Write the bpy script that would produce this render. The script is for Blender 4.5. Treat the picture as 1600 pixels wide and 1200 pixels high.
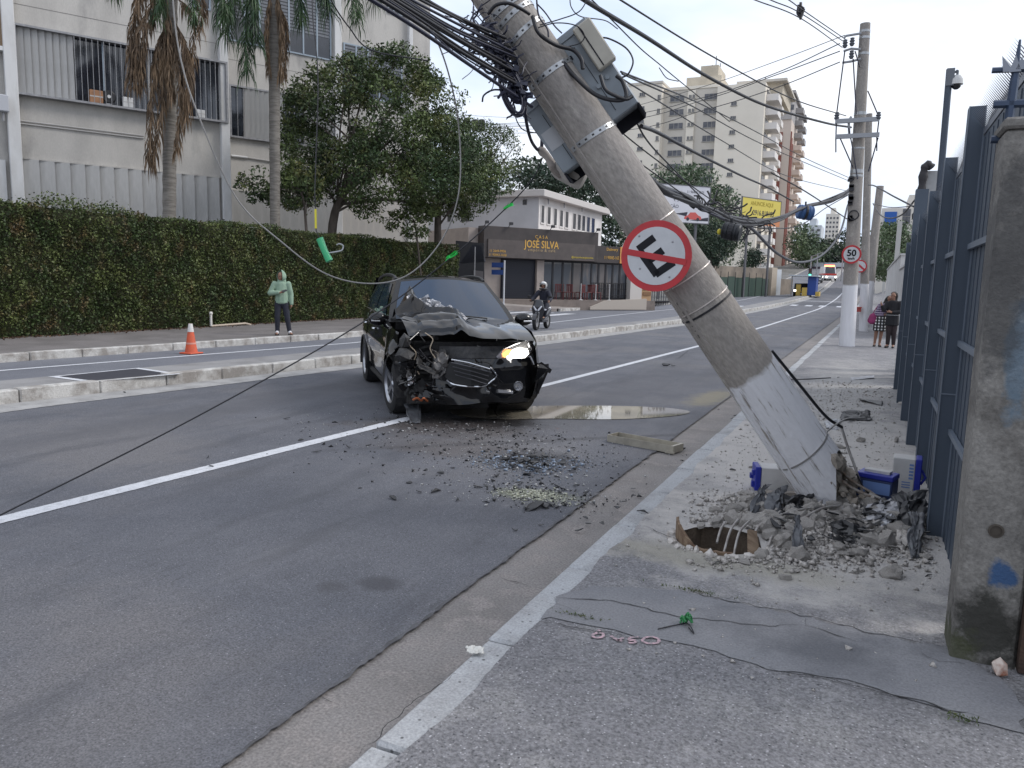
import bpy, bmesh, math, random
import numpy as np
from mathutils import Matrix, Vector, Quaternion, noise as mnoise
random.seed(7); rng = np.random.default_rng(7)
for o in list(bpy.data.objects): bpy.data.objects.remove(o)
SC = bpy.context.scene; COL = SC.collection
V = Vector
# ------------------------------------------------------------------ camera
FOC, ROLL, EYE = 1200.0, 0.025, 1.7          # pixels of the 1600 px wide photograph
_v = V((560, -149, FOC)).normalized()        # street direction in camera axes (x right, y down, z ahead)
_n = V((560, -149, FOC)).cross(V((1, ROLL, 0))).normalized()
if _n.y > 0: _n = -_n
_x = _v.cross(_n)
if _x.x < 0: _x = -_x
RW = Matrix((_x, _v, _n))                    # camera axes -> world (X right, Y along the street, Z up)
C0 = V((0, 0, EYE))
def ray(px, py): return RW @ V((px - 800, py - 600, FOC))
def G(px, py, z=0.0):
    d = ray(px, py); return C0 + d * ((z - EYE) / d.z)
def D(px, py, dep): return C0 + RW @ V(((px - 800) / FOC * dep, (py - 600) / FOC * dep, dep))
def PX(px, py, X):
    d = ray(px, py); return C0 + d * (X / d.x)
def PY(px, py, Y):
    d = ray(px, py); return C0 + d * (Y / d.y)
def PL(px, py, O, n):
    d = ray(px, py); return C0 + d * ((O - C0).dot(n) / d.dot(n))
cd = bpy.data.cameras.new('camera'); cam = bpy.data.objects.new('camera', cd); COL.objects.link(cam)
r_, u_, f_ = RW @ V((1, 0, 0)), RW @ V((0, -1, 0)), RW @ V((0, 0, 1))
m = Matrix((r_, u_, -f_)).transposed().to_4x4(); m.translation = C0
cam.matrix_world = m
cd.sensor_width = 36; cd.lens = 27.0; cd.clip_start = 0.05; cd.clip_end = 3000
SC.camera = cam
SC.render.resolution_x, SC.render.resolution_y = 1024, 768
SC.view_settings.view_transform = 'Standard'; SC.view_settings.look = 'None'
SC.view_settings.exposure = 0.54; SC.view_settings.gamma = 1.0
# ------------------------------------------------------------------ sky and sun
W = bpy.data.worlds.new('World'); SC.world = W; W.use_nodes = True
nt = W.node_tree; nt.nodes.clear()
def NN(t, **k):
    n = nt.nodes.new(t)
    for a, b in k.items(): setattr(n, a, b)
    return n
SUN_EL, SUN_AZ = math.radians(42), math.radians(62)     # azimuth from +Y towards +X
sky = NN('ShaderNodeTexSky', sky_type='NISHITA', sun_disc=False)
sky.sun_elevation = SUN_EL; sky.sun_rotation = SUN_AZ; sky.air_density = 1.2; sky.dust_density = 2.0
bg1 = NN('ShaderNodeBackground'); bg1.inputs[1].default_value = 0.13
tc = NN('ShaderNodeTexCoord'); mp = NN('ShaderNodeMapping'); mp.inputs['Scale'].default_value = (1.0, 1.0, 3.2)
nz = NN('ShaderNodeTexNoise'); nz.inputs['Scale'].default_value = 2.1; nz.inputs['Detail'].default_value = 5; nz.inputs['Roughness'].default_value = 0.5
cr = NN('ShaderNodeValToRGB'); cr.color_ramp.elements[0].position = 0.36; cr.color_ramp.elements[1].position = 0.60
cr.color_ramp.elements[0].color = (0.74, 0.74, 0.74, 1); cr.color_ramp.elements[1].color = (1, 1, 1, 1)
cc = NN('ShaderNodeMixRGB'); cc.inputs[1].default_value = (0.55, 0.64, 0.81, 1); cc.inputs[2].default_value = (0.84, 0.86, 0.91, 1)
bg2 = NN('ShaderNodeBackground'); bg2.inputs[1].default_value = 1.0
mx = NN('ShaderNodeMixShader'); mx.inputs[0].default_value = 0.9; wo = NN('ShaderNodeOutputWorld')
L = nt.links.new
L(sky.outputs[0], bg1.inputs[0]); L(tc.outputs['Generated'], mp.inputs[0]); L(mp.outputs[0], nz.inputs['Vector'])
cr2 = NN('ShaderNodeValToRGB'); cr2.color_ramp.elements[0].position = 0.38; cr2.color_ramp.elements[1].position = 0.58
L(nz.outputs['Fac'], cr2.inputs[0]); L(cr2.outputs[0], cc.inputs[0]); L(cc.outputs[0], bg2.inputs[0])
L(bg1.outputs[0], mx.inputs[1]); L(bg2.outputs[0], mx.inputs[2]); L(mx.outputs[0], wo.inputs[0])
sd = bpy.data.lights.new('sun', 'SUN'); sd.energy = 1.35; sd.angle = math.radians(18); sd.color = (1.0, 0.96, 0.91)
so = bpy.data.objects.new('sun', sd); COL.objects.link(so)
sv = V((math.cos(SUN_EL) * math.sin(SUN_AZ), math.cos(SUN_EL) * math.cos(SUN_AZ), math.sin(SUN_EL)))
so.rotation_euler = sv.to_track_quat('Z', 'Y').to_euler(); so.location = (20, 0, 30)
# ------------------------------------------------------------------ mesh helpers
class MB:
    def __init__(s): s.v = []; s.f = []; s.M = Matrix()
    def add(s, vs, fs):
        b = len(s.v); M = s.M
        s.v += [tuple(M @ V(p)) for p in vs]; s.f += [tuple(b + i for i in q) for q in fs]; return s
    def box(s, lo, hi, M=None):
        x0, y0, z0 = lo; x1, y1, z1 = hi
        vs = [V(p) for p in ((x0,y0,z0),(x1,y0,z0),(x1,y1,z0),(x0,y1,z0),(x0,y0,z1),(x1,y0,z1),(x1,y1,z1),(x0,y1,z1))]
        if M is not None: vs = [M @ p for p in vs]
        return s.add(vs, [(0,3,2,1),(4,5,6,7),(0,1,5,4),(1,2,6,5),(2,3,7,6),(3,0,4,7)])
    def cbox(s, c, d, M=None):
        c = V(c); d = V(d) / 2
        return s.box(c - d, c + d, M)
    def tube(s, pts, r, n=6, cap=True, closed=False):
        pts = [V(p) for p in pts]; N = len(pts)
        rs = r if isinstance(r, (list, tuple)) else [r] * N
        ref = None; vs = []
        for i, p in enumerate(pts):
            if closed: t = pts[(i + 1) % N] - pts[i - 1]
            else: t = pts[min(i + 1, N - 1)] - pts[max(i - 1, 0)]
            if t.length < 1e-9: t = V((0, 0, 1))
            t.normalize()
            if ref is None: ref = V((0, 0, 1)) if abs(t.z) < 0.9 else V((1, 0, 0))
            a = (ref - t * ref.dot(t)); a.normalize(); b = t.cross(a); ref = a
            for k in range(n):
                q = 2 * math.pi * k / n
                vs.append(p + (a * math.cos(q) + b * math.sin(q)) * rs[i])
        fs = []
        for i in range(N if closed else N - 1):
            j = (i + 1) % N
            for k in range(n): fs.append((i*n+k, i*n+(k+1)%n, j*n+(k+1)%n, j*n+k))
        if cap and not closed: fs += [tuple(range(n))[::-1], tuple((N-1)*n + k for k in range(n))]
        return s.add(vs, fs)
    def lathe(s, prof, n=16, M=None, a0=0.0, a1=2 * math.pi):
        full = abs(a1 - a0 - 2 * math.pi) < 1e-6; m_ = n if full else n + 1; vs = []
        for r, z in prof:
            for k in range(m_):
                q = a0 + (a1 - a0) * k / n; p = V((r * math.cos(q), r * math.sin(q), z)); vs.append(M @ p if M is not None else p)
        fs = []
        for i in range(len(prof) - 1):
            for k in range(n):
                k2 = (k + 1) % m_; fs.append((i*m_+k, i*m_+k2, (i+1)*m_+k2, (i+1)*m_+k))
        return s.add(vs, fs)
    def prism(s, poly, d, M=None):
        n = len(poly); vs = [V((x, y, 0)) for x, y in poly] + [V((x, y, d)) for x, y in poly]
        if M is not None: vs = [M @ p for p in vs]
        return s.add(vs, [tuple(range(n))[::-1], tuple(range(n, 2*n))] + [(i, (i+1)%n, n+(i+1)%n, n+i) for i in range(n)])
    def grid(s, fn, nu, nv):
        vs = [fn(i / nu, j / nv) for i in range(nu + 1) for j in range(nv + 1)]; w = nv + 1
        return s.add(vs, [(i*w+j, (i+1)*w+j, (i+1)*w+j+1, i*w+j+1) for i in range(nu) for j in range(nv)])
    def ball(s, c, r, nu=10, nv=7, M=None):
        c = V(c); r = V(r) if not isinstance(r, (int, float)) else V((r, r, r)); vs = []
        for i in range(nv + 1):
            t = math.pi * i / nv
            for k in range(nu):
                q = 2 * math.pi * k / nu; p = c + V((r.x*math.sin(t)*math.cos(q), r.y*math.sin(t)*math.sin(q), r.z*math.cos(t)))
                vs.append(M @ p if M is not None else p)
        return s.add(vs, [(i*nu+k, (i+1)*nu+k, (i+1)*nu+(k+1)%nu, i*nu+(k+1)%nu) for i in range(nv) for k in range(nu)])
    def rock(s, c, r, seed=0, sub=1, M=None):
        rr = random.Random(seed); bm = bmesh.new(); bmesh.ops.create_icosphere(bm, subdivisions=sub, radius=1.0)
        sx = [rr.uniform(0.6, 1.3) for _ in range(3)]
        vs = []
        for v_ in bm.verts:
            k = 1 + rr.uniform(-0.28, 0.28); p = V((v_.co.x*sx[0], v_.co.y*sx[1], v_.co.z*sx[2])) * (r * k) + V(c)
            vs.append(M @ p if M is not None else p)
        bm.verts.index_update(); fs = [tuple(q.index for q in f.verts) for f in bm.faces]; bm.free()
        return s.add(vs, fs)
    def mesh(s, name, smooth=None, bevel=0):
        me = bpy.data.meshes.new(name); me.from_pydata(s.v, [], s.f); me.validate(clean_customdata=False)
        bm = bmesh.new(); bm.from_mesh(me); bmesh.ops.recalc_face_normals(bm, faces=bm.faces)
        if bevel:
            es = [e for e in bm.edges if len(e.link_faces) == 2 and e.calc_face_angle(0) > 0.5]
            bmesh.ops.bevel(bm, geom=es, offset=bevel, segments=1, affect='EDGES', profile=0.5)
        bm.to_mesh(me); bm.free()
        if smooth is not None:
            me.shade_smooth(); me.set_sharp_from_angle(angle=math.radians(smooth))
        return me
def obj(name, mb, mat=None, parent=None, smooth=None, bevel=0):
    me = mb.mesh(name, smooth, bevel) if isinstance(mb, MB) else mb
    o = bpy.data.objects.new(name, me); COL.objects.link(o)
    if mat is not None and not me.materials: me.materials.append(mat)
    if parent is not None: o.parent = parent
    return o
def empty(name, loc=(0, 0, 0), rz=0.0):
    o = bpy.data.objects.new(name, None); COL.objects.link(o); o.empty_display_size = 0.2
    o.location = loc; o.rotation_euler = (0, 0, rz); return o
def tag(o, label, cat, group=None):
    o['label'] = label; o['category'] = cat
    if group: o['group'] = group
    return o
def struct(o): o['kind'] = 'structure'; return o
def stuff(o): o['kind'] = 'stuff'; return o
def dup(o, parent=None, loc=None, rot=None):
    c = o.copy(); COL.objects.link(c); c.parent = parent
    if loc is not None: c.location = loc
    if rot is not None: c.rotation_euler = rot
    return c
def copy_tree(root, loc=None, rz=None):
    r = dup(root)
    if loc is not None: r.location = loc
    if rz is not None: r.rotation_euler = (0, 0, rz)
    for ch in root.children:
        c = dup(ch, r)
        for g in ch.children: dup(g, c)
    return r
def bbox(lo, hi, bev=0): return MB().box(lo, hi)
def frame(O, u, n):      # local x along u, y along inward normal -n, z up
    u = V(u).normalized(); n = V(n).normalized()
    M = Matrix((u, -n, V((0, 0, 1)))).transposed().to_4x4(); M.translation = V(O); return M
def catmull(pts, k=8):
    P = [V(p) for p in pts]; P = [P[0]*2 - P[1]] + P + [P[-1]*2 - P[-2]]; out = []
    for i in range(1, len(P) - 2):
        a, b, c, d = P[i-1:i+3]
        for j in range(k):
            t = j / k
            out.append(0.5*((2*b) + (c-a)*t + (2*a-5*b+4*c-d)*t*t + (3*b-a-3*c+d)*t**3))
    out.append(P[-2]); return out
def mesh_np(name, verts, faces, nper=4):
    me = bpy.data.meshes.new(name); nv, nf = len(verts), len(faces)
    me.vertices.add(nv); me.vertices.foreach_set('co', np.asarray(verts, np.float32).ravel())
    me.loops.add(nf * nper); me.loops.foreach_set('vertex_index', np.asarray(faces, np.int32).ravel())
    me.polygons.add(nf); me.polygons.foreach_set('loop_start', np.arange(nf, dtype=np.int32) * nper)
    me.update(calc_edges=True); me.validate(); return me
# ------------------------------------------------------------------ materials
def mat(name, col, rough=0.75, metal=0.0, col2=None, scale=6.0, lo=0.4, hi=0.65, bump=0.0, bscale=60.0, fine=0.0, fscale=150.0,
        spec=0.5, coat=0.0, col3=None, scale3=1.2, lo3=0.5, hi3=0.62, stretch=None, trans=0.0, emit=None, estr=0.0, alpha=1.0, world=False, rvar=0.0):
    m = bpy.data.materials.new(name); m.use_nodes = True; t = m.node_tree; b = t.nodes['Principled BSDF']; k = t.links.new
    b.inputs['Roughness'].default_value = rough; b.inputs['Metallic'].default_value = metal
    b.inputs['Specular IOR Level'].default_value = spec; b.inputs['Coat Weight'].default_value = coat
    if coat: b.inputs['Coat Roughness'].default_value = 0.06
    b.inputs['Transmission Weight'].default_value = trans; b.inputs['Alpha'].default_value = alpha
    if emit: b.inputs['Emission Color'].default_value = (*emit, 1); b.inputs['Emission Strength'].default_value = estr
    b.inputs['Base Color'].default_value = (*col, 1)
    tcn = t.nodes.new('ShaderNodeTexCoord'); src = tcn.outputs['Object']
    if world: src = t.nodes.new('ShaderNodeNewGeometry').outputs['Position']
    if stretch:
        mpn = t.nodes.new('ShaderNodeMapping'); mpn.inputs['Scale'].default_value = stretch; k(src, mpn.inputs[0]); src = mpn.outputs[0]
    cur = None
    def noise(sc, det=5, rgh=0.6):
        n = t.nodes.new('ShaderNodeTexNoise'); n.inputs['Scale'].default_value = sc; n.inputs['Detail'].default_value = det; n.inputs['Roughness'].default_value = rgh
        k(src, n.inputs['Vector']); return n.outputs['Fac']
    def mixc(fac, a, bcol, l, h):
        r = t.nodes.new('ShaderNodeMapRange'); r.inputs[1].default_value = l; r.inputs[2].default_value = h; k(fac, r.inputs[0])
        x = t.nodes.new('ShaderNodeMixRGB'); k(r.outputs[0], x.inputs[0])
        if isinstance(a, tuple): x.inputs[1].default_value = (*a, 1)
        else: k(a, x.inputs[1])
        x.inputs[2].default_value = (*bcol, 1); return x.outputs[0]
    cur = col
    if col2: cur = mixc(noise(scale), cur, col2, lo, hi)
    if col3: cur = mixc(noise(scale3), cur, col3, lo3, hi3)
    if fine:
        fn = noise(fscale, 2); r = t.nodes.new('ShaderNodeMapRange'); r.inputs[1].default_value = 0.3; r.inputs[2].default_value = 0.7
        r.inputs[3].default_value = 1 - fine; r.inputs[4].default_value = 1 + fine; k(fn, r.inputs[0])
        x = t.nodes.new('ShaderNodeMixRGB'); x.blend_type = 'MULTIPLY'; x.inputs[0].default_value = 1
        if isinstance(cur, tuple): x.inputs[1].default_value = (*cur, 1)
        else: k(cur, x.inputs[1])
        k(r.outputs[0], x.inputs[2]); cur = x.outputs[0]
    if not isinstance(cur, tuple): k(cur, b.inputs['Base Color'])
    if rvar:
        r = t.nodes.new('ShaderNodeMapRange'); r.inputs[1].default_value = 0.3; r.inputs[2].default_value = 0.7
        r.inputs[3].default_value = max(0, rough - rvar); r.inputs[4].default_value = min(1, rough + rvar); k(noise(scale * 1.7), r.inputs[0]); k(r.outputs[0], b.inputs['Roughness'])
    if bump:
        bn = t.nodes.new('ShaderNodeBump'); bn.inputs['Strength'].default_value = bump; bn.inputs['Distance'].default_value = 0.02
        k(noise(bscale, 4), bn.inputs['Height']); k(bn.outputs[0], b.inputs['Normal'])
    return m
# ------------------------------------------------------------------ ground materials
def add_spots(m, spots):
    # spots: (centre xy, radius x, radius y, angle, colour, strength, edge noise scale) - stains with a shape of their own, in world metres
    t = m.node_tree; b = t.nodes['Principled BSDF']; k = t.links.new
    pos = t.nodes.new('ShaderNodeNewGeometry').outputs['Position']
    nz_ = t.nodes.new('ShaderNodeTexNoise'); nz_.inputs['Scale'].default_value = 3.2; nz_.inputs['Detail'].default_value = 8; nz_.inputs['Roughness'].default_value = 0.7; k(pos, nz_.inputs['Vector'])
    for (cx, cy), rx, ry, ang, col, st, rough in spots:
        mpn = t.nodes.new('ShaderNodeMapping'); mpn.vector_type = 'TEXTURE'
        mpn.inputs['Location'].default_value = (cx, cy, 0); mpn.inputs['Rotation'].default_value = (0, 0, ang); mpn.inputs['Scale'].default_value = (rx, ry, 1000)
        k(pos, mpn.inputs[0])
        ln = t.nodes.new('ShaderNodeVectorMath'); ln.operation = 'LENGTH'; k(mpn.outputs[0], ln.inputs[0])
        ad = t.nodes.new('ShaderNodeMath'); ad.operation = 'MULTIPLY_ADD'; k(nz_.outputs['Fac'], ad.inputs[0]); ad.inputs[1].default_value = 1.6; k(ln.outputs['Value'], ad.inputs[2])
        r = t.nodes.new('ShaderNodeMapRange'); r.inputs[1].default_value = 1.9; r.inputs[2].default_value = 1.25; r.inputs[3].default_value = 0; r.inputs[4].default_value = st; k(ad.outputs[0], r.inputs[0])
        x = t.nodes.new('ShaderNodeMixRGB'); k(r.outputs[0], x.inputs[0]); x.inputs[2].default_value = (*col, 1)
        src = b.inputs['Base Color'].links[0].from_socket; k(src, x.inputs[1]); k(x.outputs[0], b.inputs['Base Color'])
        if rough is not None:
            rr = t.nodes.new('ShaderNodeMixRGB'); k(r.outputs[0], rr.inputs[0]); rr.inputs[2].default_value = (rough,) * 3 + (1,)
            if b.inputs['Roughness'].links: k(b.inputs['Roughness'].links[0].from_socket, rr.inputs[1])
            else: rr.inputs[1].default_value = (b.inputs['Roughness'].default_value,) * 3 + (1,)
            k(rr.outputs[0], b.inputs['Roughness'])
    return m
def add_chips(m, scale, col, th=0.08, amt=1.0, world=True, dmin=0.0):
    # light or dark stone chips showing in the surface
    t = m.node_tree; b = t.nodes['Principled BSDF']; k = t.links.new
    pos = t.nodes.new('ShaderNodeNewGeometry').outputs['Position']
    vo = t.nodes.new('ShaderNodeTexVoronoi'); vo.inputs['Scale'].default_value = scale; k(pos, vo.inputs['Vector'])
    a = t.nodes.new('ShaderNodeMapRange'); a.inputs[1].default_value = th + .10; a.inputs[2].default_value = th; k(vo.outputs['Distance'], a.inputs[0])
    sp = t.nodes.new('ShaderNodeSeparateColor'); k(vo.outputs['Color'], sp.inputs[0])
    c = t.nodes.new('ShaderNodeMapRange'); c.inputs[1].default_value = 0.35; c.inputs[2].default_value = 0.95; c.inputs[4].default_value = amt; k(sp.outputs[0], c.inputs[0])
    mu = t.nodes.new('ShaderNodeMath'); mu.operation = 'MULTIPLY'; k(a.outputs[0], mu.inputs[0]); k(c.outputs[0], mu.inputs[1])
    x = t.nodes.new('ShaderNodeMixRGB'); k(mu.outputs[0], x.inputs[0]); x.inputs[2].default_value = (*col, 1)
    k(b.inputs['Base Color'].links[0].from_socket, x.inputs[1]); k(x.outputs[0], b.inputs['Base Color'])
    return m
ASPH = mat('asphalt', (0.092, 0.096, 0.112), 0.82, col2=(0.120, 0.123, 0.140), scale=0.9, lo=.38, hi=.62, bump=0.55, bscale=140, fine=0.42, fscale=110, world=True, col3=(0.135, 0.132, 0.140), scale3=0.35, rvar=.08)
add_chips(ASPH, 46, (0.36, 0.36, 0.39), .10, .85); add_chips(ASPH, 60, (0.02, 0.021, 0.026), .10, .8)
def add_streaks(m, sc, col, lo, hi, st):      # worn wheel paths and drips drawn out along the lane
    t = m.node_tree; b = t.nodes['Principled BSDF']; k = t.links.new; mp_ = t.nodes.new('ShaderNodeMapping'); mp_.inputs['Scale'].default_value = sc; k(t.nodes.new('ShaderNodeNewGeometry').outputs['Position'], mp_.inputs[0])
    n = t.nodes.new('ShaderNodeTexNoise'); n.inputs['Scale'].default_value = 1; n.inputs['Detail'].default_value = 7; n.inputs['Roughness'].default_value = .65; k(mp_.outputs[0], n.inputs['Vector'])
    r = t.nodes.new('ShaderNodeMapRange'); r.inputs[1].default_value = lo; r.inputs[2].default_value = hi; r.inputs[4].default_value = st; k(n.outputs['Fac'], r.inputs[0])
    x = t.nodes.new('ShaderNodeMixRGB'); k(r.outputs[0], x.inputs[0]); x.inputs[2].default_value = (*col, 1); k(b.inputs['Base Color'].links[0].from_socket, x.inputs[1]); k(x.outputs[0], b.inputs['Base Color'])
add_streaks(ASPH, (2.2, .35, 1), (.055, .057, .067), .52, .72, .6); add_streaks(ASPH, (9, 2.2, 1), (.05, .052, .06), .60, .72, .55); add_streaks(ASPH, (1.1, .2, 1), (.17, .17, .18), .55, .75, .45)
oil = G(742, 662)
add_spots(ASPH, [((oil.x, oil.y), 1.35, .6, .5, (0.014, 0.012, 0.012), .95, .3), ((oil.x - .15, oil.y - .55), 1.2, .55, .2, (0.07, 0.06, 0.058), .75, None),
                 ((G(825, 720).x, G(825, 720).y), .6, .5, .1, (0.035, 0.035, 0.04), .85, None), ((G(835, 775).x, G(835, 775).y), .42, .16, .2, (0.20, 0.21, 0.14), .65, None),
                 ((G(700, 700).x, G(700, 700).y), .9, .5, .2, (0.10, 0.088, 0.085), .6, None),
                 ((G(590, 915).x, G(590, 915).y), .14, .12, .2, (0.05, 0.05, 0.058), .7, None), ((G(520, 920).x, G(520, 920).y), .12, .10, .2, (0.055, 0.055, 0.062), .6, None),
                 ((G(860, 690).x, G(860, 690).y), 2.6, .10, .75, (0.05, 0.048, 0.052), .6, None), ((-3.4, 13), .55, 7, .05, (0.085, 0.086, 0.098), .6, None), ((-2.6, 20), .4, 12, 0, (0.09, 0.09, 0.10), .5, None),
                 ((G(1112, 622).x, G(1112, 622).y), .32, 1.1, -.1, (0.23, 0.205, 0.14), .7, None), ((-7.2, 9), .5, 9, -.03, (0.088, 0.089, 0.10), .6, None)])
ASPH2 = mat('side_asphalt', (0.125, 0.13, 0.15), 0.85, col2=(0.155, 0.16, 0.18), scale=0.6, bump=0.4, bscale=120, fine=0.3, fscale=90, world=True)
CONC = mat('gutter_concrete', (0.215, 0.201, 0.194), 0.9, col2=(0.168, 0.156, 0.150), scale=2.5, bump=0.5, bscale=60, fine=0.3, fscale=80, col3=(0.235, 0.215, 0.205), scale3=5, world=True)
add_chips(CONC, 70, (0.36, 0.34, 0.32), .06, .5)
WALK = mat('sidewalk_concrete', (0.212, 0.208, 0.216), 0.9, col2=(0.178, 0.175, 0.184), scale=1.3, bump=0.8, bscale=75, fine=0.4, fscale=75, world=True, col3=(0.24, 0.235, 0.238), scale3=3.5)
add_chips(WALK, 58, (0.48, 0.47, 0.49), .16, 1.0); add_chips(WALK, 47, (0.045, 0.045, 0.052), .16, .9)
pb = V((-.17, 5.92, .12))
add_spots(WALK, [((-.4, 7.6), 1.6, 3.6, 0, (0.56, 0.53, 0.50), .85, None), ((-.2, 4.9), 1.2, 1.2, 0, (0.52, 0.495, 0.47), .75, None), ((-.2, 13), .9, 6, 0, (0.42, 0.405, 0.39), .7, None),
                 ((-.75, 4.35), .8, .22, 0, (0.30, 0.28, 0.22), .6, None), ((.36, 3.35), .45, .25, 0, (0.075, 0.074, 0.076), .7, None), ((.1, 2.2), .7, .25, .1, (0.11, 0.108, 0.115), .6, None)])
PATCH = mat('smooth_patch', (0.172, 0.173, 0.184), 0.8, col2=(0.205, 0.205, 0.214), scale=2.2, bump=0.35, bscale=40, fine=0.18, fscale=90, world=True, col3=(0.115, 0.117, 0.127), scale3=1.4)
KERBM = mat('kerb_concrete', (0.38, 0.388, 0.40), 0.85, col2=(0.27, 0.27, 0.273), scale=4, lo=.45, hi=.7, bump=0.4, bscale=60, fine=0.2, fscale=90, world=True)
add_chips(KERBM, 26, (0.06, 0.06, 0.06), .12, .9)
KERBW = mat('limed_kerb', (0.50, 0.49, 0.47), 0.9, col2=(0.27, 0.25, 0.23), scale=3.5, lo=.42, hi=.62, bump=0.4, bscale=40, fine=0.15, fscale=60, world=True)
PAINT = mat('road_paint', (0.56, 0.57, 0.60), 0.75, col2=(0.40, 0.41, 0.43), scale=14, lo=.48, hi=.75, bump=0.3, bscale=90, fine=0.15, fscale=100, world=True)
CRACK = mat('crack_dark', (0.035, 0.034, 0.034), 0.95, fine=.2)
BLACKP = mat('black_road_paint', (0.030, 0.030, 0.040), 0.6, fine=.2, world=True)
DIRT = mat('soil', (0.12, 0.09, 0.065), 0.95, col2=(0.07, 0.052, 0.04), scale=5, bump=.6, bscale=40, world=True)
LAND = mat('verge', (0.16, 0.155, 0.15), 0.95, col2=(0.10, 0.10, 0.09), scale=.3, world=True)
def zr(y): return 0.0 if y < 55 else (0.00032 * (y - 55) ** 2 if y < 150 else 2.888 + 0.0608 * (y - 150))
def interp(tab):
    ys = [a for a, b in tab]; xs = [b for a, b in tab]
    return lambda y: float(np.interp(y, ys, xs))
MEDR = interp([(-12, -9.75), (0, -9.75), (6, -9.62), (12, -8.95), (19.5, -8.2), (33, -7.25), (70, -7.0), (95, -6.3), (300, -6.5)])
MEDL = interp([(-12, -11.0), (6, -10.65), (13, -9.9), (20, -9.1), (33, -8.2), (70, -8.6), (95, -7.6), (300, -7.6)])
LKERB = interp([(-12, -14.6), (8.5, -14.0), (17, -12.95), (30, -13.2), (32, -14.2), (34, -22), (38.5, -22), (40, -15.6), (65, -14.6), (95, -14.2), (300, -14)])
RK = interp([(-12, -1.5), (2, -1.43), (10, -1.37), (35, -1.15), (60, -.95), (120, -.7), (300, -.8)])
YN = sorted(set([round(v, 2) for v in np.concatenate([np.arange(-12, 60, 1.0), np.arange(60, 330, 5.0)])]))
def strip(name, fl, fr, dz, mt, ys=YN, jl=0, jr=0):
    mb = MB(); vs = []
    for y in ys:
        a, b = (mnoise.noise(V((y * 3.1, 1.7, q))) * .5 + mnoise.noise(V((y * 13, 4.7, q))) * .6 + mnoise.noise(V((y * 37, 2.2, q))) * .7 for q in (0, 7 * (jl != 0)))
        vs += [(fl(y) + b * jl, y, zr(y) + dz), (fr(y) + a * jr, y, zr(y) + dz)]
    mb.add(vs, [(2*i, 2*i+1, 2*i+3, 2*i+2) for i in range(len(ys) - 1)])
    return obj(name, mb, mt)
cst = lambda c: (lambda y: c)
YJ = sorted(set([round(v, 3) for v in np.concatenate([np.arange(-1, 16, .03), np.arange(16, 60, .5), np.arange(60, 330, 5.0)])]))
gm = MB()
ysg = list(np.arange(-40, 60, 20.0)) + list(np.arange(60, 900, 20.0))
gm.add([p for y in ysg for p in ((-400, y, zr(y) - .08), (400, y, zr(y) - .08))], [(2*i, 2*i+1, 2*i+3, 2*i+2) for i in range(len(ysg) - 1)])
struct(obj('ground', gm, LAND))
struct(strip('gutter', lambda y: RK(y) - .62, lambda y: RK(y) + .1, 0.0, CONC))
struct(strip('road', lambda y: MEDR(y) - .2, lambda y: RK(y) - .46, 0.012, ASPH, YJ, 0, .018))
struct(strip('median_gutter', lambda y: MEDR(y), lambda y: MEDR(y) + .55, 0.017, mat('median_gutter_concrete', (0.34, 0.335, 0.33), .9, col2=(.24, .235, .23), scale=3, fine=.2, bump=.3, world=True), YJ, 0, .02))
struct(strip('side_road', lambda y: LKERB(y) - .2, lambda y: MEDL(y) + .2, 0.004, ASPH2))
# near edge of the asphalt: dark broken lip
lip = strip('asphalt_lip', lambda y: RK(y) - .476, lambda y: RK(y) - .458, 0.0125, mat('asphalt_edge', (0.07, 0.07, 0.075), .9, col2=(.12,.12,.13), scale=9, bump=.6, bscale=50, world=True), YJ, .022, .022)
lip.location.z = .003; struct(lip)
# painted lane line (polyline through the points read from the photograph)
lane = [(1.0, -5.33), (3.15, -5.18), (7.8, -4.92), (11.3, -4.68), (21.8, -4.15), (33, -3.93), (65, -3.5), (95, -3.35), (130, -3.3), (300, -3.3)]
LN = interp(lane)
struct(strip('lane_line', lambda y: LN(y) - .078, lambda y: LN(y) + .078, 0.0165, PAINT, [y for y in YJ if .5 < y < 7.9] , .008, .008))
struct(strip('lane_line', lambda y: LN(y) - .07, lambda y: LN(y) + .07, 0.0165, PAINT, [y for y in YN if y >= 10], 0, 0))
LL = interp([(-12, -13.5), (7.9, -12.9), (15.9, -11.85), (29, -11.7), (40, -11.9), (70, -11.9), (120, -11.5)])
struct(strip('edge_line', lambda y: LL(y) - .06, lambda y: LL(y) + .06, 0.009, PAINT, [y for y in YN if y < 120]))
for i, x in enumerate((-6.2, -5.0, -3.9, -2.5)):
    mb = MB().add([(x, 70 + .0, zr(70) + .02), (x + .55, 70, zr(70) + .02), (x + .55, 73, zr(73) + .02), (x, 73, zr(73) + .02)], [(0, 1, 2, 3)]); struct(obj('crossing_mark', mb, PAINT))
for (x0, x1, y0, y1) in ((-6.6, -1.6, 84, 84.6), (-13.8, -13.0, 62, 65), (-12.4, -11.6, 62, 65), (-11, -10.2, 62, 65), (-9.6, -9.0, 62, 65), (-15.6, -15.0, 34.3, 37.9), (-16.8, -16.2, 34.3, 37.9), (-18, -17.4, 34.3, 37.9), (-14.4, -13.8, 34.3, 37.9)):
    mb = MB().add([(x0, y0, zr(y0) + .02), (x1, y0, zr(y0) + .02), (x1, y1, zr(y1) + .02), (x0, y1, zr(y1) + .02)], [(0, 1, 2, 3)]); struct(obj('road_marking', mb, PAINT))
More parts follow.
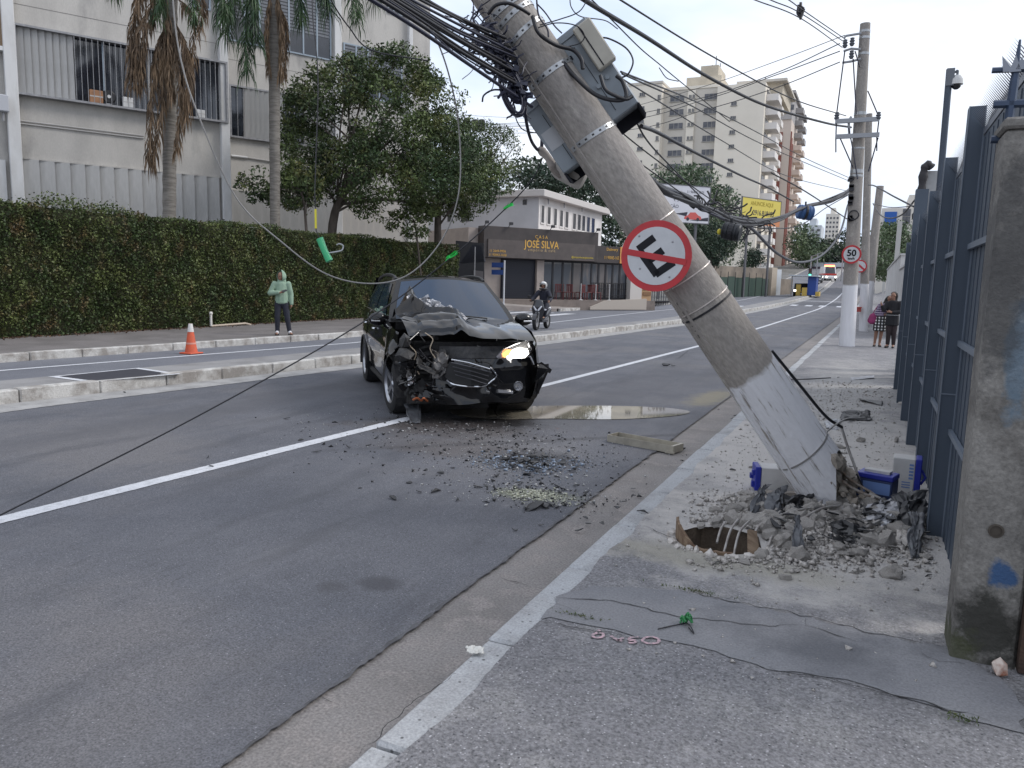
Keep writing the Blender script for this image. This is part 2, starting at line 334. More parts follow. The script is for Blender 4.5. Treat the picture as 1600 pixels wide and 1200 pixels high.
# ------------------------------------------------------------------ kerbs, stone by stone
def kerb(name, fx, y0, y1, w, h, mt, side, lens=(0.8, 1.05), yend=120, seed=1):
    rr = random.Random(seed); root = struct(empty(name)); y = y0
    while y < y1:
        l = rr.uniform(*lens); a, b = fx(y), fx(y + l)
        mb = MB(); j = rr.uniform(-.006, .006); hh = h + rr.uniform(-.008, .006)
        g_ = .008
        if side > 0: xs = (a, a + w, b + w, b)
        else: xs = (a - w, a, b, b - w)
        prof = [(xs[0] + j, y + g_), (xs[1] + j, y + g_), (xs[2] + j, y + l - g_), (xs[3] + j, y + l - g_)]
        mb.prism(prof, hh + .06); 
        o = obj('kerb_stone', mb, mt, root, bevel=.014); o.location.z = zr(y) - .06; y += l
    mb = MB(); ys = [v for v in YN if v > y] ; vs = []
    ys = [y] + [v for v in ys if v <= yend]
    for q in ys:
        a = fx(q); lo_, hi_ = (a, a + w) if side > 0 else (a - w, a)
        vs += [(lo_, q, zr(q) - .05), (lo_, q, zr(q) + h), (hi_, q, zr(q) + h), (hi_, q, zr(q) - .05)]
    mb.add(vs, [(4*i+k, 4*i+k+1, 4*i+k+5, 4*i+k+4) for i in range(len(ys) - 1) for k in range(3)])
    obj('far_kerb_run', mb, mt, root); return root
kerb('kerb_right', RK, -.6, 34, .19, .122, KERBM, 1, (.82, 1.02), 300, 3)
kerb('kerb_median', MEDR, 1.5, 46, .17, .185, KERBW, -1, (.85, 1.05), 300, 4)
kerb('kerb_left', lambda y: LKERB(y) if y < 31 else -13.2, 3, 31, .16, .16, KERBW, -1, (.9, 1.1), 31.5, 5)
kerb('kerb_cafe', LKERB, 40.2, 60, .16, .16, KERBW, -1, (1.2, 1.5), 300, 6)
struct(strip('median', MEDL, lambda y: MEDR(y) - .16, 0.172, mat('median_top', (0.25, 0.245, 0.245), .9, col2=(.18, .175, .175), scale=1.5, fine=.2, bump=.3, world=True), [y for y in YN if y <= 300]))
struct(strip('left_sidewalk', cst(-17.4), lambda y: LKERB(y) - .15, 0.150, mat('old_sidewalk', (0.17, 0.155, 0.15), .92, col2=(.12, .11, .105), scale=1.2, fine=.25, bump=.4, world=True), [y for y in YN if y <= 31]))
# black painted rectangle with white border on the median
q = [G(x, y, .178) for x, y in ((75, 588.5), (217, 574.5), (283, 584), (140, 597))]
cq = sum(q, V()) / 4
struct(obj('white_border', MB().add([tuple(p) for p in q], [(0, 1, 2, 3)]), PAINT))
struct(obj('black_plate_paint', MB().add([tuple(cq + (p - cq) * .84 + V((0, 0, .004))) for p in q], [(0, 1, 2, 3)]), BLACKP))
# ------------------------------------------------------------------ near sidewalk with the pit where the pole stood
from mathutils.geometry import delaunay_2d_cdt
hc = G(1124, 846, .128)
rr = random.Random(11); HOLE = []
for k in range(26):
    q_ = 2 * math.pi * k / 26; r0 = (.30 + rr.uniform(-.025, .025)); HOLE.append((hc.x + math.cos(q_) * r0 * .92, hc.y + math.sin(q_) * r0 * .95 + .03))
yl = [v for v in YJ if v <= 300]; left = []
for y in yl:
    a = mnoise.noise(V((y * 2.3, 9.1, 0))) * .03 + mnoise.noise(V((y * 9, 3.1, 0))) * .012 + mnoise.noise(V((y * 31, 3.1, 0))) * .006
    left.append((RK(y) + .145 + a, y))
right = [(3.0, y) for y in reversed(yl[::25])]
pts = [V(p) for p in left + right]; n0 = len(pts); pts += [V(p) for p in HOLE]
gx = [V((x, y)) for y in np.arange(-2.6, 300, 4) for x in (-.5, .8) if not (3.9 < y < 5.6)]
cd_ = delaunay_2d_cdt(pts + gx, [], [list(range(n0)), list(range(n0, n0 + len(HOLE)))[::-1]], 1, 1e-5)
vv, ff = cd_[0], cd_[2]
def inhole(p):
    return ((p[0] - hc.x) / .92) ** 2 + ((p[1] - hc.y - .03) / .95) ** 2 < .27 ** 2
fs = [f for f in ff if not inhole(sum((vv[i] for i in f), V((0, 0))) / len(f))]
sw = MB().add([(p[0], p[1], zr(p[1]) + .128) for p in vv], fs)
SIDEWALK = struct(obj('sidewalk', sw, WALK))
# pit
pit = MB(); n_ = len(HOLE); vs = []
for z, s in ((.1275, 1.0), (-.02, .93), (-.30, .86)): vs += [(hc.x + (x - hc.x) * s, hc.y + (y - hc.y) * s, z) for x, y in HOLE]
pit.add(vs, [(r * n_ + k, r * n_ + (k + 1) % n_, (r + 1) * n_ + (k + 1) % n_, (r + 1) * n_ + k) for r in range(2) for k in range(n_)] + [tuple(2 * n_ + k for k in range(n_))])
obj('pit', pit, DIRT, SIDEWALK)
# white broken rim of the pit
rim = MB()
for k in range(34):
    q_ = math.pi * (1.02 + .95 * k / 34); rim.rock((hc.x + math.cos(q_) * rr.uniform(.29, .34), hc.y + .03 + math.sin(q_) * rr.uniform(.29, .345), .130), rr.choice((.008, .012, .018, .03)), k, 1)
obj('broken_rim', rim, mat('raw_concrete', (0.52, 0.49, 0.46), .95, col2=(.40, .37, .34), scale=20, bump=.4), SIDEWALK)
# smoother cement band across the walk
def patch(name, px, mt, z, jit=.012, seed=0):
    P = [G(x, y, z) for x, y in px]; out = []
    for i in range(len(P)):
        a, b = P[i], P[(i + 1) % len(P)]; n = max(2, int((b - a).length / .05))
        for k in range(n):
            p = a.lerp(b, k / n); out.append((p.x + mnoise.noise(V((p.x * 9, p.y * 9, seed))) * jit * 2, p.y + mnoise.noise(V((p.x * 9, p.y * 9, seed + 7))) * jit * 2))
    c = delaunay_2d_cdt([V(p) for p in out], [], [list(range(len(out)))], 1, 1e-6)
    return struct(obj(name, MB().add([(p[0], p[1], z) for p in c[0]], c[2]), mt))
patch('cement_patch', [(868, 932), (930, 915), (1060, 922), (1120, 935), (1260, 964), (1380, 992), (1480, 1012), (1560, 1060), (1600, 1110), (1600, 1145), (1520, 1125), (1440, 1100), (1330, 1062), (1200, 1045), (1100, 1012), (960, 985), (880, 968), (845, 968)], PATCH, .1325, .02)
def crack(px, w=.008, seed=0, z=.1355):
    P = [G(x, y, z) for x, y in px]; Q = []
    for i in range(len(P) - 1):
        n = max(2, int((P[i + 1] - P[i]).length / .03))
        for k in range(n):
            p = P[i].lerp(P[i + 1], k / n); p.x += mnoise.noise(V((p.x * 14, p.y * 14, seed))) * .03; p.y += mnoise.noise(V((p.x * 14, p.y * 14, seed + 3))) * .03; Q.append(p)
    vs = []
    for i, p in enumerate(Q):
        t = (Q[min(i + 1, len(Q) - 1)] - Q[max(i - 1, 0)]).normalized(); nrm = V((-t.y, t.x, 0)); ww = w * (.5 + .8 * abs(mnoise.noise(V((i * .3, seed, 0))))) * (1 if 2 < i < len(Q) - 3 else .3)
        vs += [tuple(p + nrm * ww), tuple(p - nrm * ww)]
    obj('crack', MB().add(vs, [(2*i, 2*i+1, 2*i+3, 2*i+2) for i in range(len(Q) - 1)]), CRACK, SIDEWALK)
for i, c in enumerate([[(868, 933), (960, 938), (1060, 963), (1200, 978), (1255, 975)], [(1255, 975), (1330, 1000), (1360, 1002)], [(1060, 922), (1130, 936), (1260, 962), (1350, 985), (1480, 1012)],
                       [(845, 970), (905, 982), (960, 990), (1000, 1000)], [(1195, 1042), (1290, 1060), (1360, 1075), (1440, 1097), (1560, 1130)], [(850, 940), (890, 950), (905, 960)],
                       [(870, 960), (900, 952), (908, 945)], [(1010, 822), (1060, 845), (1100, 858)], [(1435, 1020), (1470, 1032), (1520, 1040)], [(560, 1180), (640, 1100), (720, 1050)], [(1255, 975), (1268, 965)]]): crack(c, (.0045, .004, .005, .0045, .0045, .003, .003, .006, .006, .003, .004)[i], i)
def gcrack(px, w, seed, z=.0045):
    crack(px, w, seed, z)
for i, c in enumerate([[(778, 902), (810, 908), (832, 920)], [(505, 1090), (530, 1100)]]): gcrack(c, .006, 30 + i)
for i, c in enumerate([[(1060, 560), (1075, 548), (1105, 545), (1130, 552)]]): gcrack(c, .010, 40 + i, .0158)
# chalk-pink sprayed note on the walk
SPRAY = mat('pink_spray', (0.50, 0.34, 0.37), .85, col2=(.20, .18, .19), scale=45, lo=.44, hi=.62, world=True)
def stroke(px, w=.007, z=.1345):
    P = catmull([G(x, y, z) for x, y in px], 6); vs = []
    for i, p in enumerate(P):
        t = (P[min(i + 1, len(P) - 1)] - P[max(i - 1, 0)]); t.z = 0; t.normalize(); nrm = V((-t.y, t.x, 0)); ww = w * (1 + .4 * mnoise.noise(V((i * .7, px[0][0], 0))))
        vs += [tuple(p + nrm * ww), tuple(p - nrm * ww)]
    return MB().add(vs, [(2*i, 2*i+1, 2*i+3, 2*i+2) for i in range(len(P) - 1)])
for s in ([(937, 984), (932, 989), (926, 992), (930, 996), (941, 995), (942, 990), (934, 989)], [(954, 993), (962, 998), (972, 1002)], [(974, 996), (964, 1001)], [(998, 995), (986, 996), (983, 1000), (992, 1000), (992, 1004), (982, 1004)],
          [(1008, 996), (1004, 1001), (1013, 1005), (1027, 1004), (1029, 998), (1018, 995), (1008, 996)]): obj('sprayed_figure', stroke(s), SPRAY, SIDEWALK)
# puddle running out from under the car
pud = [(700, 641), (760, 637), (850, 634), (960, 634), (1040, 637), (1078, 643), (1050, 650), (960, 655), (860, 654), (780, 655), (720, 650)]
P = catmull([G(x, y, .0195) for x, y in pud + pud[:1]], 5)[:-1]
c_ = delaunay_2d_cdt([V((p.x, p.y)) for p in P], [], [list(range(len(P)))], 1, 1e-6)
WATER = mat('puddle_water', (0.16, 0.145, 0.12), 0.03, spec=1.0, col2=(0.30, 0.265, 0.20), scale=1.6, world=True, rvar=0)
struct(obj('puddle', MB().add([(p[0], p[1], .0195) for p in c_[0]], c_[2]), WATER))
# ------------------------------------------------------------------ office block behind the hedge
def loc(px, py, M, y=0.0):            # pixel -> local (x, z) on the plane local y of frame M
    n = (M.to_3x3() @ V((0, 1, 0))); O = M @ V((0, y, 0)); p = M.inverted() @ PL(px, py, O, n); return p.x, p.z
OM = frame((-23.8, 23.6, 0), (.47, .883, 0), (.883, -.47, 0))
WALLO = mat('office_render', (0.47, 0.45, 0.42), .88, col2=(.385, .368, .345), scale=1.1, lo=.42, hi=.66, bump=.12, bscale=30, fine=.06, fscale=30, col3=(.27, .26, .25), scale3=.8, lo3=.56, hi3=.74, stretch=(1, 1, .35))
WHITEC = mat('white_column', (0.60, 0.60, 0.60), .8, col2=(.48, .475, .465), scale=2, stretch=(1, 1, .3), bump=.1)
FINM = mat('corrugated_board', (0.46, 0.455, 0.445), .75, col2=(.36, .355, .345), scale=2.5, stretch=(1, 1, .25), bump=.08)
FINR = mat('cream_board', (0.62, 0.585, 0.54), .75, col2=(.52, .49, .455), scale=2.5, stretch=(1, 1, .25))
GLASS = mat('dark_window', (0.012, 0.014, 0.020), .08, spec=.7, coat=.3, col2=(.03, .034, .045), scale=1.5)
METG = mat('grey_metal', (0.30, 0.30, 0.31), .5, .2, col2=(.22, .22, .23), scale=8)
METB = mat('bluegrey_metal', (0.26, 0.31, 0.36), .5, .2)
PIPEM = mat('conduit', (0.42, 0.41, 0.40), .6, .2)
office = empty('office_building', OM.translation); office.rotation_euler = OM.to_euler(); INV = Matrix()
tag(office, 'pale grey office block with bands of barred windows and vertical boards', 'building')
def op(name, mb, m_, par=office, **k): return obj(name, mb, m_, par, **k)
xB0 = loc(31, 200, OM)[0]; xB1 = loc(342, 200, OM)[0]; xA = xB0 - 7; RC = 2.5
xC0 = loc(356, 200, OM, RC)[0]; xC3 = loc(520, 60, OM, RC)[0]; xC3b = loc(531, 60, OM, RC)[0]; xD1 = loc(672, 60, OM, RC)[0]
zsB = loc(345, 190, OM)[1]; ztB = loc(345, 101, OM)[1]; zfB = loc(340, 278, OM)[1]
zsC = loc(353, 211, OM, RC)[1]; ztC = loc(353, 134, OM, RC)[1]; zfC = loc(356, 297, OM, RC)[1]
zuC = loc(520, 94, OM, RC)[1]; zuT = zuC + 2.6; ztop = 19.0
op('wall', MB().box((xA, 0, 0), (xB1 + .3, 9, ztop)), WALLO)
op('wall', MB().box((xB1 + .3, RC, 0), (xD1, 13, ztop)), WALLO)
def column(x0, x1, y, m_=WHITEC): op('column', MB().box((x0, y - .22, 0), (x1, y + .05, ztop - .05)), m_, bevel=.02)
column(loc(11, 200, OM)[0], xB0, -.1); column(xB1 + .02, xB1 + .36, -.02); column(xC3, xC3b, RC); column(loc(636, 60, OM, RC)[0], loc(642, 60, OM, RC)[0], RC)
def band(x0, x1, z0, z1, y, slat_ranges, glass_ranges, proud=.18, bar=.17, slatw=.20, fm=METG):
    fr = MB(); t = .07
    fr.box((x0, y - proud, z0 - t), (x1, y - .003, z0)); fr.box((x0, y - proud, z1), (x1, y - .003, z1 + t))
    fr.box((x0, y - proud, z0), (x0 + t, y - .003, z1)); fr.box((x1 - t, y - proud, z0), (x1, y - .003, z1))
    f = op('window_frame', fr, fm)
    for a, b in slat_ranges:
        n = max(1, int((b - a) / slatw)); w = (b - a) / n
        base = None
        for i in range(n):
            if base is None:
                base = obj('slat', MB().add([(0, .03, 0), (w * .96, -.055, 0), (w * .96, -.035, 0), (0, .05, 0), (0, .03, z1 - z0), (w * .96, -.055, z1 - z0), (w * .96, -.035, z1 - z0), (0, .05, z1 - z0)], [(0,3,2,1),(4,5,6,7),(0,1,5,4),(1,2,6,5),(2,3,7,6),(3,0,4,7)]), FINM, f)
                base.location = (a, y - .10, z0)
            else: dup(base, f, (a + i * w, y - .10, z0))
    for a, b in glass_ranges:
        obj('pane', MB().box((a, y - .03, z0), (b, y - .005, z1)), GLASS, f)
        mm = MB()
        for x in np.arange(a + .9, b - .3, 1.5): mm.box((x, y - .05, z0), (x + .05, y - .031, z1))
        if mm.v: obj('mullion', mm, METB, f)
        n = max(2, int((b - a) / bar)); base = None
        for i in range(n + 1):
            x = a + (b - a) * i / n
            if base is None:
                base = obj('bar', MB().box((-.009, -.009, 0), (.009, .009, z1 - z0)), METG, f); base.location = (x, y - proud + .03, z0)
            else: dup(base, f, (x, y - proud + .03, z0))
    return f
def lx(px, y=0.0, py=150): return loc(px, py, OM, y)[0]
band(xB0 - .05, xB1 + .30, zsB, ztB, 0, [(xB0 + .03, lx(117))], [(lx(117) + .02, lx(232)), (lx(236), xB1 + .22)], .30, .185)
band(xC0 + .05, xC3 - .05, zsC, ztC, RC, [(lx(381, RC), lx(440, RC)), (lx(475, RC), xC3 - .12)], [(xC0 + .12, lx(379, RC)), (lx(442, RC), lx(474, RC))], .16, .2)
def louvre_window(x0, x1, z0, z1, y, nmul):
    fr = MB(); t = .06
    fr.box((x0, y - .06, z0 - t), (x1, y - .003, z0)); fr.box((x0, y - .06, z1), (x1, y - .003, z1 + t))
    for i in range(nmul + 1):
        x = x0 + (x1 - x0 - .07) * i / nmul; fr.box((x, y - .07, z0), (x + .07, y - .002, z1))
    f = op('window_frame', fr, METB); obj('pane', MB().box((x0 + .01, y - .03, z0), (x1 - .01, y - .006, z1)), GLASS, f)
    bl = MB()
    for z in np.arange(z0 + .9, z1, .14): bl.box((x0 + .02, y - .05, z), (x1 - .02, y - .035, z + .09))
    obj('blind', bl, mat('office_blind', (.14, .15, .17), .6), f)
louvre_window(lx(357, RC, 60), xC3 - .1, zuC, zuT, RC, 7)
zD0 = loc(539, 69, OM, RC)[1]
louvre_window(xC3b + .15, loc(628, 60, OM, RC)[0], zD0 - 2.2, zD0, RC, 5)
louvre_window(loc(605, 15, OM, RC)[0], loc(632, 15, OM, RC)[0], loc(625, 23, OM, RC)[1], loc(625, 23, OM, RC)[1] + 2, RC, 3)
zuB = loc(325, 14, OM)[1]
louvre_window(loc(300, 15, OM)[0], loc(329, 15, OM)[0], zuB, zuB + 2, 0, 2)
# boards of the ground floor
def boards(x0, x1, z1, y, w, m_):
    base = None; n = int((x1 - x0) / w)
    for i in range(n):
        if base is None:
            base = op('board', MB().add([(0, .0, 0), (w * 1.02, -.10, 0), (w * 1.02, -.07, 0), (0, .03, 0), (0, 0, z1), (w * 1.02, -.10, z1), (w * 1.02, -.07, z1), (0, .03, z1)], [(0,3,2,1),(4,5,6,7),(0,1,5,4),(1,2,6,5),(2,3,7,6),(3,0,4,7)]), m_); base.location = (x0, y - .04, 0)
        else: dup(base, office, (x0 + i * w, y - .04, 0))
boards(xB0 + .02, xB1, zfB, 0, .47, FINM); boards(xC0, xC3, zfC, RC, .43, FINM); boards(xC3b, xD1 - .1, zfC, RC, .40, FINR); boards(xA, loc(11, 200, OM)[0], zfB - .1, 0, .5, WHITEC)
op('ledge', MB().box((xB0, -.10, zfB), (xB1, -.003, zfB + .05)), WALLO); op('ledge', MB().box((xC0, RC - .10, zfC), (xC3, RC - .003, zfC + .05)), WALLO)
za = loc(33, 189, OM)[1]
for dz in (0, .09): op('conduit', MB().tube([(xB0, -.04, za - dz), (lx(222), -.04, za - dz)], .022), PIPEM)
op('conduit', MB().tube([(xC0 + .1, RC - .05, loc(356, 243, OM, RC)[1]), (lx(384, RC), RC - .05, loc(356, 243, OM, RC)[1])], .05, 8), WHITEC)
op('conduit', MB().tube([(lx(384, RC), RC - .05, loc(356, 243, OM, RC)[1]), (xC3, RC - .05, loc(356, 243, OM, RC)[1] - .15)], .03, 6), PIPEM)
for z_, x0_, x1_, y_ in ((ztB + .75, xB0, xB1, 0), (ztC + 1.1, xC0, xC3, RC)): op('groove', MB().box((x0_, y_ - .006, z_), (x1_, y_ - .002, z_ + .02)), mat('joint', (.22, .21, .2), .9))
op('window_frame', MB().box((xA + 2, -.2, ztB - .75), (loc(9, 50, OM)[0], -.02, ztB + 3)), mat('brown_frame', (.25, .17, .10), .6))
op('window_ledge', MB().box((xA + 2, -.3, ztB - .9), (loc(17, 105, OM)[0], -.02, ztB - .76)), WHITEC)
cm = op('floodlight', MB().box((loc(1, 150, OM)[0] - .25, -.55, loc(5, 178, OM)[1]), (loc(11, 150, OM)[0], -.24, loc(5, 152, OM)[1])), mat('lamp_grey', (.42, .43, .46), .5), bevel=.03)
obj('bracket', MB().tube([(loc(4, 180, OM)[0], -.4, loc(4, 178, OM)[1]), (loc(3, 180, OM)[0], -.4, loc(4, 192, OM)[1])], .04), METG, cm)
# things kept on the window ledge behind the bars
def stored(name, lab, cat, px0, py0, px1, py1, m_, y=-.2):
    x0, z1 = loc(px0, py0, OM, y); x1, z0 = loc(px1, py1, OM, y)
    r = empty(name, OM @ V(((x0 + x1) / 2, y, zsB + .001))); r.rotation_euler = OM.to_euler(); w, h = (x1 - x0) / 2, z1 - z0
    obj('body', MB().box((-w, -.07, 0), (w, .09, h)), m_, r, bevel=.012); obj('flap', MB().box((-w * .98, -.074, h * .45), (w * .98, -.0705, h * .55)), PIPEM, r)
    tag(r, lab, cat)
stored('cardboard_box', 'brown cardboard box on the window ledge behind the bars', 'box', 139, 137, 161, 160, mat('card', (.33, .17, .09), .8, col2=(.25, .13, .07)))
stored('storage_box', 'white storage box on the window ledge beside the desk fan', 'box', 191, 148, 208, 166, WHITEC)
stored('paper_stack', 'white paper stack on the window ledge behind a palm trunk', 'papers', 307, 169, 320, 183, WHITEC)
fx, fz = loc(170, 150, OM, -.2); fr = empty('desk_fan', OM @ V((fx, -.2, zsB))); fr.rotation_euler = OM.to_euler()
tag(fr, 'dark round desk fan on the window ledge beside the cardboard box', 'fan')
rt = Matrix.Rotation(math.pi / 2, 4, 'X'); rt.translation = V((0, 0, .28))
obj('guard', MB().lathe([(.02, .04), (.2, .04), (.24, 0), (.2, -.04), (.02, -.04)], 18, rt), mat('fan_black', (.02, .02, .022), .4), fr, smooth=40)
obj('hub', MB().lathe([(0, .07), (.06, .07), (.06, .04)], 12, rt), WHITEC, fr); obj('stand', MB().box((-.09, -.05, 0), (.09, .05, .04)).box((-.02, -.02, .04), (.02, .02, .06)), METG, fr)
# ------------------------------------------------------------------ foliage tools
def leafmat(name, c1, c2, c3=None, pscale=.8, var=.5, rough=.55, trans=.0, lo=.42, hi=.62):
    m = bpy.data.materials.new(name); m.use_nodes = True; t = m.node_tree; b = t.nodes['Principled BSDF']; k = t.links.new
    g = t.nodes.new('ShaderNodeNewGeometry'); n = t.nodes.new('ShaderNodeTexNoise'); n.inputs['Scale'].default_value = pscale; n.inputs['Detail'].default_value = 6; k(g.outputs['Position'], n.inputs['Vector'])
    r = t.nodes.new('ShaderNodeMapRange'); r.inputs[1].default_value = lo; r.inputs[2].default_value = hi; k(n.outputs['Fac'], r.inputs[0])
    x = t.nodes.new('ShaderNodeMixRGB'); x.inputs[1].default_value = (*c1, 1); x.inputs[2].default_value = (*c2, 1); k(r.outputs[0], x.inputs[0]); cur = x.outputs[0]
    if c3:
        n2 = t.nodes.new('ShaderNodeTexNoise'); n2.inputs['Scale'].default_value = pscale * 1.3; n2.inputs['Detail'].default_value = 5; n2.inputs['Roughness'].default_value = .7
        mp_ = t.nodes.new('ShaderNodeMapping'); mp_.inputs['Location'].default_value = (13, 5, 2); k(g.outputs['Position'], mp_.inputs[0]); k(mp_.outputs[0], n2.inputs['Vector'])
        r2 = t.nodes.new('ShaderNodeMapRange'); r2.inputs[1].default_value = .53; r2.inputs[2].default_value = .68; k(n2.outputs['Fac'], r2.inputs[0])
        x2 = t.nodes.new('ShaderNodeMixRGB'); k(r2.outputs[0], x2.inputs[0]); k(cur, x2.inputs[1]); x2.inputs[2].default_value = (*c3, 1); cur = x2.outputs[0]
    rr_ = t.nodes.new('ShaderNodeMapRange'); rr_.inputs[3].default_value = 1 - var; rr_.inputs[4].default_value = 1 + var; k(g.outputs['Random Per Island'], rr_.inputs[0])
    mu = t.nodes.new('ShaderNodeMixRGB'); mu.blend_type = 'MULTIPLY'; mu.inputs[0].default_value = 1; k(cur, mu.inputs[1]); k(rr_.outputs[0], mu.inputs[2]); k(mu.outputs[0], b.inputs['Base Color'])
    b.inputs['Roughness'].default_value = rough; b.inputs['Specular IOR Level'].default_value = .35
    return m
def leaf_mesh(name, P, size, aspect=.5, up=None, upw=0.0, seed=1, vary=.5):
    r = np.random.default_rng(seed); n = len(P); P = np.asarray(P, float)
    a = r.normal(size=(n, 3)); 
    if up is not None: a = a + np.asarray(up) * upw
    a /= np.linalg.norm(a, axis=1)[:, None] + 1e-9
    b = r.normal(size=(n, 3)); b -= a * (a * b).sum(1)[:, None]; b /= np.linalg.norm(b, axis=1)[:, None] + 1e-9
    nn_ = np.cross(a, b)
    s = (size * (1 - vary + 2 * vary * r.random(n)))[:, None]
    v0 = P - a * s * .5; v2 = P + a * s * .5; v1 = P + b * s * aspect * .5 + nn_ * s * .08; v3 = P - b * s * aspect * .5 + nn_ * s * .08
    vs = np.stack([v0, v1, v2, v3], 1).reshape(-1, 3); fs = np.arange(n * 4).reshape(n, 4)
    return mesh_np(name, vs, fs)
BARK = mat('bark', (0.115, 0.095, 0.08), .95, col2=(.06, .05, .042), scale=6, bump=.8, bscale=18, stretch=(1, 1, .3))
# ------------------------------------------------------------------ clipped hedge wall
HX, HY0, HY1, HZ = -17.15, 2.0, 31.2, 3.10
hedge = empty('hedge_wall', (HX, 15, .15)); tag(hedge, 'tall clipped hedge wall with brown patches behind the far sidewalk', 'hedge')
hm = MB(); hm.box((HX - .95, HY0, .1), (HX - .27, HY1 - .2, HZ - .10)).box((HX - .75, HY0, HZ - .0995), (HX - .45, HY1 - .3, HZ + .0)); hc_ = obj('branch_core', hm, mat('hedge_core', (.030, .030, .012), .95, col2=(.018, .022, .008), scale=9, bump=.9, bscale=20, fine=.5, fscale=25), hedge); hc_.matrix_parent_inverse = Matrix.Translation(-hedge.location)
n1, n2, n3 = 125000, 14000, 6000
r = np.random.default_rng(5)
def hbulge(y, z): return .07 * np.sin(y * 1.7 + z * 1.3) + .05 * np.sin(y * 4.3 - z * 2.9 + 1) + .03 * np.sin(y * 9.1 + z * 7)
y = r.uniform(HY0, HY1, n1); z = .12 + (HZ - .1) * r.random(n1) ** .95
top = HZ + .05 * np.sin(y * 1.1) + .04 * np.sin(y * 3.7) ; z = np.minimum(z, top)
x = HX + hbulge(y, z) - np.abs(r.normal(0, .06, n1)) + np.where(z < .6, .06, 0)
A = np.stack([x, y, z], 1)
y = r.uniform(HY0, HY1, n2); x = HX - r.uniform(0, .95, n2); z = HZ + .05 * np.sin(y * 1.1) + .04 * np.sin(y * 3.7) + np.abs(r.normal(0, .035, n2)) * (1 + 2.2 * ((y > 11.5) & (y < 14))); B = np.stack([x, y, z], 1)
z = r.uniform(.15, HZ, n3); x = HX - r.uniform(0, .95, n3); y = HY1 + .06 * np.sin(z * 3) - np.abs(r.normal(0, .05, n3)); Cc = np.stack([x, y, z], 1)
HL = leafmat('hedge_leaf', (.038, .060, .018), (.090, .110, .034), (.125, .082, .038), 1.5, .65)
hl = obj('hedge_foliage', leaf_mesh('hedge_foliage', np.concatenate([A, B, Cc]), .060, .6, (1, 0, .3), .6, 3), HL, hedge); hl.matrix_parent_inverse = Matrix.Translation(-hedge.location); stuff(hl)
# dry litter and soil along the foot of the hedge
lit = np.stack([HX + np.abs(r.normal(0, .16, 2600)) + .02, r.uniform(HY0, HY1, 2600), .158 + r.random(2600) * .02], 1)
stuff(tag(obj('leaf_litter', leaf_mesh('leaf_litter', lit, .055, .6, (0, 0, 1), 0, 8), leafmat('dry_leaf', (.10, .055, .03), (.07, .04, .025), None, 2, .5)), 'dry brown leaf litter along the foot of the hedge', 'litter'))
# ------------------------------------------------------------------ trees
from mathutils.geometry import intersect_point_line
def in_poly(x, y, poly):
    c = False; n = len(poly); j = n - 1
    for i in range(n):
        xi, yi = poly[i]; xj, yj = poly[j]
        if (yi > y) != (yj > y) and x < (xj - xi) * (y - yi) / (yj - yi) + xi: c = not c
        j = i
    return c
def edge_d(x, y, poly):
    d = 1e9; p = V((x, y, 0))
    for i in range(len(poly)):
        a = V((*poly[i], 0)); b = V((*poly[(i + 1) % len(poly)], 0)); t = max(0, min(1, (p - a).dot(b - a) / max(1e-6, (b - a).length_squared))); d = min(d, (p - a - (b - a) * t).length)
    return d
def tree(name, label, poly, dep, thick, ncl, crad, nleaf, lsize, lm, trunk_px=None, trunk_r=.2, limbs=10, seed=1, aspect=.45, group=None, zbase=.0, cat='tree'):
    # crown: leaf clumps through a volume whose outline was read off the photograph and set at a real distance
    rr = random.Random(seed); xs = [p[0] for p in poly]; ys = [p[1] for p in poly]; cl = []; maxd = 0
    while len(cl) < ncl:
        x, y = rr.uniform(min(xs), max(xs)), rr.uniform(min(ys), max(ys))
        if not in_poly(x, y, poly): continue
        e = edge_d(x, y, poly); maxd = max(maxd, e); cl.append((x, y, e))
    C = []
    for x, y, e in cl:
        t = math.sqrt(min(1, e / max(1, maxd * .8))); C.append(D(x, y, dep + rr.uniform(-1, 1) * thick * (.25 + .75 * t)))
    r = np.random.default_rng(seed); per = nleaf // ncl; P = []
    for c in C:
        d = r.normal(size=(per, 3)); d /= np.linalg.norm(d, axis=1)[:, None]; rad = crad * (.55 + .5 * r.random((per, 1))) * rr.uniform(.7, 1.25)
        q = d * rad * np.array([1, 1, .72]); P.append(q + np.array(C[len(P)]))
    P = np.concatenate(P)
    if trunk_px: bx = G(*trunk_px[0], zbase) if len(trunk_px[0]) == 2 else D(*trunk_px[0])
    cen = sum(C, V()) / len(C)
    base = V((cen.x, cen.y, zbase)) if not trunk_px else D(trunk_px[0][0], trunk_px[0][1], dep); base.z = zbase
    root = empty(name, base); tag(root, label, cat, group); inv = Matrix.Translation(-base)
    tm = MB()
    tp = [base] + [D(x, y, dep) for x, y in (trunk_px or [])[1:]] + [cen]
    tp = catmull(tp, 5); N = len(tp); tm.tube(tp, [trunk_r * (1 - .65 * i / N) for i in range(N)], 8)
    fork = tp[int(N * .45)]
    for c in rr.sample(C, min(limbs, len(C))):
        s = tp[rr.randint(int(N * .35), N - 2)]; mid = s.lerp(c, .5) + V((rr.uniform(-.3, .3), rr.uniform(-.3, .3), rr.uniform(0, .4))) * trunk_r * 3
        q = catmull([s, mid, c], 5); tm.tube(q, [trunk_r * .26 * (1 - .8 * i / len(q)) for i in range(len(q))], 5)
    a = obj('trunk', tm, BARK, root, smooth=60); a.matrix_parent_inverse = inv
    b = obj('crown', leaf_mesh('crown', P, lsize, aspect, None, 0, seed), lm, root); b.matrix_parent_inverse = inv
    return root
LGREEN = leafmat('broad_leaf', (.034, .060, .022), (.092, .125, .04), (.13, .125, .04), .55, .6)
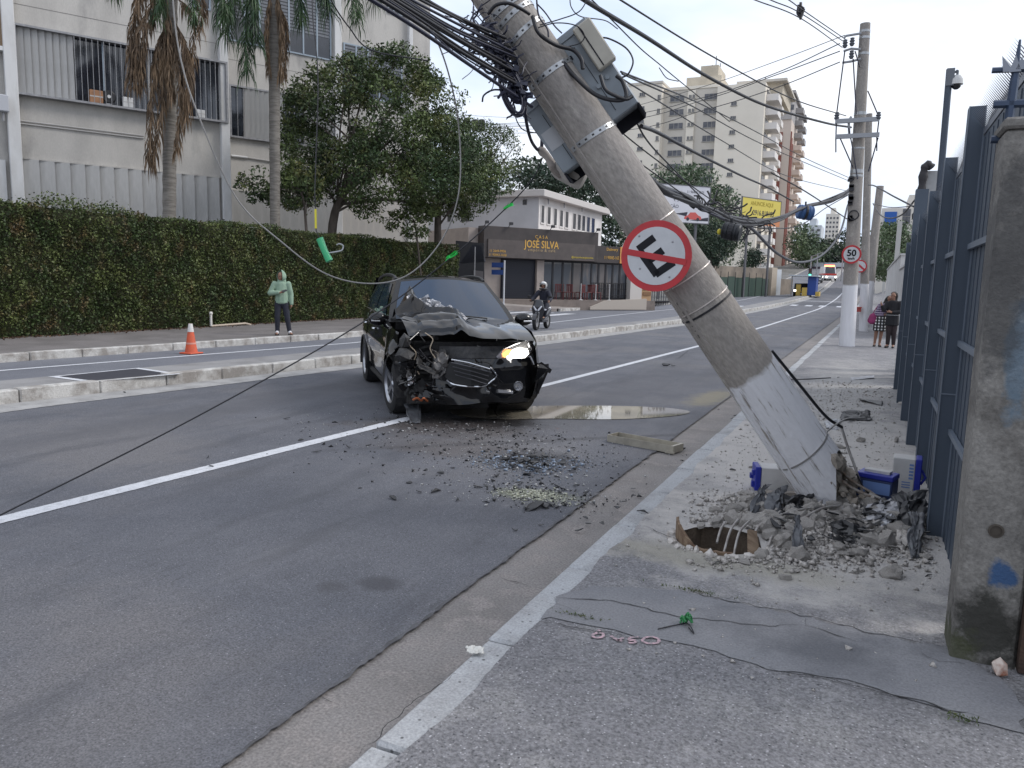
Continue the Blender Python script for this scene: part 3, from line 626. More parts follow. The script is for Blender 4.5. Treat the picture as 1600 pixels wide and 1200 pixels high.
LGREEN2 = leafmat('soft_leaf', (.040, .065, .022), (.085, .11, .036), None, .5, .5)
LDARK = leafmat('dark_leaf', (.022, .042, .026), (.048, .072, .038), None, .3, .5)
LFAR = leafmat('far_leaf_haze', (.06, .095, .055), (.11, .15, .075), None, .15, .45)  # paler green, distance haze put into the leaf colour
LYEL = leafmat('hedge_end_leaf', (.09, .10, .02), (.05, .075, .02), None, 2, .5)
tree('broadleaf_tree', 'broad dark green tree with leaning trunk rising behind the hedge', [(455, 140), (520, 92), (580, 82), (612, 66), (650, 78), (690, 112), (705, 150), (718, 170), (745, 215), (765, 262), (775, 300), (745, 310), (690, 315), (660, 330), (600, 325), (560, 330), (520, 300), (480, 315), (455, 330), (440, 290), (438, 250), (445, 200)],
     29.5, 2.6, 330, .55, 54000, .128, LGREEN, [(516, 420), (520, 350), (545, 290)], .21, 26, 21)
tree('sapling', 'thin sapling with sparse leaves between palm trunk and broad tree', [(380, 265), (405, 262), (425, 290), (440, 262), (470, 250), (500, 280), (490, 315), (450, 322), (410, 312), (378, 312)], 27.5, .8, 60, .35, 3600, .13, LGREEN, [(484, 420), (478, 350), (470, 300)], .06, 10, 22)
tree('small_tree', 'light green tree with upright trunk beside the hedge end', [(640, 240), (690, 205), (735, 215), (775, 255), (795, 290), (775, 320), (745, 335), (700, 345), (665, 330), (640, 330), (625, 290)], 34, 1.6, 130, .5, 15000, .13, LGREEN2, [(688, 420), (684, 355), (690, 300)], .20, 14, 23)
tree('branch_spray', 'low leafy bough of a shrub hanging over the hedge top', [(610, 330), (660, 318), (690, 335), (672, 360), (640, 372), (615, 362), (590, 345)], 30.5, .6, 34, .28, 1700, .12, LGREEN, [(665, 420), (650, 360)], .05, 8, 24, cat='shrub')
tree('feathery_tree', 'feathery grey green tree with open layered crown behind the cafe', [(700, 200), (735, 190), (790, 200), (812, 222), (800, 240), (812, 252), (800, 268), (770, 280), (730, 300), (700, 280)], 55, 3, 110, .75, 9000, .16, LGREEN2, [(740, 400), (742, 330)], .3, 24, 25)
tree('background_tree', 'dark round tree behind the roof of the cafe', [(790, 290), (800, 265), (830, 252), (870, 262), (905, 270), (935, 285), (960, 320), (975, 370), (960, 400), (935, 400), (935, 330), (850, 300)], 75, 4, 120, 1.5, 9000, .36, LDARK, [(880, 430), (880, 380)], .4, 10, 26)
tree('background_tree', 'big green tree behind the white billboard', [(1010, 300), (1015, 272), (1060, 262), (1110, 268), (1130, 295), (1150, 310), (1158, 350), (1150, 385), (1130, 395), (1130, 412), (1090, 420), (1070, 425), (1040, 400), (1030, 330)], 100, 6, 170, 1.9, 14000, .42, LFAR, [(1085, 450), (1085, 400)], .4, 14, 27)
tree('background_tree', 'low dark tree by the brown boundary wall', [(1090, 345), (1140, 350), (1150, 385), (1135, 410), (1110, 418), (1080, 400)], 78, 3, 60, 1.2, 5000, .3, LDARK, [(1115, 445), (1112, 420)], .25, 8, 28)
tree('background_tree', 'small conical tree beside the tall apartment block', [(1160, 415), (1165, 400), (1178, 388), (1188, 400), (1190, 416)], 95, 1.5, 24, .9, 2200, .26, LDARK, [(1176, 445), (1176, 420)], .2, 4, 29)
tree('background_tree', 'tall green tree beyond the pink striped tower', [(1242, 400), (1240, 360), (1255, 352), (1272, 362), (1282, 395), (1275, 410), (1250, 412)], 190, 6, 46, 2.6, 3600, .7, LFAR, [(1260, 440), (1260, 412)], .4, 5, 30, zbase=5)
tree('background_tree', 'wide dark tree over the far footbridge', [(1275, 410), (1270, 385), (1282, 378), (1300, 380), (1312, 368), (1330, 360), (1342, 372), (1345, 400), (1335, 415), (1300, 412)], 200, 6, 60, 2.6, 4200, .7, LDARK, [(1322, 440), (1322, 412)], .4, 5, 31, zbase=5)
tree('background_tree', 'green tree crown behind the white boundary wall', [(1362, 420), (1360, 380), (1372, 360), (1395, 352), (1420, 356), (1422, 420), (1400, 430), (1372, 432)], 70, 4, 90, 1.0, 7500, .26, LFAR, [(1392, 445), (1392, 430)], .25, 8, 32)
tree('fence_shrub', 'leafy shrub showing above the blue grey fence', [(1446, 295), (1460, 285), (1470, 295), (1468, 330), (1450, 340), (1436, 350), (1440, 320)], 15, .5, 26, .16, 1100, .075, LGREEN2, [(1470, 470), (1462, 340)], .03, 6, 33, cat='shrub')
# ------------------------------------------------------------------ palms
PALMB = mat('palm_bark', (0.20, 0.185, 0.165), .95, col2=(.11, .10, .088), scale=5, bump=.7, bscale=14, stretch=(.6, .6, 4))
PDEAD = leafmat('dead_frond', (.17, .115, .07), (.105, .072, .047), None, 1.5, .45, .8)
PGREEN = leafmat('green_frond', (.018, .045, .016), (.045, .085, .028), None, 1.2, .5, .4)
def frond(px, dep, L, nl, hang, seed, w0=.035):
    nl = int(nl * 1.5); w0 *= .62
    r = random.Random(seed); P = catmull([D(x, y, dep + dd) for x, y, dd in px], 8); mb = MB(); N = len(P)
    mb.tube(P, [.022 * (1 - .8 * i / N) for i in range(N)], 4)
    for k in range(nl):
        t = r.uniform(.12, 1) * (N - 1.01); i = int(t); p = P[i].lerp(P[i + 1], t - i); tg = (P[i + 1] - P[i]).normalized()
        sd_ = V((r.uniform(-1, 1), r.uniform(-1, 1), r.uniform(-.5, .3))); sd_ -= tg * sd_.dot(tg)
        d1 = (sd_.normalized() * (1.25 - hang) + tg * .35 + V((0, 0, -1)) * hang * .8).normalized(); d2 = (d1 * .5 + V((0, 0, -1)) * (.6 + hang)).normalized()
        w = w0 * r.uniform(.7, 1.2); l = L * 1.35 * r.uniform(.45, 1.1); q1 = p + d1 * l * .5; q2 = q1 + d2 * l * .5; wd = d1.cross(V((r.uniform(-1, 1), r.uniform(-1, 1), .3))).normalized() * w * .5
        mb.add([p - wd * .4, p + wd * .4, q1 + wd, q1 - wd, q2], [(0, 1, 2, 3), (3, 2, 4)])
    return mb
def palm(label, base, top, r0, r1, dead, green, dep):
    root = empty('palm_tree', base); tag(root, label, 'palm'); inv = Matrix.Translation(-V(base))
    tm = MB(); P = catmull([V(base), V(base).lerp(V(top), .5), V(top)], 24); N = len(P)
    tm.tube(P, [(r0 + (r1 - r0) * i / N) * (1 + .05 * math.sin(i * 2.4)) for i in range(N)], 12); o = obj('trunk', tm, PALMB, root, smooth=60); o.matrix_parent_inverse = inv
    for i, (px, L, n, h, w) in enumerate(dead): o = obj('dead_frond', frond(px, dep, L, n, h, 100 + i, w), PDEAD, root); o.matrix_parent_inverse = inv
    for i, (px, L, n, h, w) in enumerate(green): o = obj('frond', frond(px, dep, L, n, h, 200 + i, w), PGREEN, root); o.matrix_parent_inverse = inv
d1 = 23.2
pb1 = D(258, 335, d1); pb1.z = .1
dl = lambda *p: [(x, y, .0 if len(q) < 3 else q[2]) for q in p for x, y in [q[:2]]]
palm('palm with a skirt of dead brown fronds in front of the office windows', pb1, D(266, -70, d1) , .185, .22,
     [([(262, -40, 0), (222, -20, -.5), (206, 50, -.6), (204, 120, -.6)], .55, 200, .8, .05), ([(262, -30, 0), (240, 0, -.4), (215, 60, -.6), (210, 130, -.6)], .6, 200, .8, .05), ([(262, 30, 0), (245, 80, -.4), (238, 150, -.5), (232, 250, -.5)], .55, 260, .85, .05), ([(262, 20, -.2), (255, 90, -.4), (252, 170, -.5), (238, 255, -.5)], .5, 240, .85, .05),
      ([(262, 30, 0), (275, 80, -.4), (283, 150, -.5), (276, 235, -.5)], .5, 260, .85, .05), ([(265, 20, 0), (286, 60, -.4), (294, 110, -.5), (290, 185, -.5)], .55, 220, .85, .05), ([(265, -10, 0), (300, 20, -.2), (302, 80, -.2), (292, 160, -.3)], .5, 160, .8, .05), ([(265, -40, 0), (300, -30, -.3), (316, 0, -.4), (316, 42, -.4)], .5, 120, .8, .045), ([(262, 0, -.3), (262, 50, -.5), (264, 100, -.5), (268, 150, -.5)], .45, 240, .85, .05), ([(258, -20, -.3), (235, 30, -.5), (222, 80, -.6), (222, 130, -.5)], .5, 170, .85, .05), ([(262, -30, -.1), (225, -10, .3), (212, 40, .4), (208, 100, .4)], .5, 160, .8, .05)],
     [([(262, -60, 0), (255, -30, -.4), (250, 0, -.6), (247, 30, -.6)], .5, 160, .6, .04), ([(265, -60, 0), (290, -40, -.4), (300, -5, -.5), (305, 30, -.5)], .5, 160, .6, .04), ([(265, -60, 0), (310, -60, -.2), (345, -10, -.2), (352, 25, -.2)], .5, 160, .6, .04), ([(262, -60, 0), (220, -60, -.2), (190, -30, -.2), (175, -5, -.2)], .5, 120, .6, .04)], d1)
d2 = 26.2
pb2 = D(428, 360, d2); pb2.z = .1
palm('palm with drooping green fronds in front of the recessed office wing', pb2, D(428, -70, d2), .155, .21,
     [([(430, -20, 0), (438, 20, -.4), (440, 60, -.5), (438, 115, -.5)], .45, 220, .9, .05), ([(425, -20, 0), (418, 20, -.4), (416, 60, -.4), (420, 110, -.4)], .4, 160, .9, .05), ([(430, 0, .2), (446, 30, .1), (448, 70, .0), (443, 118, 0)], .4, 160, .9, .05)],
     [([(425, -60, 0), (385, -50, -.5), (362, 0, -.8), (352, 55, -.8)], .75, 300, .65, .045), ([(425, -60, 0), (395, -30, -.5), (384, 40, -.8), (386, 108, -.8)], .75, 320, .7, .045), ([(425, -60, 0), (372, -70, -.3), (345, -20, -.4), (345, 30, -.4)], .7, 240, .65, .045), ([(425, -60, 0), (400, -35, -.7), (398, 20, -.9), (404, 70, -.9)], .6, 200, .7, .045),
      ([(430, -60, 0), (470, -60, -.3), (500, -25, -.4), (515, 15, -.4)], .7, 240, .6, .045), ([(430, -60, 0), (490, -75, -.2), (540, -30, -.3), (556, 22, -.3)], .7, 240, .6, .045), ([(430, -60, 0), (500, -90, .2), (570, -45, .2), (585, 0, .2)], .7, 200, .6, .045), ([(430, -50, 0), (455, -30, -.5), (468, 0, -.6), (470, 30, -.6)], .6, 200, .65, .045), ([(430, -50, 0), (520, -60, 0), (555, -20, 0), (562, 45, 0)], .5, 160, .7, .04)], d2)
# ------------------------------------------------------------------ lettering
def text(name, s, M, size, mt, parent, ext=.004, shear=0.0, align='CENTER', sx=1.0, off=0.0, spacing=1.0):
    cu = bpy.data.curves.new(name, 'FONT'); cu.body = s; cu.size = size; cu.extrude = ext; cu.align_x = align; cu.align_y = 'CENTER'; cu.shear = shear; cu.offset = off; cu.space_character = spacing; cu.resolution_u = 3
    o = bpy.data.objects.new(name, cu); COL.objects.link(o); bpy.context.view_layer.update()
    me = bpy.data.meshes.new_from_object(o.evaluated_get(bpy.context.evaluated_depsgraph_get())); bpy.data.objects.remove(o)
    me.transform(M @ Matrix.Diagonal((sx, 1, 1, 1))); me.materials.clear(); me.materials.append(mt)
    o = bpy.data.objects.new(name, me); COL.objects.link(o); o.parent = parent; return o
def facing(M, x, y, z):     # text plane on a facade frame M: right = local x, up = z, standing at local y
    return Matrix(((1, 0, 0, x), (0, 0, -1, y), (0, 1, 0, z), (0, 0, 0, 1)))
# ------------------------------------------------------------------ cafe on the corner
CA, CB = D(752, 405, 43), D(930, 407, 47); cu_ = CB - CA; cu_.z = 0; CL = cu_.length; cu_.normalize(); CN = V((cu_.y, -cu_.x, 0))
CM = frame((CA.x, CA.y, 0), cu_, CN)
cl = lambda px, py, y=0.0: loc(px, py, CM, y)
cafe = empty('cafe_building', CM.translation); cafe.rotation_euler = CM.to_euler(); tag(cafe, 'corner cafe with dark brown fascia, gold lettering and glass front', 'building')
cpart = lambda n, mb, m_, par=cafe, **k: obj(n, mb, m_, par, **k)
FASC = mat('brown_fascia', (.055, .045, .043), .6, col2=(.040, .033, .032), scale=2); FASC2 = mat('brown_fascia_light', (.095, .078, .072), .6, col2=(.075, .062, .058), scale=2)
GOLD = mat('gold_letters', (.62, .36, .07), .45); BEIGE = mat('cafe_wall', (.36, .31, .28), .85, col2=(.30, .26, .24), scale=2); SHUT = mat('dark_shutter', (.010, .012, .022), .55)
FLOOR = cl(815, 467)[1]
zf0, zf1 = cl(840, 406)[1], cl(840, 358)[1]
cpart('wall', MB().box((-.6, .45, -.2), (CL, 7, zf1 - .1)), BEIGE)
cpart('fascia', MB().box((0, -.25, zf0), (CL, .44, zf1)), FASC, bevel=.02)
zm = cl(840, 378)[1]
cpart('fascia_band', MB().box((.25, -.32, zf0 + .04), (CL - .3, -.252, zm)), FASC2)
xc = cl(842, 380)[0]
text('lettering', 'C A S A', facing(CM, xc, -.262, cl(842, 371)[1]), .26, GOLD, cafe)
text('lettering', 'JOSÉ SILVA', facing(CM, xc, -.33, cl(842, 383)[1]), .60, GOLD, cafe, sx=.82, off=.006)
text('lettering', 'empório & café', facing(CM, xc, -.33, cl(842, 391.5)[1]), .24, mat('pale_gold', (.45, .33, .18), .5), cafe, spacing=1.25)
text('lettering', '11 2649-9936', facing(CM, cl(773, 393)[0], -.33, cl(773, 392.5)[1]), .19, GOLD, cafe)
text('lettering', '11 93043-1650', facing(CM, cl(773, 399)[0], -.33, cl(773, 398.5)[1]), .19, GOLD, cafe)
text('lettering', '@emporiocasajosesilva', facing(CM, cl(905, 402)[0], -.33, cl(905, 402.5)[1]), .17, mat('yellow_letters', (.55, .42, .06), .5), cafe)
x0, x1 = cl(788, 440)[0], cl(840, 440)[0]
cpart('shutter', MB().box((x0, .30, FLOOR), (x1, .44, zf0)), SHUT)
sl = MB()
for z in np.arange(FLOOR + .05, zf0, .13): sl.box((x0 + .02, .27, z), (x1 - .02, .299, z + .09))
cpart('shutter_ribs', sl, SHUT)
cpart('pier', MB().box((x1, .1, FLOOR - .3), (cl(851, 440)[0], .46, zf0)), BEIGE)
xg0, xg1 = cl(852, 440)[0], CL
SHOPG = mat('shop_glass', (.10, .11, .125), .05, spec=.6, col2=(.17, .155, .15), scale=1.1, lo=.45, hi=.55, stretch=(1.2, 1, .25)); FRD = mat('dark_frame', (.02, .02, .025), .5)
def glazing(xa, xb, y, z0, z1, n, par=cafe):
    for i in range(n):
        a = xa + (xb - xa) * i / n; b = xa + (xb - xa) * (i + 1) / n; f = MB()
        f.box((a, y - .05, z0), (a + .06, y + .05, z1)); f.box((b - .06, y - .05, z0), (b, y + .05, z1)); f.box((a + .06, y - .05, z1 - .1), (b - .06, y + .05, z1)); f.box((a + .06, y - .05, z0), (b - .06, y + .05, z0 + .12))
        o = cpart('window', f, FRD, par); obj('pane', MB().box((a + .06, y - .01, z0 + .12), (b - .06, y + .01, z1 - .1)), SHOPG, o)
glazing(xg0, xg1, .35, FLOOR, zf0, 5)
cpart('floor', MB().box((-.6, -1.2, -.1), (CL + 3.9, .34, FLOOR - .01)), mat('cafe_paving', (.21, .175, .155), .9, col2=(.16, .135, .12), scale=3))
# annex to the right of the fascia
xa1 = cl(985, 440)[0]
zan0, zan1 = cl(955, 411)[1], cl(955, 385)[1]
cpart('annex_fascia', MB().box((CL + .01, .1, zan0), (xa1, .5, zan1)), FASC)
cpart('annex_wall', MB().box((CL + .05, 1.2, 0), (xa1 + .6, 5, zan1 - .1)), BEIGE)
text('lettering', 'Delivery', facing(CM, cl(958, 391)[0], .09, cl(958, 390)[1]), .26, GOLD, cafe)
text('lettering', '11 93043-165', facing(CM, cl(957, 403)[0], .09, cl(957, 403)[1]), .28, GOLD, cafe, sx=.75)
cpart('orange_panel', MB().box((cl(970, 400)[0], .06, zan0), (cl(976, 400)[0], .098, zan1)), mat('orange_panel', (.6, .28, .08), .6))
glazing(CL + .05, xa1, .45, FLOOR + .0, zan0, 5)
rl = MB()
for z in (.25, .65, 1.0): rl.box((CL + .1, .3, FLOOR + z), (xa1 - .05, .34, FLOOR + z + .04))
for x in np.arange(CL + .15, xa1, .16): rl.box((x, .305, FLOOR + .05), (x + .02, .335, FLOOR + 1.04))
cpart('railing', rl, FRD)
cpart('pier', MB().box((xa1 + .02, .0, 0), (cl(1003, 450)[0], .5, zan0 - .4)), mat('white_pier', (.55, .52, .49), .85))
cpart('ramp_wall', MB().prism([(CL - 1.2, .05), (xa1 + .3, .05), (xa1 + .3, FLOOR + .12), (CL - .1, FLOOR - .02), (CL - 1.2, .2)], .2, Matrix(((1,0,0,0),(0,0,1,-1.3),(0,1,0,0),(0,0,0,1)))), mat('ramp', (.44, .39, .34), .9))
for px in (752, 793, 858, 929):
    x = min(max(cl(px, 356)[0], .1), CL - .1); o = cpart('spotlight', MB().box((x - .08, -.5, zf1 + .1), (x + .08, -.3, zf1 + .25)).tube([(x, -.35, zf1 + .15), (x, -.1, zf1)], .02), FRD)
# upper storey: plain white block set square to the street
WBW = mat('white_render', (.66, .63, .61), .85, col2=(.56, .535, .52), scale=.7, fine=.05, world=True); WBSHADE = mat('white_render_shade', (.50, .50, .52), .85, col2=(.44, .44, .46), scale=.7, world=True)  # second mix: same white render greyed, shade painted on the face turned from the sun
K = D(843, 297, 45.4); blk = empty('white_upper_block', (K.x, K.y, 0)); tag(blk, 'plain white two storey block with a row of ten slit windows above the cafe', 'building')
yb = PX(941, 330, K.x).y - K.y; xb = PY(668, 320, K.y).x - K.x
zsl = PX(843, 308, K.x).z; ztp = K.z
obj('wall', MB().box((xb, .003, 0), (-.003, yb, zsl)), WBW, blk); obj('side_wall', MB().box((xb, -.02, 0), (-.05, .002, zsl)), WBSHADE, blk)
obj('roof', MB().box((xb, -.45, zsl), (.5, yb + .4, ztp)), mat('roof_slab', (.52, .49, .47), .85), blk, bevel=.03)
base = None
for i, px in enumerate((847.5, 857.5, 867.5, 877, 885.5, 897.5, 905, 912, 919.5, 927)):
    a = PX(px - 3, 330, K.x).y - K.y; b = PX(px + 3.2, 330, K.x).y - K.y; zt = PX(847, 321, K.x).z; zb = PX(847, 348, K.x).z
    w = obj('window', MB().box((-.002, a, zb), (.03, a + .09, zt)).box((-.002, b - .09, zb), (.03, b, zt)).box((-.002, a, zb - .08), (.05, b, zb - .001)), WBW, blk); obj('pane', MB().box((-.001, a + .09, zb), (.012, b - .09, zt)), GLASS, w)
for px0, px1, py0, py1 in ((721, 734, 319, 346), (700, 708, 319, 346), (817, 823, 312, 320)):
    a, b = PY(px0, 330, K.y), PY(px1, 330, K.y); z0, z1 = PY(px0, py1, K.y).z, PY(px0, py0, K.y).z
    obj('window', MB().box((a.x - K.x, -.06, z0), (b.x - K.x, -.021, z1)), GLASS, blk)
for px, py in ((852, 314), (877, 320), (905, 326)):
    p = PX(px, py, K.x); obj('lamp_bracket', MB().tube([(0, p.y - K.y, p.z + .2), (.2, p.y - K.y, p.z + .1), (.22, p.y - K.y, p.z - .2)], .05), METG, blk)
# forecourt paving rising from the kerb to the shop floor
fcv = []; nf_ = 14
for k in range(nf_ + 1):
    a = CM @ V((-4 + (CL + 9) * k / nf_, -1.15 if k < 12 else 1.5, FLOOR - .02)); yk = 40.05 + 24 * k / nf_; b = V((LKERB(yk) - .15, yk, .162))
    fcv += [tuple(b), tuple(b.lerp(a, .5) - V((0, 0, .05))), tuple(a)]
fcs = [fcv[0], fcv[1], fcv[2]] + [(p[0], p[1], -.05) for p in fcv[:3]]
struct(obj('forecourt_edge', MB().add(fcs, [(0, 1, 4, 3), (1, 2, 5, 4)]), BEIGE))
struct(obj('forecourt', MB().add(fcv, [(3*k+q, 3*k+q+1, 3*k+q+4, 3*k+q+3) for k in range(nf_) for q in (0, 1)]), mat('forecourt_paving', (.30, .27, .25), .9, col2=(.22, .2, .185), scale=1.2, world=True)))
struct(strip('far_left_sidewalk', lambda y: -40, lambda y: LKERB(y) - .15, .16, LAND, [y for y in YN if y > 62]))
# dark gate and awning closing the side street
gt = empty('dark_gate', D(735, 460, 40.5)); gt.location.z = .16; tag(gt, 'black steel gate with flat canopy between the hedge and the cafe', 'gate')
gM = Matrix.Translation(-gt.location)
def gp(n, pts, d, m_):
    a = [D(x, y, 40.5) for x, y in pts]; mb = MB(); b = [p + V((-.35, .9, 0)) * d for p in a]; k = len(a)
    mb.add(a + b, [tuple(range(k)), tuple(range(k, 2 * k))[::-1]] + [(i, (i + 1) % k, k + (i + 1) % k, k + i) for i in range(k)]); o = obj(n, mb, m_, gt); o.matrix_parent_inverse = gM
gp('panel', [(712, 462), (756, 466), (756, 380), (712, 376)], .3, mat('gate_black', (.012, .012, .015), .6)); gp('canopy', [(718, 412), (757, 409), (752, 384), (738, 382)], .8, SHUT); gp('door', [(740, 465), (755, 466), (755, 424), (740, 422)], -.05, mat('gate_door', (.10, .09, .09), .7))
ps = empty('street_name_post', D(787, 472, 41)); ps.location.z = .2; tag(ps, 'slim white post with a blue street name plate outside the cafe', 'street sign')
h_ = D(787, 407, 41).z - .2
obj('post', MB().tube([(0, 0, 0), (0, 0, h_)], .045, 8), mat('post_white', (.6, .6, .62), .5), ps)
BLUE = mat('sign_blue', (.02, .06, .22), .5)
for z in (-.12, -.50): obj('name_plate', MB().box((-.75, -.02, h_ + z - .26), (-.05, .0, h_ + z)), BLUE, ps)
p2 = D(741, 460, 39); p2.z = .17; pp = obj('thin_post', MB().tube([(0, 0, 0), (0, 0, D(741, 386, 39).z - .17)], .03, 6), METG); pp.location = p2; tag(pp, 'thin grey steel post standing in front of the black gate', 'post')
# bistro chairs and rope posts outside the glass
RED = mat('red_plastic', (.12, .03, .03), .5)
def bistro(loc_, rz):
    r = empty('bistro_chair', loc_, rz); tag(r, 'red plastic chair outside the cafe glass front', 'chair', 'red chairs on the cafe terrace')
    obj('seat', MB().box((-.22, -.22, .43), (.22, .22, .47)), RED, r, bevel=.015); b = MB()
    for x in (-.15, -.05, .05, .15): b.box((x - .03, .19, .47), (x + .03, .22, .86))
    b.box((-.2, .185, .84), (.2, .225, .92)); obj('backrest', b, RED, r)
    for x in (-.19, .19):
        for y in (-.19, .19): obj('leg', MB().box((x - .02, y - .02, 0), (x + .02, y + .02, .43)), RED, r)
    return r
c0 = None
for i, px in enumerate((868, 876, 886, 897, 912, 922)):
    p = CM @ V((cl(px, 460)[0], -.35 - .3 * (i % 2), FLOOR - .01))
    if c0 is None: c0 = bistro(p, .6)
    else: copy_tree(c0, p, .6 + i * 1.3)
for i, px in enumerate((893, 916, 937)):
    p = CM @ V((cl(px, 465)[0], -.95, FLOOR - .01)); o = obj('rope_post', MB().lathe([(0, 0), (.12, 0), (.12, .03), (.025, .05), (.025, .9), (.04, .95), (0, .98)], 10), WHITEC, smooth=50); o.location = p; tag(o, 'short white post on the cafe terrace edge', 'post', 'posts on the cafe terrace edge')
# neighbouring wall, pillar cabinet and iron gate
nb = empty('garden_wall', D(1010, 475, 50)); nb.location.z = .3; tag(nb, 'iron railing and rust coloured meter cabinet beyond the cafe pier', 'wall')
nM = CM; inv = Matrix.Translation(-nb.location)
def npart(n, mb, m_): o = obj(n, mb, m_, nb); o.matrix_parent_inverse = inv; return o
mb = MB(); mb.M = CM; xq = cl(1004, 460)[0]; mb.box((xq, .1, .2), (cl(1019, 460)[0], .6, cl(1010, 448)[1])); npart('cabinet', mb, mat('cabinet_tan', (.42, .26, .14), .7))
mb = MB(); mb.M = CM
for z in (.3, .65): mb.box((xq + .1, .06, FLOOR + z), (xq + .75, .098, FLOOR + z + .22))
npart('cabinet_panel', mb, mat('cabinet_brown', (.22, .12, .06), .7))
mb = MB(); mb.M = CM
for x in np.arange(cl(1020, 460)[0], cl(1075, 460)[0], .2): mb.box((x, .3, .3), (x + .03, .33, 2.2))
mb.box((cl(1020, 460)[0], .29, 1.95), (cl(1075, 460)[0], .34, 2.02)); mb.box((cl(1020, 460)[0], .29, .5), (cl(1075, 460)[0], .34, .57)); npart('railing', mb, FRD)
# ------------------------------------------------------------------ hoardings
WPAN = mat('hoarding_white', (.62, .62, .66), .7, col2=(.56, .56, .6), scale=.5); INK = mat('hoarding_ink', (.03, .03, .045), .7); STEEL = mat('hoarding_steel', (.12, .12, .13), .6, .3)
def hoarding(label, px0, px1, py0, py1, dep0, dep1, m_, zg):
    a, b = D(px0, py1, dep0), D(px1, py1, dep1); t = D(px1, py0, dep1); u = b - a; u.z = 0; w = u.length; u.normalize(); n = V((u.y, -u.x, 0)); M = frame((a.x, a.y, 0), u, n)
    r = empty('billboard', (a.x, a.y, zg)); r.rotation_euler = M.to_euler(); tag(r, label, 'billboard'); z0, z1 = a.z - zg, t.z - zg
    obj('panel', MB().box((0, 0, z0), (w, .12, z1)), m_, r); f = MB(); f.box((-.08, -.02, z0 - .08), (w + .08, .14, z0)); f.box((-.08, -.02, z1), (w + .08, .14, z1 + .08)); f.box((-.08, -.02, z0), (0, .14, z1)); f.box((w, -.02, z0), (w + .08, .14, z1)); obj('frame', f, STEEL, r)
    for x in (w * .2, w * .8): obj('leg', MB().box((x - .1, .13, 0), (x + .1, .33, z1)), STEEL, r)
    return r, w, z0, z1
r, w, z0, z1 = hoarding('white billboard with a red car picture half hidden by the leaning pole', 1018, 1107, 294, 344.5, 70, 72, WPAN, 0)
def bt(s, fx, fz, size, m_=INK, **k): text('lettering', s, facing(None, w * fx, -.006, z0 + (z1 - z0) * fz), size, m_, r, .003, **k)
bt('CARRE', .25, .82, .62, off=.012); bt('11 94499-3273', .74, .84, .34, sx=.9); bt('9. 5 FERNIC', .52, .60, .42, sx=.9); bt('LAÇÃO', .34, .42, .42); bt('AQUI!', .32, .16, .40)
rp = mat('print_red', (.55, .10, .09), .6)
cp = [(0, .1), (.1, .32), (.5, .42), (.8, .72), (1.5, .74), (1.9, .46), (2.25, .36), (2.35, .12), (2.2, .05), (.1, .05)]
obj('printed_car', MB().prism([(w * .56 + x * .8, z0 + .25 + y * .95) for x, y in cp], .005, Matrix(((1,0,0,0),(0,0,1,-.011),(0,1,0,0),(0,0,0,1)))), rp, r)
for x in (.5, 1.85): obj('printed_wheel', MB().lathe([(0, 0), (.16, 0)], 12, Matrix(((1,0,0,w * .56 + x * .8),(0,0,-1,-.016),(0,1,0,z0 + .32),(0,0,0,1)))), INK, r)
obj('printed_shadow', MB().prism([(w * .40, z0 + .75), (w * .62, z0 + .95), (w * .6, z0 + .55)], .004, Matrix(((1,0,0,0),(0,0,1,-.010),(0,1,0,0),(0,0,0,1)))), INK, r)
obj('printed_shadow', MB().prism([(w * .66, z0 + .2), (w * .99, z0 + .55), (w * .99, z0 + .2)], .004, Matrix(((1,0,0,0),(0,0,1,-.010),(0,1,0,0),(0,0,0,1)))), INK, r)
r, w, z0, z1 = hoarding('yellow billboard offering advertising space in front of the pink striped tower', 1159, 1219, 316, 338, 84, 88, mat('hoarding_yellow', (.62, .51, .10), .7), 0)
bt('ANUNCIE AQUI', .5, .74, .62, mat('hoarding_olive', (.30, .22, .01), .7), sx=.92, off=.01); bt('2916.818185', .55, .26, .78, INK, sx=.95, off=.012)
obj('lower_strip', MB().box((w * .25, 0, z0 - .75), (w * 1.0, .1, z0 - .09)), mat('strip_orange', (.55, .22, .10), .7), r)
# ------------------------------------------------------------------ apartment towers
def tower(name, label, x0, x1, y0, y1, z1, m_, zg=2.5):
    r = empty(name, ((x0 + x1) / 2, y0, zg)); tag(r, label, 'apartment block'); inv = Matrix.Translation(-r.location)
    def part(n, mb, mm, par=None):
        o = obj(n, mb, mm, par or r)
        if par is None: o.matrix_parent_inverse = inv
        return o
    return r, part
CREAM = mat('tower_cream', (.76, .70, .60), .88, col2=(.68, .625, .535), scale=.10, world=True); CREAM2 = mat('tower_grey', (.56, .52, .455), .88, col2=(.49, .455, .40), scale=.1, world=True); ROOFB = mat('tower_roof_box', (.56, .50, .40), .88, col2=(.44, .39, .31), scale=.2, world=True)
WIN = mat('tower_window', (.055, .058, .07), .3, col2=(.13, .13, .14), scale=.8); SILL = mat('tower_sill', (.30, .285, .26), .8)
YT = 170.0
def TX(px, py=250): return PY(px, py, YT).x
def TZ(px, py): return PY(px, py, YT).z
r1, tp = tower('apartment_tower', 'tall cream apartment block with rooftop tank and slatted balconies', TX(985), TX(1186), YT, YT + 30, 45, CREAM)
xl, xm0, xm1, xr, xr2 = TX(975), TX(1032), TX(1116), TX(1118), TX(1190)
zt0, ztm, ztr = TZ(985, 137), TZ(1060, 140), TZ(1150, 134)
tp('wall', MB().box((xl, YT - 1.5, 0), (xm0, YT + 26, zt0)), CREAM); tp('wall', MB().box((xm0, YT + .5, 0), (xm1, YT + 26, ztm)), CREAM2); tp('wall', MB().box((xr - .2, YT - 1.2, 0), (xr2, YT + 28, ztr)), CREAM)
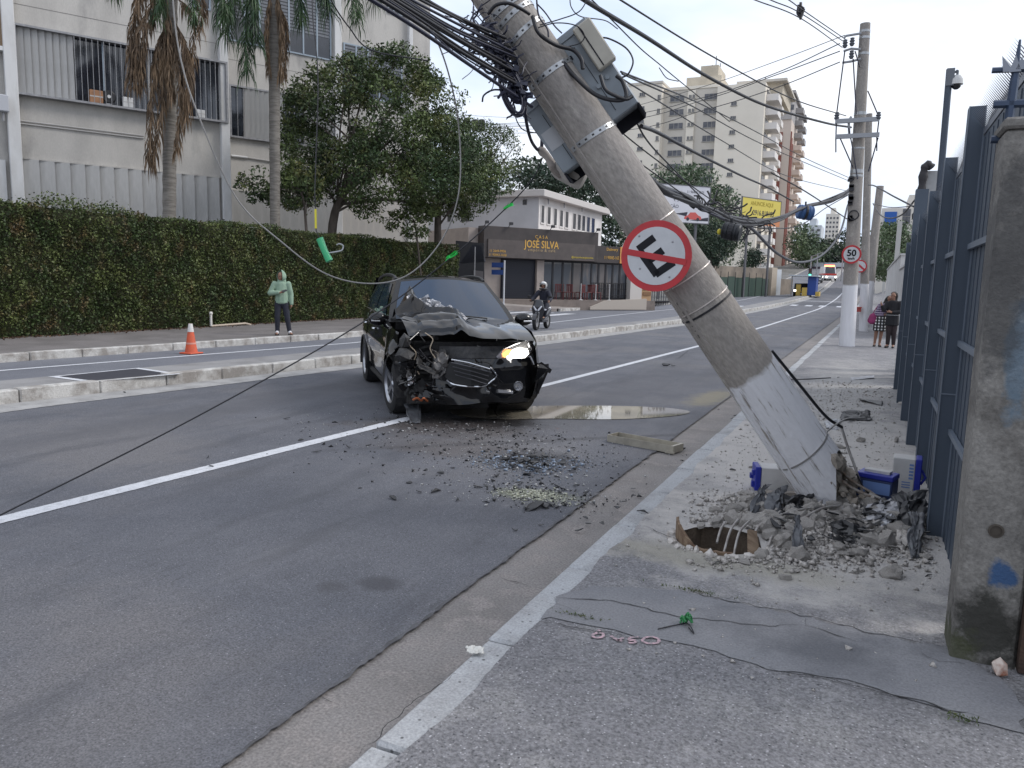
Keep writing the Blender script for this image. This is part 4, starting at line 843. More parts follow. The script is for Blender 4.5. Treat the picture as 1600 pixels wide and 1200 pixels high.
tp('stair_shaft', MB().box((TX(1069), YT + .1, 0), (TX(1081), YT + .6, ztm - .3)), CREAM)
tp('parapet', MB().box((xl - .2, YT - 1.7, zt0), (xm0 + .1, YT + 26, zt0 + .5)), CREAM2); tp('parapet', MB().box((xm0 + .12, YT + .3, ztm), (xm1, YT + 26, ztm + .6)), CREAM)
tp('lift_house', MB().box((TX(1058), YT + 5, ztm), (TX(1113), YT + 20, TZ(1085, 111))), ROOFB); tp('water_tank', MB().box((TX(1075), YT + 8, TZ(1085, 113)), (TX(1103), YT + 17, TZ(1085, 88))), ROOFB)
tp('roof_pavilion', MB().box((TX(1142), YT + 8, ztr - 1), (TX(1208), YT + 26, TZ(1175, 118))), ROOFB); tp('roof_slab', MB().box((TX(1136), YT + 6, TZ(1175, 118)), (TX(1216), YT + 27, TZ(1175, 114))), CREAM2)
for px, py0, py1 in ((1093, 60, 88), (1087, 75, 88), (1175, 95, 114), (1100, 72, 88)): tp('antenna', MB().tube([(TX(px), YT + 12, TZ(px, py1 + 6)), (TX(px), YT + 12, TZ(px, py0 + 4))], .09, 4), STEEL)
fh = (TZ(1055, 155) - TZ(1040, 262)) / 5.0
def wgrid(part, xa, xb, h, zlist, y, frame_w=.12):
    base = None; w = xb - xa
    for z in zlist:
        o = part('window', MB().box((0, -.06, 0), (w, .04, h)), WIN) if base is None else dup(base, r1)
        if base is None:
            base = o; s = obj('sill', MB().box((-.15, -.14, -.16), (w + .15, .05, -.005)), SILL, o); mfr = obj('frame', MB().box((w * .33, -.08, 0), (w * .33 + .1, -.061, h)).box((w * .66, -.08, 0), (w * .66 + .1, -.061, h)), SILL, o)
        else:
            o.matrix_parent_inverse = base.matrix_parent_inverse
            for c in base.children: dup(c, o)
        o.location = (xa, y, z)
zs = lambda px, py, n, f=fh: [TZ(px, py) - f * i for i in range(n)]
wgrid(tp, TX(1042), TX(1063), 1.15, zs(1052, 158, 12), YT + .44); wgrid(tp, TX(1095), TX(1114), 1.15, zs(1104, 155, 12), YT + .44)
wgrid(tp, TX(1071.5), TX(1075), .7, zs(1073, 154, 12), YT + .04); wgrid(tp, TX(1077), TX(1080.5), .7, zs(1078, 153.5, 12), YT + .04)
wgrid(tp, TX(1139), TX(1147), .7, zs(1143, 167, 12), YT - 1.26); wgrid(tp, TX(998), TX(1006), .7, zs(1002, 153, 10), YT - 1.56); wgrid(tp, TX(1026), TX(1030), .9, zs(1028, 158, 10), YT - 1.56)
# balcony stack on the street side
for i in range(13):
    z = ztr - 3.2 - fh * i
    if z < 4: break
    o = tp('balcony', MB().box((xr2 + .01, YT + 1, z), (xr2 + 2.4, YT + 7, z + .3)).box((xr2 + 2.2, YT + 1, z + .3), (xr2 + 2.4, YT + 7, z + 1.3)).box((xr2 + .01, YT + 1, z + .3), (xr2 + 2.2, YT + 1.2, z + 1.3)), mat('balcony_white', (.66, .63, .6), .8) if i == 0 else bpy.data.materials['balcony_white'])
    obj('opening', MB().box((xr2 + .012, YT + 1.3, z + .35), (xr2 + .06, YT + 6.5, z + 2.4)), WIN, o).matrix_parent_inverse = Matrix()
    o2 = tp('balcony', MB().box((xr2 + .01, YT + 13, z), (xr2 + 1.9, YT + 17, z + .3)).box((xr2 + 1.7, YT + 13, z + .3), (xr2 + 1.9, YT + 17, z + 1.3)).box((xr2 + .01, YT + 13, z + .3), (xr2 + 1.7, YT + 13.2, z + 1.3)), bpy.data.materials['balcony_white'])
# second tower with red brown stripes
YT = 215.0
r2, tq = tower('striped_tower', 'pinkish tower with red brown vertical stripes and grey upper floors', TX(1205), TX(1240), YT, YT + 30, 50, CREAM)
PINK = mat('tower_pink', (.62, .53, .46), .88, col2=(.55, .47, .41), scale=.1, world=True); GREYT = mat('tower_stained', (.38, .36, .35), .9, col2=(.27, .26, .255), scale=.25, world=True, stretch=(1, 1, .3)); BRN = mat('tower_stripe', (.22, .075, .055), .8)
xa, xb = TX(1195, 200), TX(1236, 200); zt = TZ(1230, 147)
tq('wall', MB().box((xa, YT, 0), (xb, YT + 28, TZ(1225, 187))), PINK); tq('upper_wall', MB().box((xa + .01, YT - .3, TZ(1225, 187)), (xb + .01, YT + 28, zt)), GREYT); tq('brown_band', MB().box((xa, YT - .5, TZ(1225, 195)), (TX(1236, 200) - 3, YT - .31, TZ(1225, 184))), BRN)
tq('roof_edge', MB().box((xa - .3, YT - .8, zt), (xb + .6, YT + 28.3, zt + .7)), GREYT)
for k, fxx in enumerate((.3, 2.6, 4.9)): tq('stripe', MB().box((xb + .002, YT + fxx, 0), (xb + .25, YT + fxx + 1.2, TZ(1236, 205) - 1.2 * k)), BRN)
for fxx in (-7.6, -5.2, -2.8): tq('stripe', MB().box((xb + fxx, YT - .25, 0), (xb + fxx + .9, YT - .002, TZ(1230, 200) - 1)), BRN)
for i in range(14):
    z = zt - 3 - 3.2 * i
    if z < 7: break
    tq('balcony', MB().box((xb + .02, YT + 9, z), (xb + 1.9, YT + 14, z + 1.3)), GREYT if i < 3 else PINK)
    tq('balcony', MB().box((xb + .02, YT + 18, z), (xb + 1.9, YT + 23, z + 1.3)), GREYT if i < 3 else PINK)
base = None
for zz in (TZ(1225, 160), TZ(1225, 173)):
    for px in (1221, 1228, 1234):
        o = tq('window', MB().box((0, -.05, 0), (1.1, .05, 1.3)), WIN); o.location = (TX(px, 165), YT - .35, zz)
for i in range(9):
    for px in (1203, 1209):
        o = tq('window', MB().box((0, -.05, 0), (.8, .05, 1.3)), WIN); o.location = (TX(px, 260), YT - .02, TZ(1205, 215) - i * 3.2)
# far blocks
def far_block(name, label, px0, px1, py, Y, zd, m_, rows, cols):
    a, b = PY(px0, py, Y), PY(px1, py, Y); r = empty(name, ((a.x + b.x) / 2, Y, 6)); tag(r, label, 'apartment block'); w = (b.x - a.x) / 2; h = a.z - 6
    obj('wall', MB().box((-w, 0, -4), (w, zd, h)), m_, r); obj('roof_box', MB().box((-w * .4, 2, h), (w * .35, zd * .7, h + 3)), m_, r); base = None; ww = 2 * w / cols * .55
    for i in range(rows):
        for j in range(cols):
            p = (-w + 2 * w * (j + .22) / cols, -.05, h - 2.6 - i * (h / rows) * .95)
            if base is None: base = obj('window', MB().box((0, -.05, 0), (ww, .05, h / rows * .42)), WIN, r); base.location = p
            else: dup(base, r, p)
PALEB = mat('far_cream', (.66, .62, .56), .9); PALEG = mat('far_grey', (.50, .53, .56), .9)
far_block('far_block', 'cream high rise far down the street above the trees', 1291, 1312, 334, 420, 20, PALEB, 14, 4)
far_block('far_block', 'grey green slab block far behind the striped tower', 1256, 1284, 352, 360, 20, PALEG, 10, 3)
far_block('far_block', 'tan low block beside the striped tower', 1244, 1262, 372, 330, 18, mat('far_tan', (.58, .50, .38), .9), 6, 3)
rb, tb = tower('blue_panel_block', 'white block with a tall blue panel behind the right hand trees', 0, 0, 110, 130, 20, PALEB, 1); YT = 110.0
xa, xb = TX(1377, 340), TX(1434, 320); tb('wall', MB().box((xa, YT, 0), (xb + 9, YT + 20, TZ(1400, 325))), PALEB); tb('blue_panel', MB().box((TX(1382, 340), YT - .15, TZ(1390, 362)), (TX(1401, 340), YT - .002, TZ(1390, 331))), mat('panel_blue', (.02, .10, .38), .6))
tb('lift_house', MB().box((TX(1421, 310), YT + 1, TZ(1400, 326)), (xb + 8, YT + 9, TZ(1425, 303))), PALEB)
for px in (1410, 1416):
    for py in (333, 345):
        o = tb('window', MB().box((0, -.06, 0), (.45, .02, .9)), WIN); o.location = (TX(px, 340), YT, TZ(px, py + 5))
# ------------------------------------------------------------------ boundary wall, kiosk, far traffic
OLD = mat('old_wall', (.28, .235, .19), .92, col2=(.17, .145, .12), scale=.5, bump=.3, world=True); GRN = mat('green_sheet', (.035, .065, .05), .7)
p0, p1 = D(1112, 447, 82), D(1206, 446, 92)
u = (p1 - p0); u.z = 0; L_ = u.length; M = frame((p0.x, p0.y, 0), u, V((u.y, -u.x, 0))); bw = empty('boundary_wall', M.translation); bw.rotation_euler = M.to_euler(); tag(bw, 'old brown boundary wall with green sheet fence in front', 'wall')
ll = lambda px, py: loc(px, py, M)
obj('wall', MB().box((-1.5, .3, 0), (ll(1204, 430)[0], .6, ll(1160, 417)[1])), OLD, bw); zg = ll(1160, 434)[1]
xe = ll(1201, 440)[0]; n = 9
for i in range(n): 
    a = -1.5 + (xe + 1.5) * i / n; obj('sheet', MB().box((a + .03, 0, .3), (a + (xe + 1.5) / n - .03, .05, zg + .1 * (i % 2))), GRN, bw)
    obj('post', MB().box((a - .03, -.04, .3), (a + .03, -.003, zg + .6)), FRD, bw)
obj('gate_pier', MB().box((ll(1203, 440)[0], -.2, 0), (ll(1211, 440)[0], .4, ll(1207, 418)[1])), mat('pier_tan', (.42, .36, .29), .9), bw)
obj('gate', MB().box((ll(1212, 440)[0], -.1, .2), (ll(1219, 440)[0], 0, ll(1215, 421)[1])), PALEG, bw)
obj('far_wall', MB().box((ll(1220, 440)[0], .5, .2), (ll(1245, 440)[0], .8, ll(1230, 436)[1])), OLD, bw)
ZK = zr(95); kp = PY(1266, 458, 95.0)
ko = empty('bus_shelter', (kp.x, 95, ZK + .17)); tag(ko, 'blue bus shelter with pale roof and yellow base on the median', 'bus shelter')
KB = mat('shelter_blue', (.015, .055, .26), .5); KY = mat('shelter_yellow', (.50, .35, .08), .7)
hk = PY(1265, 432, 95).z - ZK - .17
obj('side_panel', MB().box((-.35, 0, .1), (.55, .12, hk)), KB, ko); obj('back_panel', MB().box((.45, .13, .1), (.55, 3.8, hk)), KB, ko)
obj('roof', MB().box((-2.4, -.5, hk), (.75, 4.2, hk + .14)), PALEG, ko); obj('base', MB().box((-.9, -.25, 0), (-.36, .35, .95)), KY, ko); obj('base', MB().box((.56, -.2, 0), (.95, 2.5, .5)), KY, ko); obj('bench', MB().box((-1.7, .5, .4), (-.5, 3, .5)), KY, ko); obj('base', MB().box((-1.6, .36, 0), (-1.1, .9, 1.3)), KY, ko)
obj('post', MB().tube([(-2.1, .2, 0), (-2.1, .2, hk)], .05, 6), METG, ko)
def car_simple(name, label, cat, px, py, Y, rz, col, lights=True, L_=4.2, H=1.5, Wd=1.75):
    p = PY(px, py, Y); r = empty(name, (p.x, Y, zr(Y) + .02), rz); tag(r, label, cat)
    prof = [(-L_/2, .35), (-L_/2, .8), (-L_/2 + .9, .95), (-L_/2 + 1.6, H), (L_/2 - .9, H), (L_/2 - .1, .95), (L_/2, .4)]
    M = Matrix(((0, 0, 1, -Wd/2), (1, 0, 0, 0), (0, 1, 0, 0), (0, 0, 0, 1)))
    obj('body', MB().prism(prof, Wd, M), col, r, bevel=.06)
    obj('windscreen', MB().add([(-Wd*.42, -L_/2 + .88, 1.0), (Wd*.42, -L_/2 + .88, 1.0), (Wd*.38, -L_/2 + 1.5, H - .06), (-Wd*.38, -L_/2 + 1.5, H - .06)], [(0, 1, 2, 3)]), GLASS, r).location = (0, -.03, .03)
    for s in (-1, 1):
        for y in (-L_/2 + .8, L_/2 - .8): obj('wheel', MB().lathe([(.1, -.1), (.31, -.1), (.31, .1), (.1, .1)], 12, Matrix.Translation((s * Wd * .44, y, .31)) @ Matrix.Rotation(math.pi/2, 4, 'Y')), mat('tyre', (.02, .02, .02), .8), r)
        hl_ = mat('headlamp_lit', (.9, .9, .85), .3, emit=(1, .95, .8), estr=6) if lights else WHITEC
        obj('headlight', MB().ball((s * Wd * .36, -L_/2 - .0, .66), (.17, .06, .11), 8, 5), hl_, r)
    return r
car_simple('oncoming_car', 'dark car with lit headlights beside the blue shelter', 'car', 1254, 446, 98, 0, mat('car_grey', (.06, .06, .065), .3, coat=.5))
car_simple('oncoming_car', 'small dark car waiting near the ambulance', 'car', 1276, 440, 140, 0, mat('car_dark', (.03, .035, .045), .3, coat=.5), False)
am = car_simple('ambulance', 'white ambulance with red markings and lit red beacons', 'ambulance', 1293, 436, 150, .25, mat('ambulance_white', (.68, .68, .68), .4), True, 5.6, 2.5, 2.0)
obj('red_panel', MB().box((-1.02, -2.2, 1.0), (1.02, 2.6, 1.25)), mat('ambulance_red', (.5, .04, .03), .5), am); obj('beacon', MB().box((-.8, -1.1, 2.5), (.8, -.6, 2.75)), mat('beacon_red', (.8, .1, .05), .4, emit=(1, .12, .04), estr=9), am)
Yb = 205; fb = empty('footbridge', PY(1310, 425, Yb)); fb.location.z = zr(Yb); tag(fb, 'dark footbridge spanning the far end of the street', 'bridge'); za = PY(1310, 417, Yb).z - zr(Yb)
obj('deck', MB().box((-8, 0, za - 1.0), (9, 3, za)), mat('bridge_purple', (.10, .075, .10), .8), fb); obj('parapet', MB().box((-7, -.1, za), (9, 0, za + 1.0)), PALEG, fb)
for x in (-7.5, 8): obj('pier', MB().box((x, .5, -2), (x + .8, 2.5, za - 1)), OLD, fb)
for i, (px, py, Y) in enumerate(((1268, 400, 150), (1278, 396, 160), (1317, 402, 150))):
    p = PY(px, py, Y); o = empty('lamp_post', (p.x, Y, zr(Y))); h = p.z - zr(Y); obj('pole', MB().tube([(0, 0, 0), (0, 0, h)], .11, 6), METG, o); obj('arm', MB().tube([(0, 0, h - .1), (.9, -.3, h + .2)], .07, 5), METG, o); tag(o, 'pale steel lamp post near the far footbridge', 'lamp post', 'lamp posts near the footbridge')
tl = PY(1266, 426.5, 112); o = empty('traffic_light', (tl.x, 112, zr(112))); tag(o, 'traffic light showing green above the bus shelter', 'traffic light'); h = tl.z - zr(112)
obj('pole', MB().tube([(0, 0, 0), (0, 0, h + .4)], .07, 6), METG, o); hd = obj('housing', MB().box((-.2, -.25, h - .5), (.2, -.08, h + .6)), FRD, o)
for k, (c, e) in enumerate((((.1, .02, .02), 0), ((.1, .07, .02), 0), ((.05, .8, .5), 7))): obj('lens', MB().lathe([(0, 0), (.14, 0)], 10, Matrix(((1,0,0,0),(0,0,-1,-.26),(0,1,0,h + .4 - .35 * k),(0,0,0,1)))), mat('lens', c, .4, emit=c, estr=e), hd)
# ------------------------------------------------------------------ fence on the right
FEN = mat('fence_sheet', (.070, .090, .120), .55, .15, col2=(.056, .073, .10), scale=1.5, stretch=(1, 1, .3), bump=.05, bscale=12)
FENL = mat('fence_edge', (.16, .19, .235), .5, .2); SPK = mat('galvanised_spikes', (.22, .235, .27), .45, .5)
fence = empty('sheet_fence', (.55, 5.2, .12)); tag(fence, 'tall blue grey sheet metal fence with spiked top along the sidewalk', 'fence'); finv = Matrix.Translation(-fence.location)
def fp(n, mb, m_, par=None, **k):
    o = obj(n, mb, m_, par or fence, **k)
    if par is None: o.matrix_parent_inverse = finv
    return o
cols = [(5.5, 5.6, 2.80), (7.1, 7.2, 2.74), (8.7, 8.8, 2.66), (10.3, 10.4, 2.58), (11.9, 12.0, 2.5), (13.5, 13.6, 2.42)]
prev = 4.1
for (a, b, zt) in cols:
    o = fp('column', MB().box((.455, a, .1), (.545, b, zt)), FEN); obj('edge_strip', MB().box((.4535, a - .006, .1), (.4585, a - .0005, zt)), FENL, o); obj('edge_strip', MB().box((.538, a - .007, .1), (.546, a - .0005, zt)), FENL, o); obj('seam', MB().box((.459, a - .005, 1.05), (.537, a - .0005, 1.058)), FENL, o)
    zq = min(0, zt - 2.80) * .9; p = fp('panel', MB().box((.545, prev, .1), (.565, a, 2.62 + zq)), FEN)
    n = max(3, int((a - prev) / .16)); rb = MB()
    for i in range(n): y = prev + (a - prev) * (i + .5) / n; rb.box((.540, y - .012, .12), (.5445, y + .012, 2.6 + zq))
    obj('rib', rb, FEN, p)
    for z in (.80, 1.36, 1.95): obj('rail', MB().box((.517, prev + .002, z), (.5395, a - .008, z + .035)), FENL, p)
    sp = MB(); y = prev - (.15 if prev < 5 else 0)
    while y < a - .01:
        for sgn, dx, dz in ((-1, -.085, .10), (1, .03, .13)):
            sp.add([(.55, y, 2.66), (.55, y + .034, 2.66), (.55 + dx, y + .017 + .01 * sgn, 2.66 + dz), (.553, y + .017, 2.655)], [(0, 1, 2), (0, 2, 3), (1, 3, 2)])
        y += .037
    sp.box((.54, prev - (.15 if prev < 5 else 0), 2.625), (.585, a - .003, 2.662)); sp.v = [(x, y_, z + zq) for x, y_, z in sp.v]; o = fp('spike_strip', sp, SPK); prev = b
# pillar
PILM = mat('pillar_concrete', (.215, .205, .19), .92, col2=(.15, .142, .132), scale=5, bump=.5, bscale=35, fine=.2, fscale=60, col3=(.075, .068, .062), scale3=2.6, lo3=.5, hi3=.66, world=True)
add_spots(PILM, [])
def add_box_spots(m, spots):
    t = m.node_tree; b = t.nodes['Principled BSDF']; k = t.links.new; pos = t.nodes.new('ShaderNodeNewGeometry').outputs['Position']
    nz_ = t.nodes.new('ShaderNodeTexNoise'); nz_.inputs['Scale'].default_value = 9; nz_.inputs['Detail'].default_value = 8; nz_.inputs['Roughness'].default_value = .7; k(pos, nz_.inputs['Vector'])
    for c, rad, col, st in spots:
        mpn = t.nodes.new('ShaderNodeMapping'); mpn.vector_type = 'TEXTURE'; mpn.inputs['Location'].default_value = c; mpn.inputs['Scale'].default_value = rad; k(pos, mpn.inputs[0])
        ln = t.nodes.new('ShaderNodeVectorMath'); ln.operation = 'LENGTH'; k(mpn.outputs[0], ln.inputs[0])
        ad = t.nodes.new('ShaderNodeMath'); ad.operation = 'MULTIPLY_ADD'; k(nz_.outputs['Fac'], ad.inputs[0]); ad.inputs[1].default_value = 2.2; k(ln.outputs['Value'], ad.inputs[2])
        r = t.nodes.new('ShaderNodeMapRange'); r.inputs[1].default_value = 2.15; r.inputs[2].default_value = 1.7; r.inputs[4].default_value = st; k(ad.outputs[0], r.inputs[0])
        x = t.nodes.new('ShaderNodeMixRGB'); k(r.outputs[0], x.inputs[0]); x.inputs[2].default_value = (*col, 1); k(b.inputs['Base Color'].links[0].from_socket, x.inputs[1]); k(x.outputs[0], b.inputs['Base Color'])
p_bl = PY(1565, 900, 3.65); p_b2 = PY(1590, 555, 3.65); p_mo = PY(1545, 985, 3.65); p_tp = PY(1575, 420, 3.65)
add_box_spots(PILM, [((p_mo.x, 3.65, p_mo.z), (.16, 1, .22), (.022, .022, .018), .9), ((p_mo.x - .1, 3.65, p_mo.z - .15), (.1, 1, .14), (.045, .05, .022), .8), ((p_bl.x, 3.65, p_bl.z), (.06, 1, .07), (.03, .075, .17), .95), ((p_b2.x, 3.65, p_b2.z), (.05, 1, .3), (.10, .16, .22), .7), ((p_tp.x, 3.65, p_tp.z), (.12, 1, .5), (.05, .05, .052), .7)])
xe = PY(1588, 1000, 3.65).x
pil = empty('concrete_pillar', (.5, 3.65, .12)); tag(pil, 'stained concrete gate pillar with flaking blue paint at the fence end', 'pillar'); pinv = Matrix.Translation(-pil.location)
pm = MB().grid(lambda u, v: (.435 + (xe - .435) * u, 3.65 + .006 * mnoise.noise(V((u * 4, v * 20, 0))), .1 + 2.24 * v), 6, 40)
o = obj('shaft', MB().box((.435, 3.655, .08), (xe + .01, 3.92, 2.335)), PILM, pil, bevel=.012); o.matrix_parent_inverse = pinv
o = obj('cement_cap', MB().box((.425, 3.64, 2.336), (xe + .2, 3.93, 2.38)), PILM, pil, bevel=.01); o.matrix_parent_inverse = pinv
c_ = PY(1556, 829, 3.655); o = obj('bolt_hole', MB().lathe([(.0, .0), (.028, .0), (.03, .004), (.022, .006)], 14, Matrix(((1,0,0,c_.x),(0,0,-1,3.652),(0,1,0,c_.z),(0,0,0,1)))), mat('rust_dark', (.06, .05, .04), .9), pil); o.matrix_parent_inverse = pinv
gate = obj('rusty_gate', MB().box((xe + .012, 3.62, .135), (1.6, 3.68, 2.3)), mat('rust', (.055, .032, .022), .9, col2=(.02, .014, .012), scale=4, bump=.5, world=True)); tag(gate, 'dark rusty steel gate edge beside the concrete pillar', 'gate')
bp = G(1560, 1052, .134); br = obj('brick_fragment', MB().rock((0, 0, .03), .035, 5, 1), mat('brick_white', (.5, .43, .38), .9, col2=(.25, .1, .06), scale=20)); br.location = bp; tag(br, 'whitewashed brick fragment at the foot of the concrete pillar', 'brick')
# rails and spear above the pillar
sg = empty('spear_railing', (.62, 3.95, 2.38)); tag(sg, 'blue steel railing with tall spear post above the concrete pillar', 'railing'); si = Matrix.Translation(-sg.location)
SPB = mat('spear_blue', (.035, .055, .10), .45, .2)
Ysp = 3.86
a, b = PY(1571, 228, Ysp), PY(1594, 62, Ysp)
mb = MB().tube([a, a.lerp(b, .6), b], [.017, .017, .004], 6); o = obj('spear_post', mb, SPB, sg); o.matrix_parent_inverse = si
for x0, y0, x1, y1, r_ in ((1552, 163, 1700, 158, .017), (1550, 110, 1700, 104, .012), (1548, 218, 1700, 214, .016)):
    o = obj('rail', MB().tube([PY(x0, y0, Ysp), PY(x1, y1, Ysp)], r_, 6), SPB, sg); o.matrix_parent_inverse = si
for (x0, y0, x1, y1, w) in ((1576, 112, 1566, 87, .02), (1586, 112, 1588, 85, .022), (1596, 108, 1597, 88, .02)):
    a, b = PY(x0, y0, Ysp - .02), PY(x1, y1, Ysp - .02); wd = V((w, 0, 0)); o = obj('spike', MB().add([a - wd, a + wd, b, a + V((0, .02, 0))], [(0, 1, 2), (0, 2, 3), (1, 3, 2)]), SPK, sg); o.matrix_parent_inverse = si
# camera mast behind the fence
Yc = 11.0; a, b = PY(1466, 320, Yc), PY(1484, 108, Yc); mast = empty('camera_mast', (a.x, Yc, .12)); tag(mast, 'slim dark mast with a white dome security camera behind the fence', 'camera mast'); mi = Matrix.Translation(-mast.location)
mb = MB(); tdir = (b - a).normalized(); s0 = a - tdir * ((a.z - .12) / tdir.z); mb.tube([s0, b], .038, 8); o = obj('pole', mb, mat('mast_blue', (.05, .065, .09), .5, .2), mast, smooth=60); o.matrix_parent_inverse = mi
c = PY(1495, 124, Yc); o = obj('arm', MB().tube(catmull([b - V((0, 0, .05)), b + V((.06, 0, -.04)), c + V((0, 0, .10)), c + V((0, 0, .04))], 4), .014, 6).box(b - V((.03, .05, .2)), b + V((.055, .05, 0))), mat('mast_bracket', (.12, .13, .15), .5), mast); o.matrix_parent_inverse = mi
o = obj('camera_body', MB().lathe([(0, .05), (.04, .045), (.068, .0), (.07, -.04), (.075, -.06), (0, -.06)], 16, Matrix.Translation(c)), WHITEC, mast, smooth=50); o.matrix_parent_inverse = mi
d_ = obj('dome', MB().ball(c - V((0, 0, .06)), (.055, .055, .06), 12, 8), mat('dome_dark', (.02, .02, .025), .1), o); 
# beyond the fence: panel post, white walls, pale posts, concrete pier with dark tarpaulin
Yq = 15.6; a, b = PY(1404, 590, Yq), PY(1421, 598, Yq); o = obj('fence_panel_post', MB().box((a.x, Yq, .12), (b.x + .02, Yq + .25, PY(1412, 296, Yq).z)), FEN); tag(o, 'narrow blue grey panel standing free beyond the spiked fence', 'panel')
o = obj('fence_panel_post', MB().box((.72, 14.2, .12), (.80, 15.4, 2.55)), FEN); tag(o, 'set back blue grey panel beside the gap in the fence', 'panel')
WHW = mat('white_wall', (.56, .55, .54), .9, col2=(.42, .41, .40), scale=1.2, lo=.45, hi=.7, bump=.2, world=True)
def wallseg(x, y0, y1, z, label, px=None):
    o = empty('boundary_wall', (x, y0, .12)); tag(o, label, 'wall'); obj('wall', MB().box((0, 0, 0), (.25, y1 - y0, z)), WHW, o); obj('coping', MB().box((-.05, -.05, z), (.3, y1 - y0 + .05, z + .07)), WHW, o)
    return o
zw = lambda px, py, X: PX(px, py, X).z - .12
w1 = wallseg(.98, 27.5, 34, zw(1398, 427, .98), 'white boundary wall beside the two embracing women')
w2 = wallseg(1.0, 34.3, 62, zw(1372, 438, 1.0) , 'long cream boundary wall running on past the second pole')
for i, (px, py0, py1, X, lab) in enumerate(((1395, 430, 362, 1.25, 'pale concrete post rising behind the cream wall'), (1380, 432, 396, 1.3, 'shorter pale post farther along the cream wall'))):
    a = PX(px, py0, X); o = obj('concrete_post', MB().box((X, a.y, .1), (X + .28, a.y + .3, PX(px + 1, py1, X).z)), mat('pale_post', (.46, .45, .43), .85)); tag(o, lab, 'post')
a = PX(1440, 330, .95); zt = PX(1452, 266, .95).z
o = empty('concrete_pier', (.95, 16.5, .12)); tag(o, 'grey concrete pier with dark tarpaulin hanging on it behind the fence', 'pier'); oi = Matrix.Translation(-o.location)
Yp = 16.5; x0, x1 = PY(1442, 290, Yp).x, PY(1463, 290, Yp).x; zt = PY(1452, 267, Yp).z
q = obj('shaft', MB().box((x0, Yp, .1), (x1, Yp + .35, zt)), mat('pier_grey', (.42, .42, .42), .85, col2=(.33, .33, .33), scale=3, world=True), o); q.matrix_parent_inverse = oi
tp_ = catmull([PY(1456, 262, Yp - .05), PY(1450, 257, Yp - .08), PY(1444, 266, Yp - .08), PY(1440, 295, Yp - .08), PY(1435, 325, Yp - .08), PY(1430, 343, Yp - .08)], 5)
q = obj('tarpaulin', MB().tube(tp_, [.07 + .012 * math.sin(i * 1.7) for i in range(len(tp_))], 8), mat('tarp_dark', (.03, .028, .032), .7), o, smooth=60); q.matrix_parent_inverse = oi
# ------------------------------------------------------------------ poles
def pole_mat(name, zpaint, cover=1.0, seedv=0.0):
    m = mat(name, (.295, .27, .245), .88, col2=(.24, .22, .205), scale=2.2, bump=.35, bscale=45, fine=.16, fscale=50, col3=(.35, .325, .295), scale3=7, lo3=.55, hi3=.7, stretch=(1, 1, .45))
    t = m.node_tree; b = t.nodes['Principled BSDF']; k = t.links.new; tcn = t.nodes.new('ShaderNodeTexCoord'); sp = t.nodes.new('ShaderNodeSeparateXYZ'); k(tcn.outputs['Object'], sp.inputs[0])
    n = t.nodes.new('ShaderNodeTexNoise'); n.inputs['Scale'].default_value = 4; n.inputs['Detail'].default_value = 6; k(tcn.outputs['Object'], n.inputs['Vector'])
    ad = t.nodes.new('ShaderNodeMath'); ad.operation = 'MULTIPLY_ADD'; k(n.outputs['Fac'], ad.inputs[0]); ad.inputs[1].default_value = .35 * cover; k(sp.outputs['Z'], ad.inputs[2])
    r = t.nodes.new('ShaderNodeMapRange'); r.inputs[1].default_value = zpaint + .18 * cover + .015; r.inputs[2].default_value = zpaint + .18 * cover - .03; k(ad.outputs[0], r.inputs[0])
    mp_ = t.nodes.new('ShaderNodeMapping'); mp_.inputs['Scale'].default_value = (14, 14, 1.3); mp_.inputs['Location'].default_value = (seedv, 0, 0); k(tcn.outputs['Object'], mp_.inputs[0])
    n2 = t.nodes.new('ShaderNodeTexNoise'); n2.inputs['Scale'].default_value = 1.6; n2.inputs['Detail'].default_value = 8; n2.inputs['Roughness'].default_value = .65; k(mp_.outputs[0], n2.inputs['Vector'])
    r2 = t.nodes.new('ShaderNodeMapRange'); r2.inputs[1].default_value = .63 if cover > .5 else .85; r2.inputs[2].default_value = .565 if cover > .5 else .8; k(n2.outputs['Fac'], r2.inputs[0])
    mu = t.nodes.new('ShaderNodeMath'); mu.operation = 'MULTIPLY'; k(r.outputs[0], mu.inputs[0]); k(r2.outputs[0], mu.inputs[1])
    x = t.nodes.new('ShaderNodeMixRGB'); k(mu.outputs[0], x.inputs[0]); k(b.inputs['Base Color'].links[0].from_socket, x.inputs[1])
    n3 = t.nodes.new('ShaderNodeMixRGB'); k(n2.outputs['Fac'], n3.inputs[0]); n3.inputs[1].default_value = (.76, .76, .79, 1); n3.inputs[2].default_value = (.55, .54, .55, 1); k(n3.outputs[0], x.inputs[2]); k(x.outputs[0], b.inputs['Base Color']); return m
BLK = mat('cable_black', (.012, .012, .016), .5); BLU = mat('cable_blue_black', (.014, .016, .035), .5); GAL = mat('galvanised', (.42, .43, .44), .4, .7, col2=(.30, .31, .32), scale=12); STW = mat('steel_strand', (.30, .29, .28), .5, .4)
A0 = D(1309, 785, 5.62); A1 = D(781, 0, 5.2); ax = (A1 - A0).normalized()
A0 = A0 - ax * ((A0.z - .16) / ax.z)
vc = (C0 - A0); yl_ = -(vc - ax * vc.dot(ax)).normalized(); xl_ = yl_.cross(ax)
PM = Matrix((xl_, yl_, ax)).transposed().to_4x4(); PM.translation = A0; PINV = PM.inverted()
lean = empty('leaning_pole', A0); lean.matrix_world = PM; tag(lean, 'broken concrete utility pole leaning over the road with white painted foot', 'utility pole')
def pr(z): return .214 - .0128 * z
def s_of(px, py):
    d = ray(px, py).normalized(); w0 = A0 - C0; b_ = ax.dot(d); return (b_ * w0.dot(d) - w0.dot(ax)) / (1 - b_ * b_)
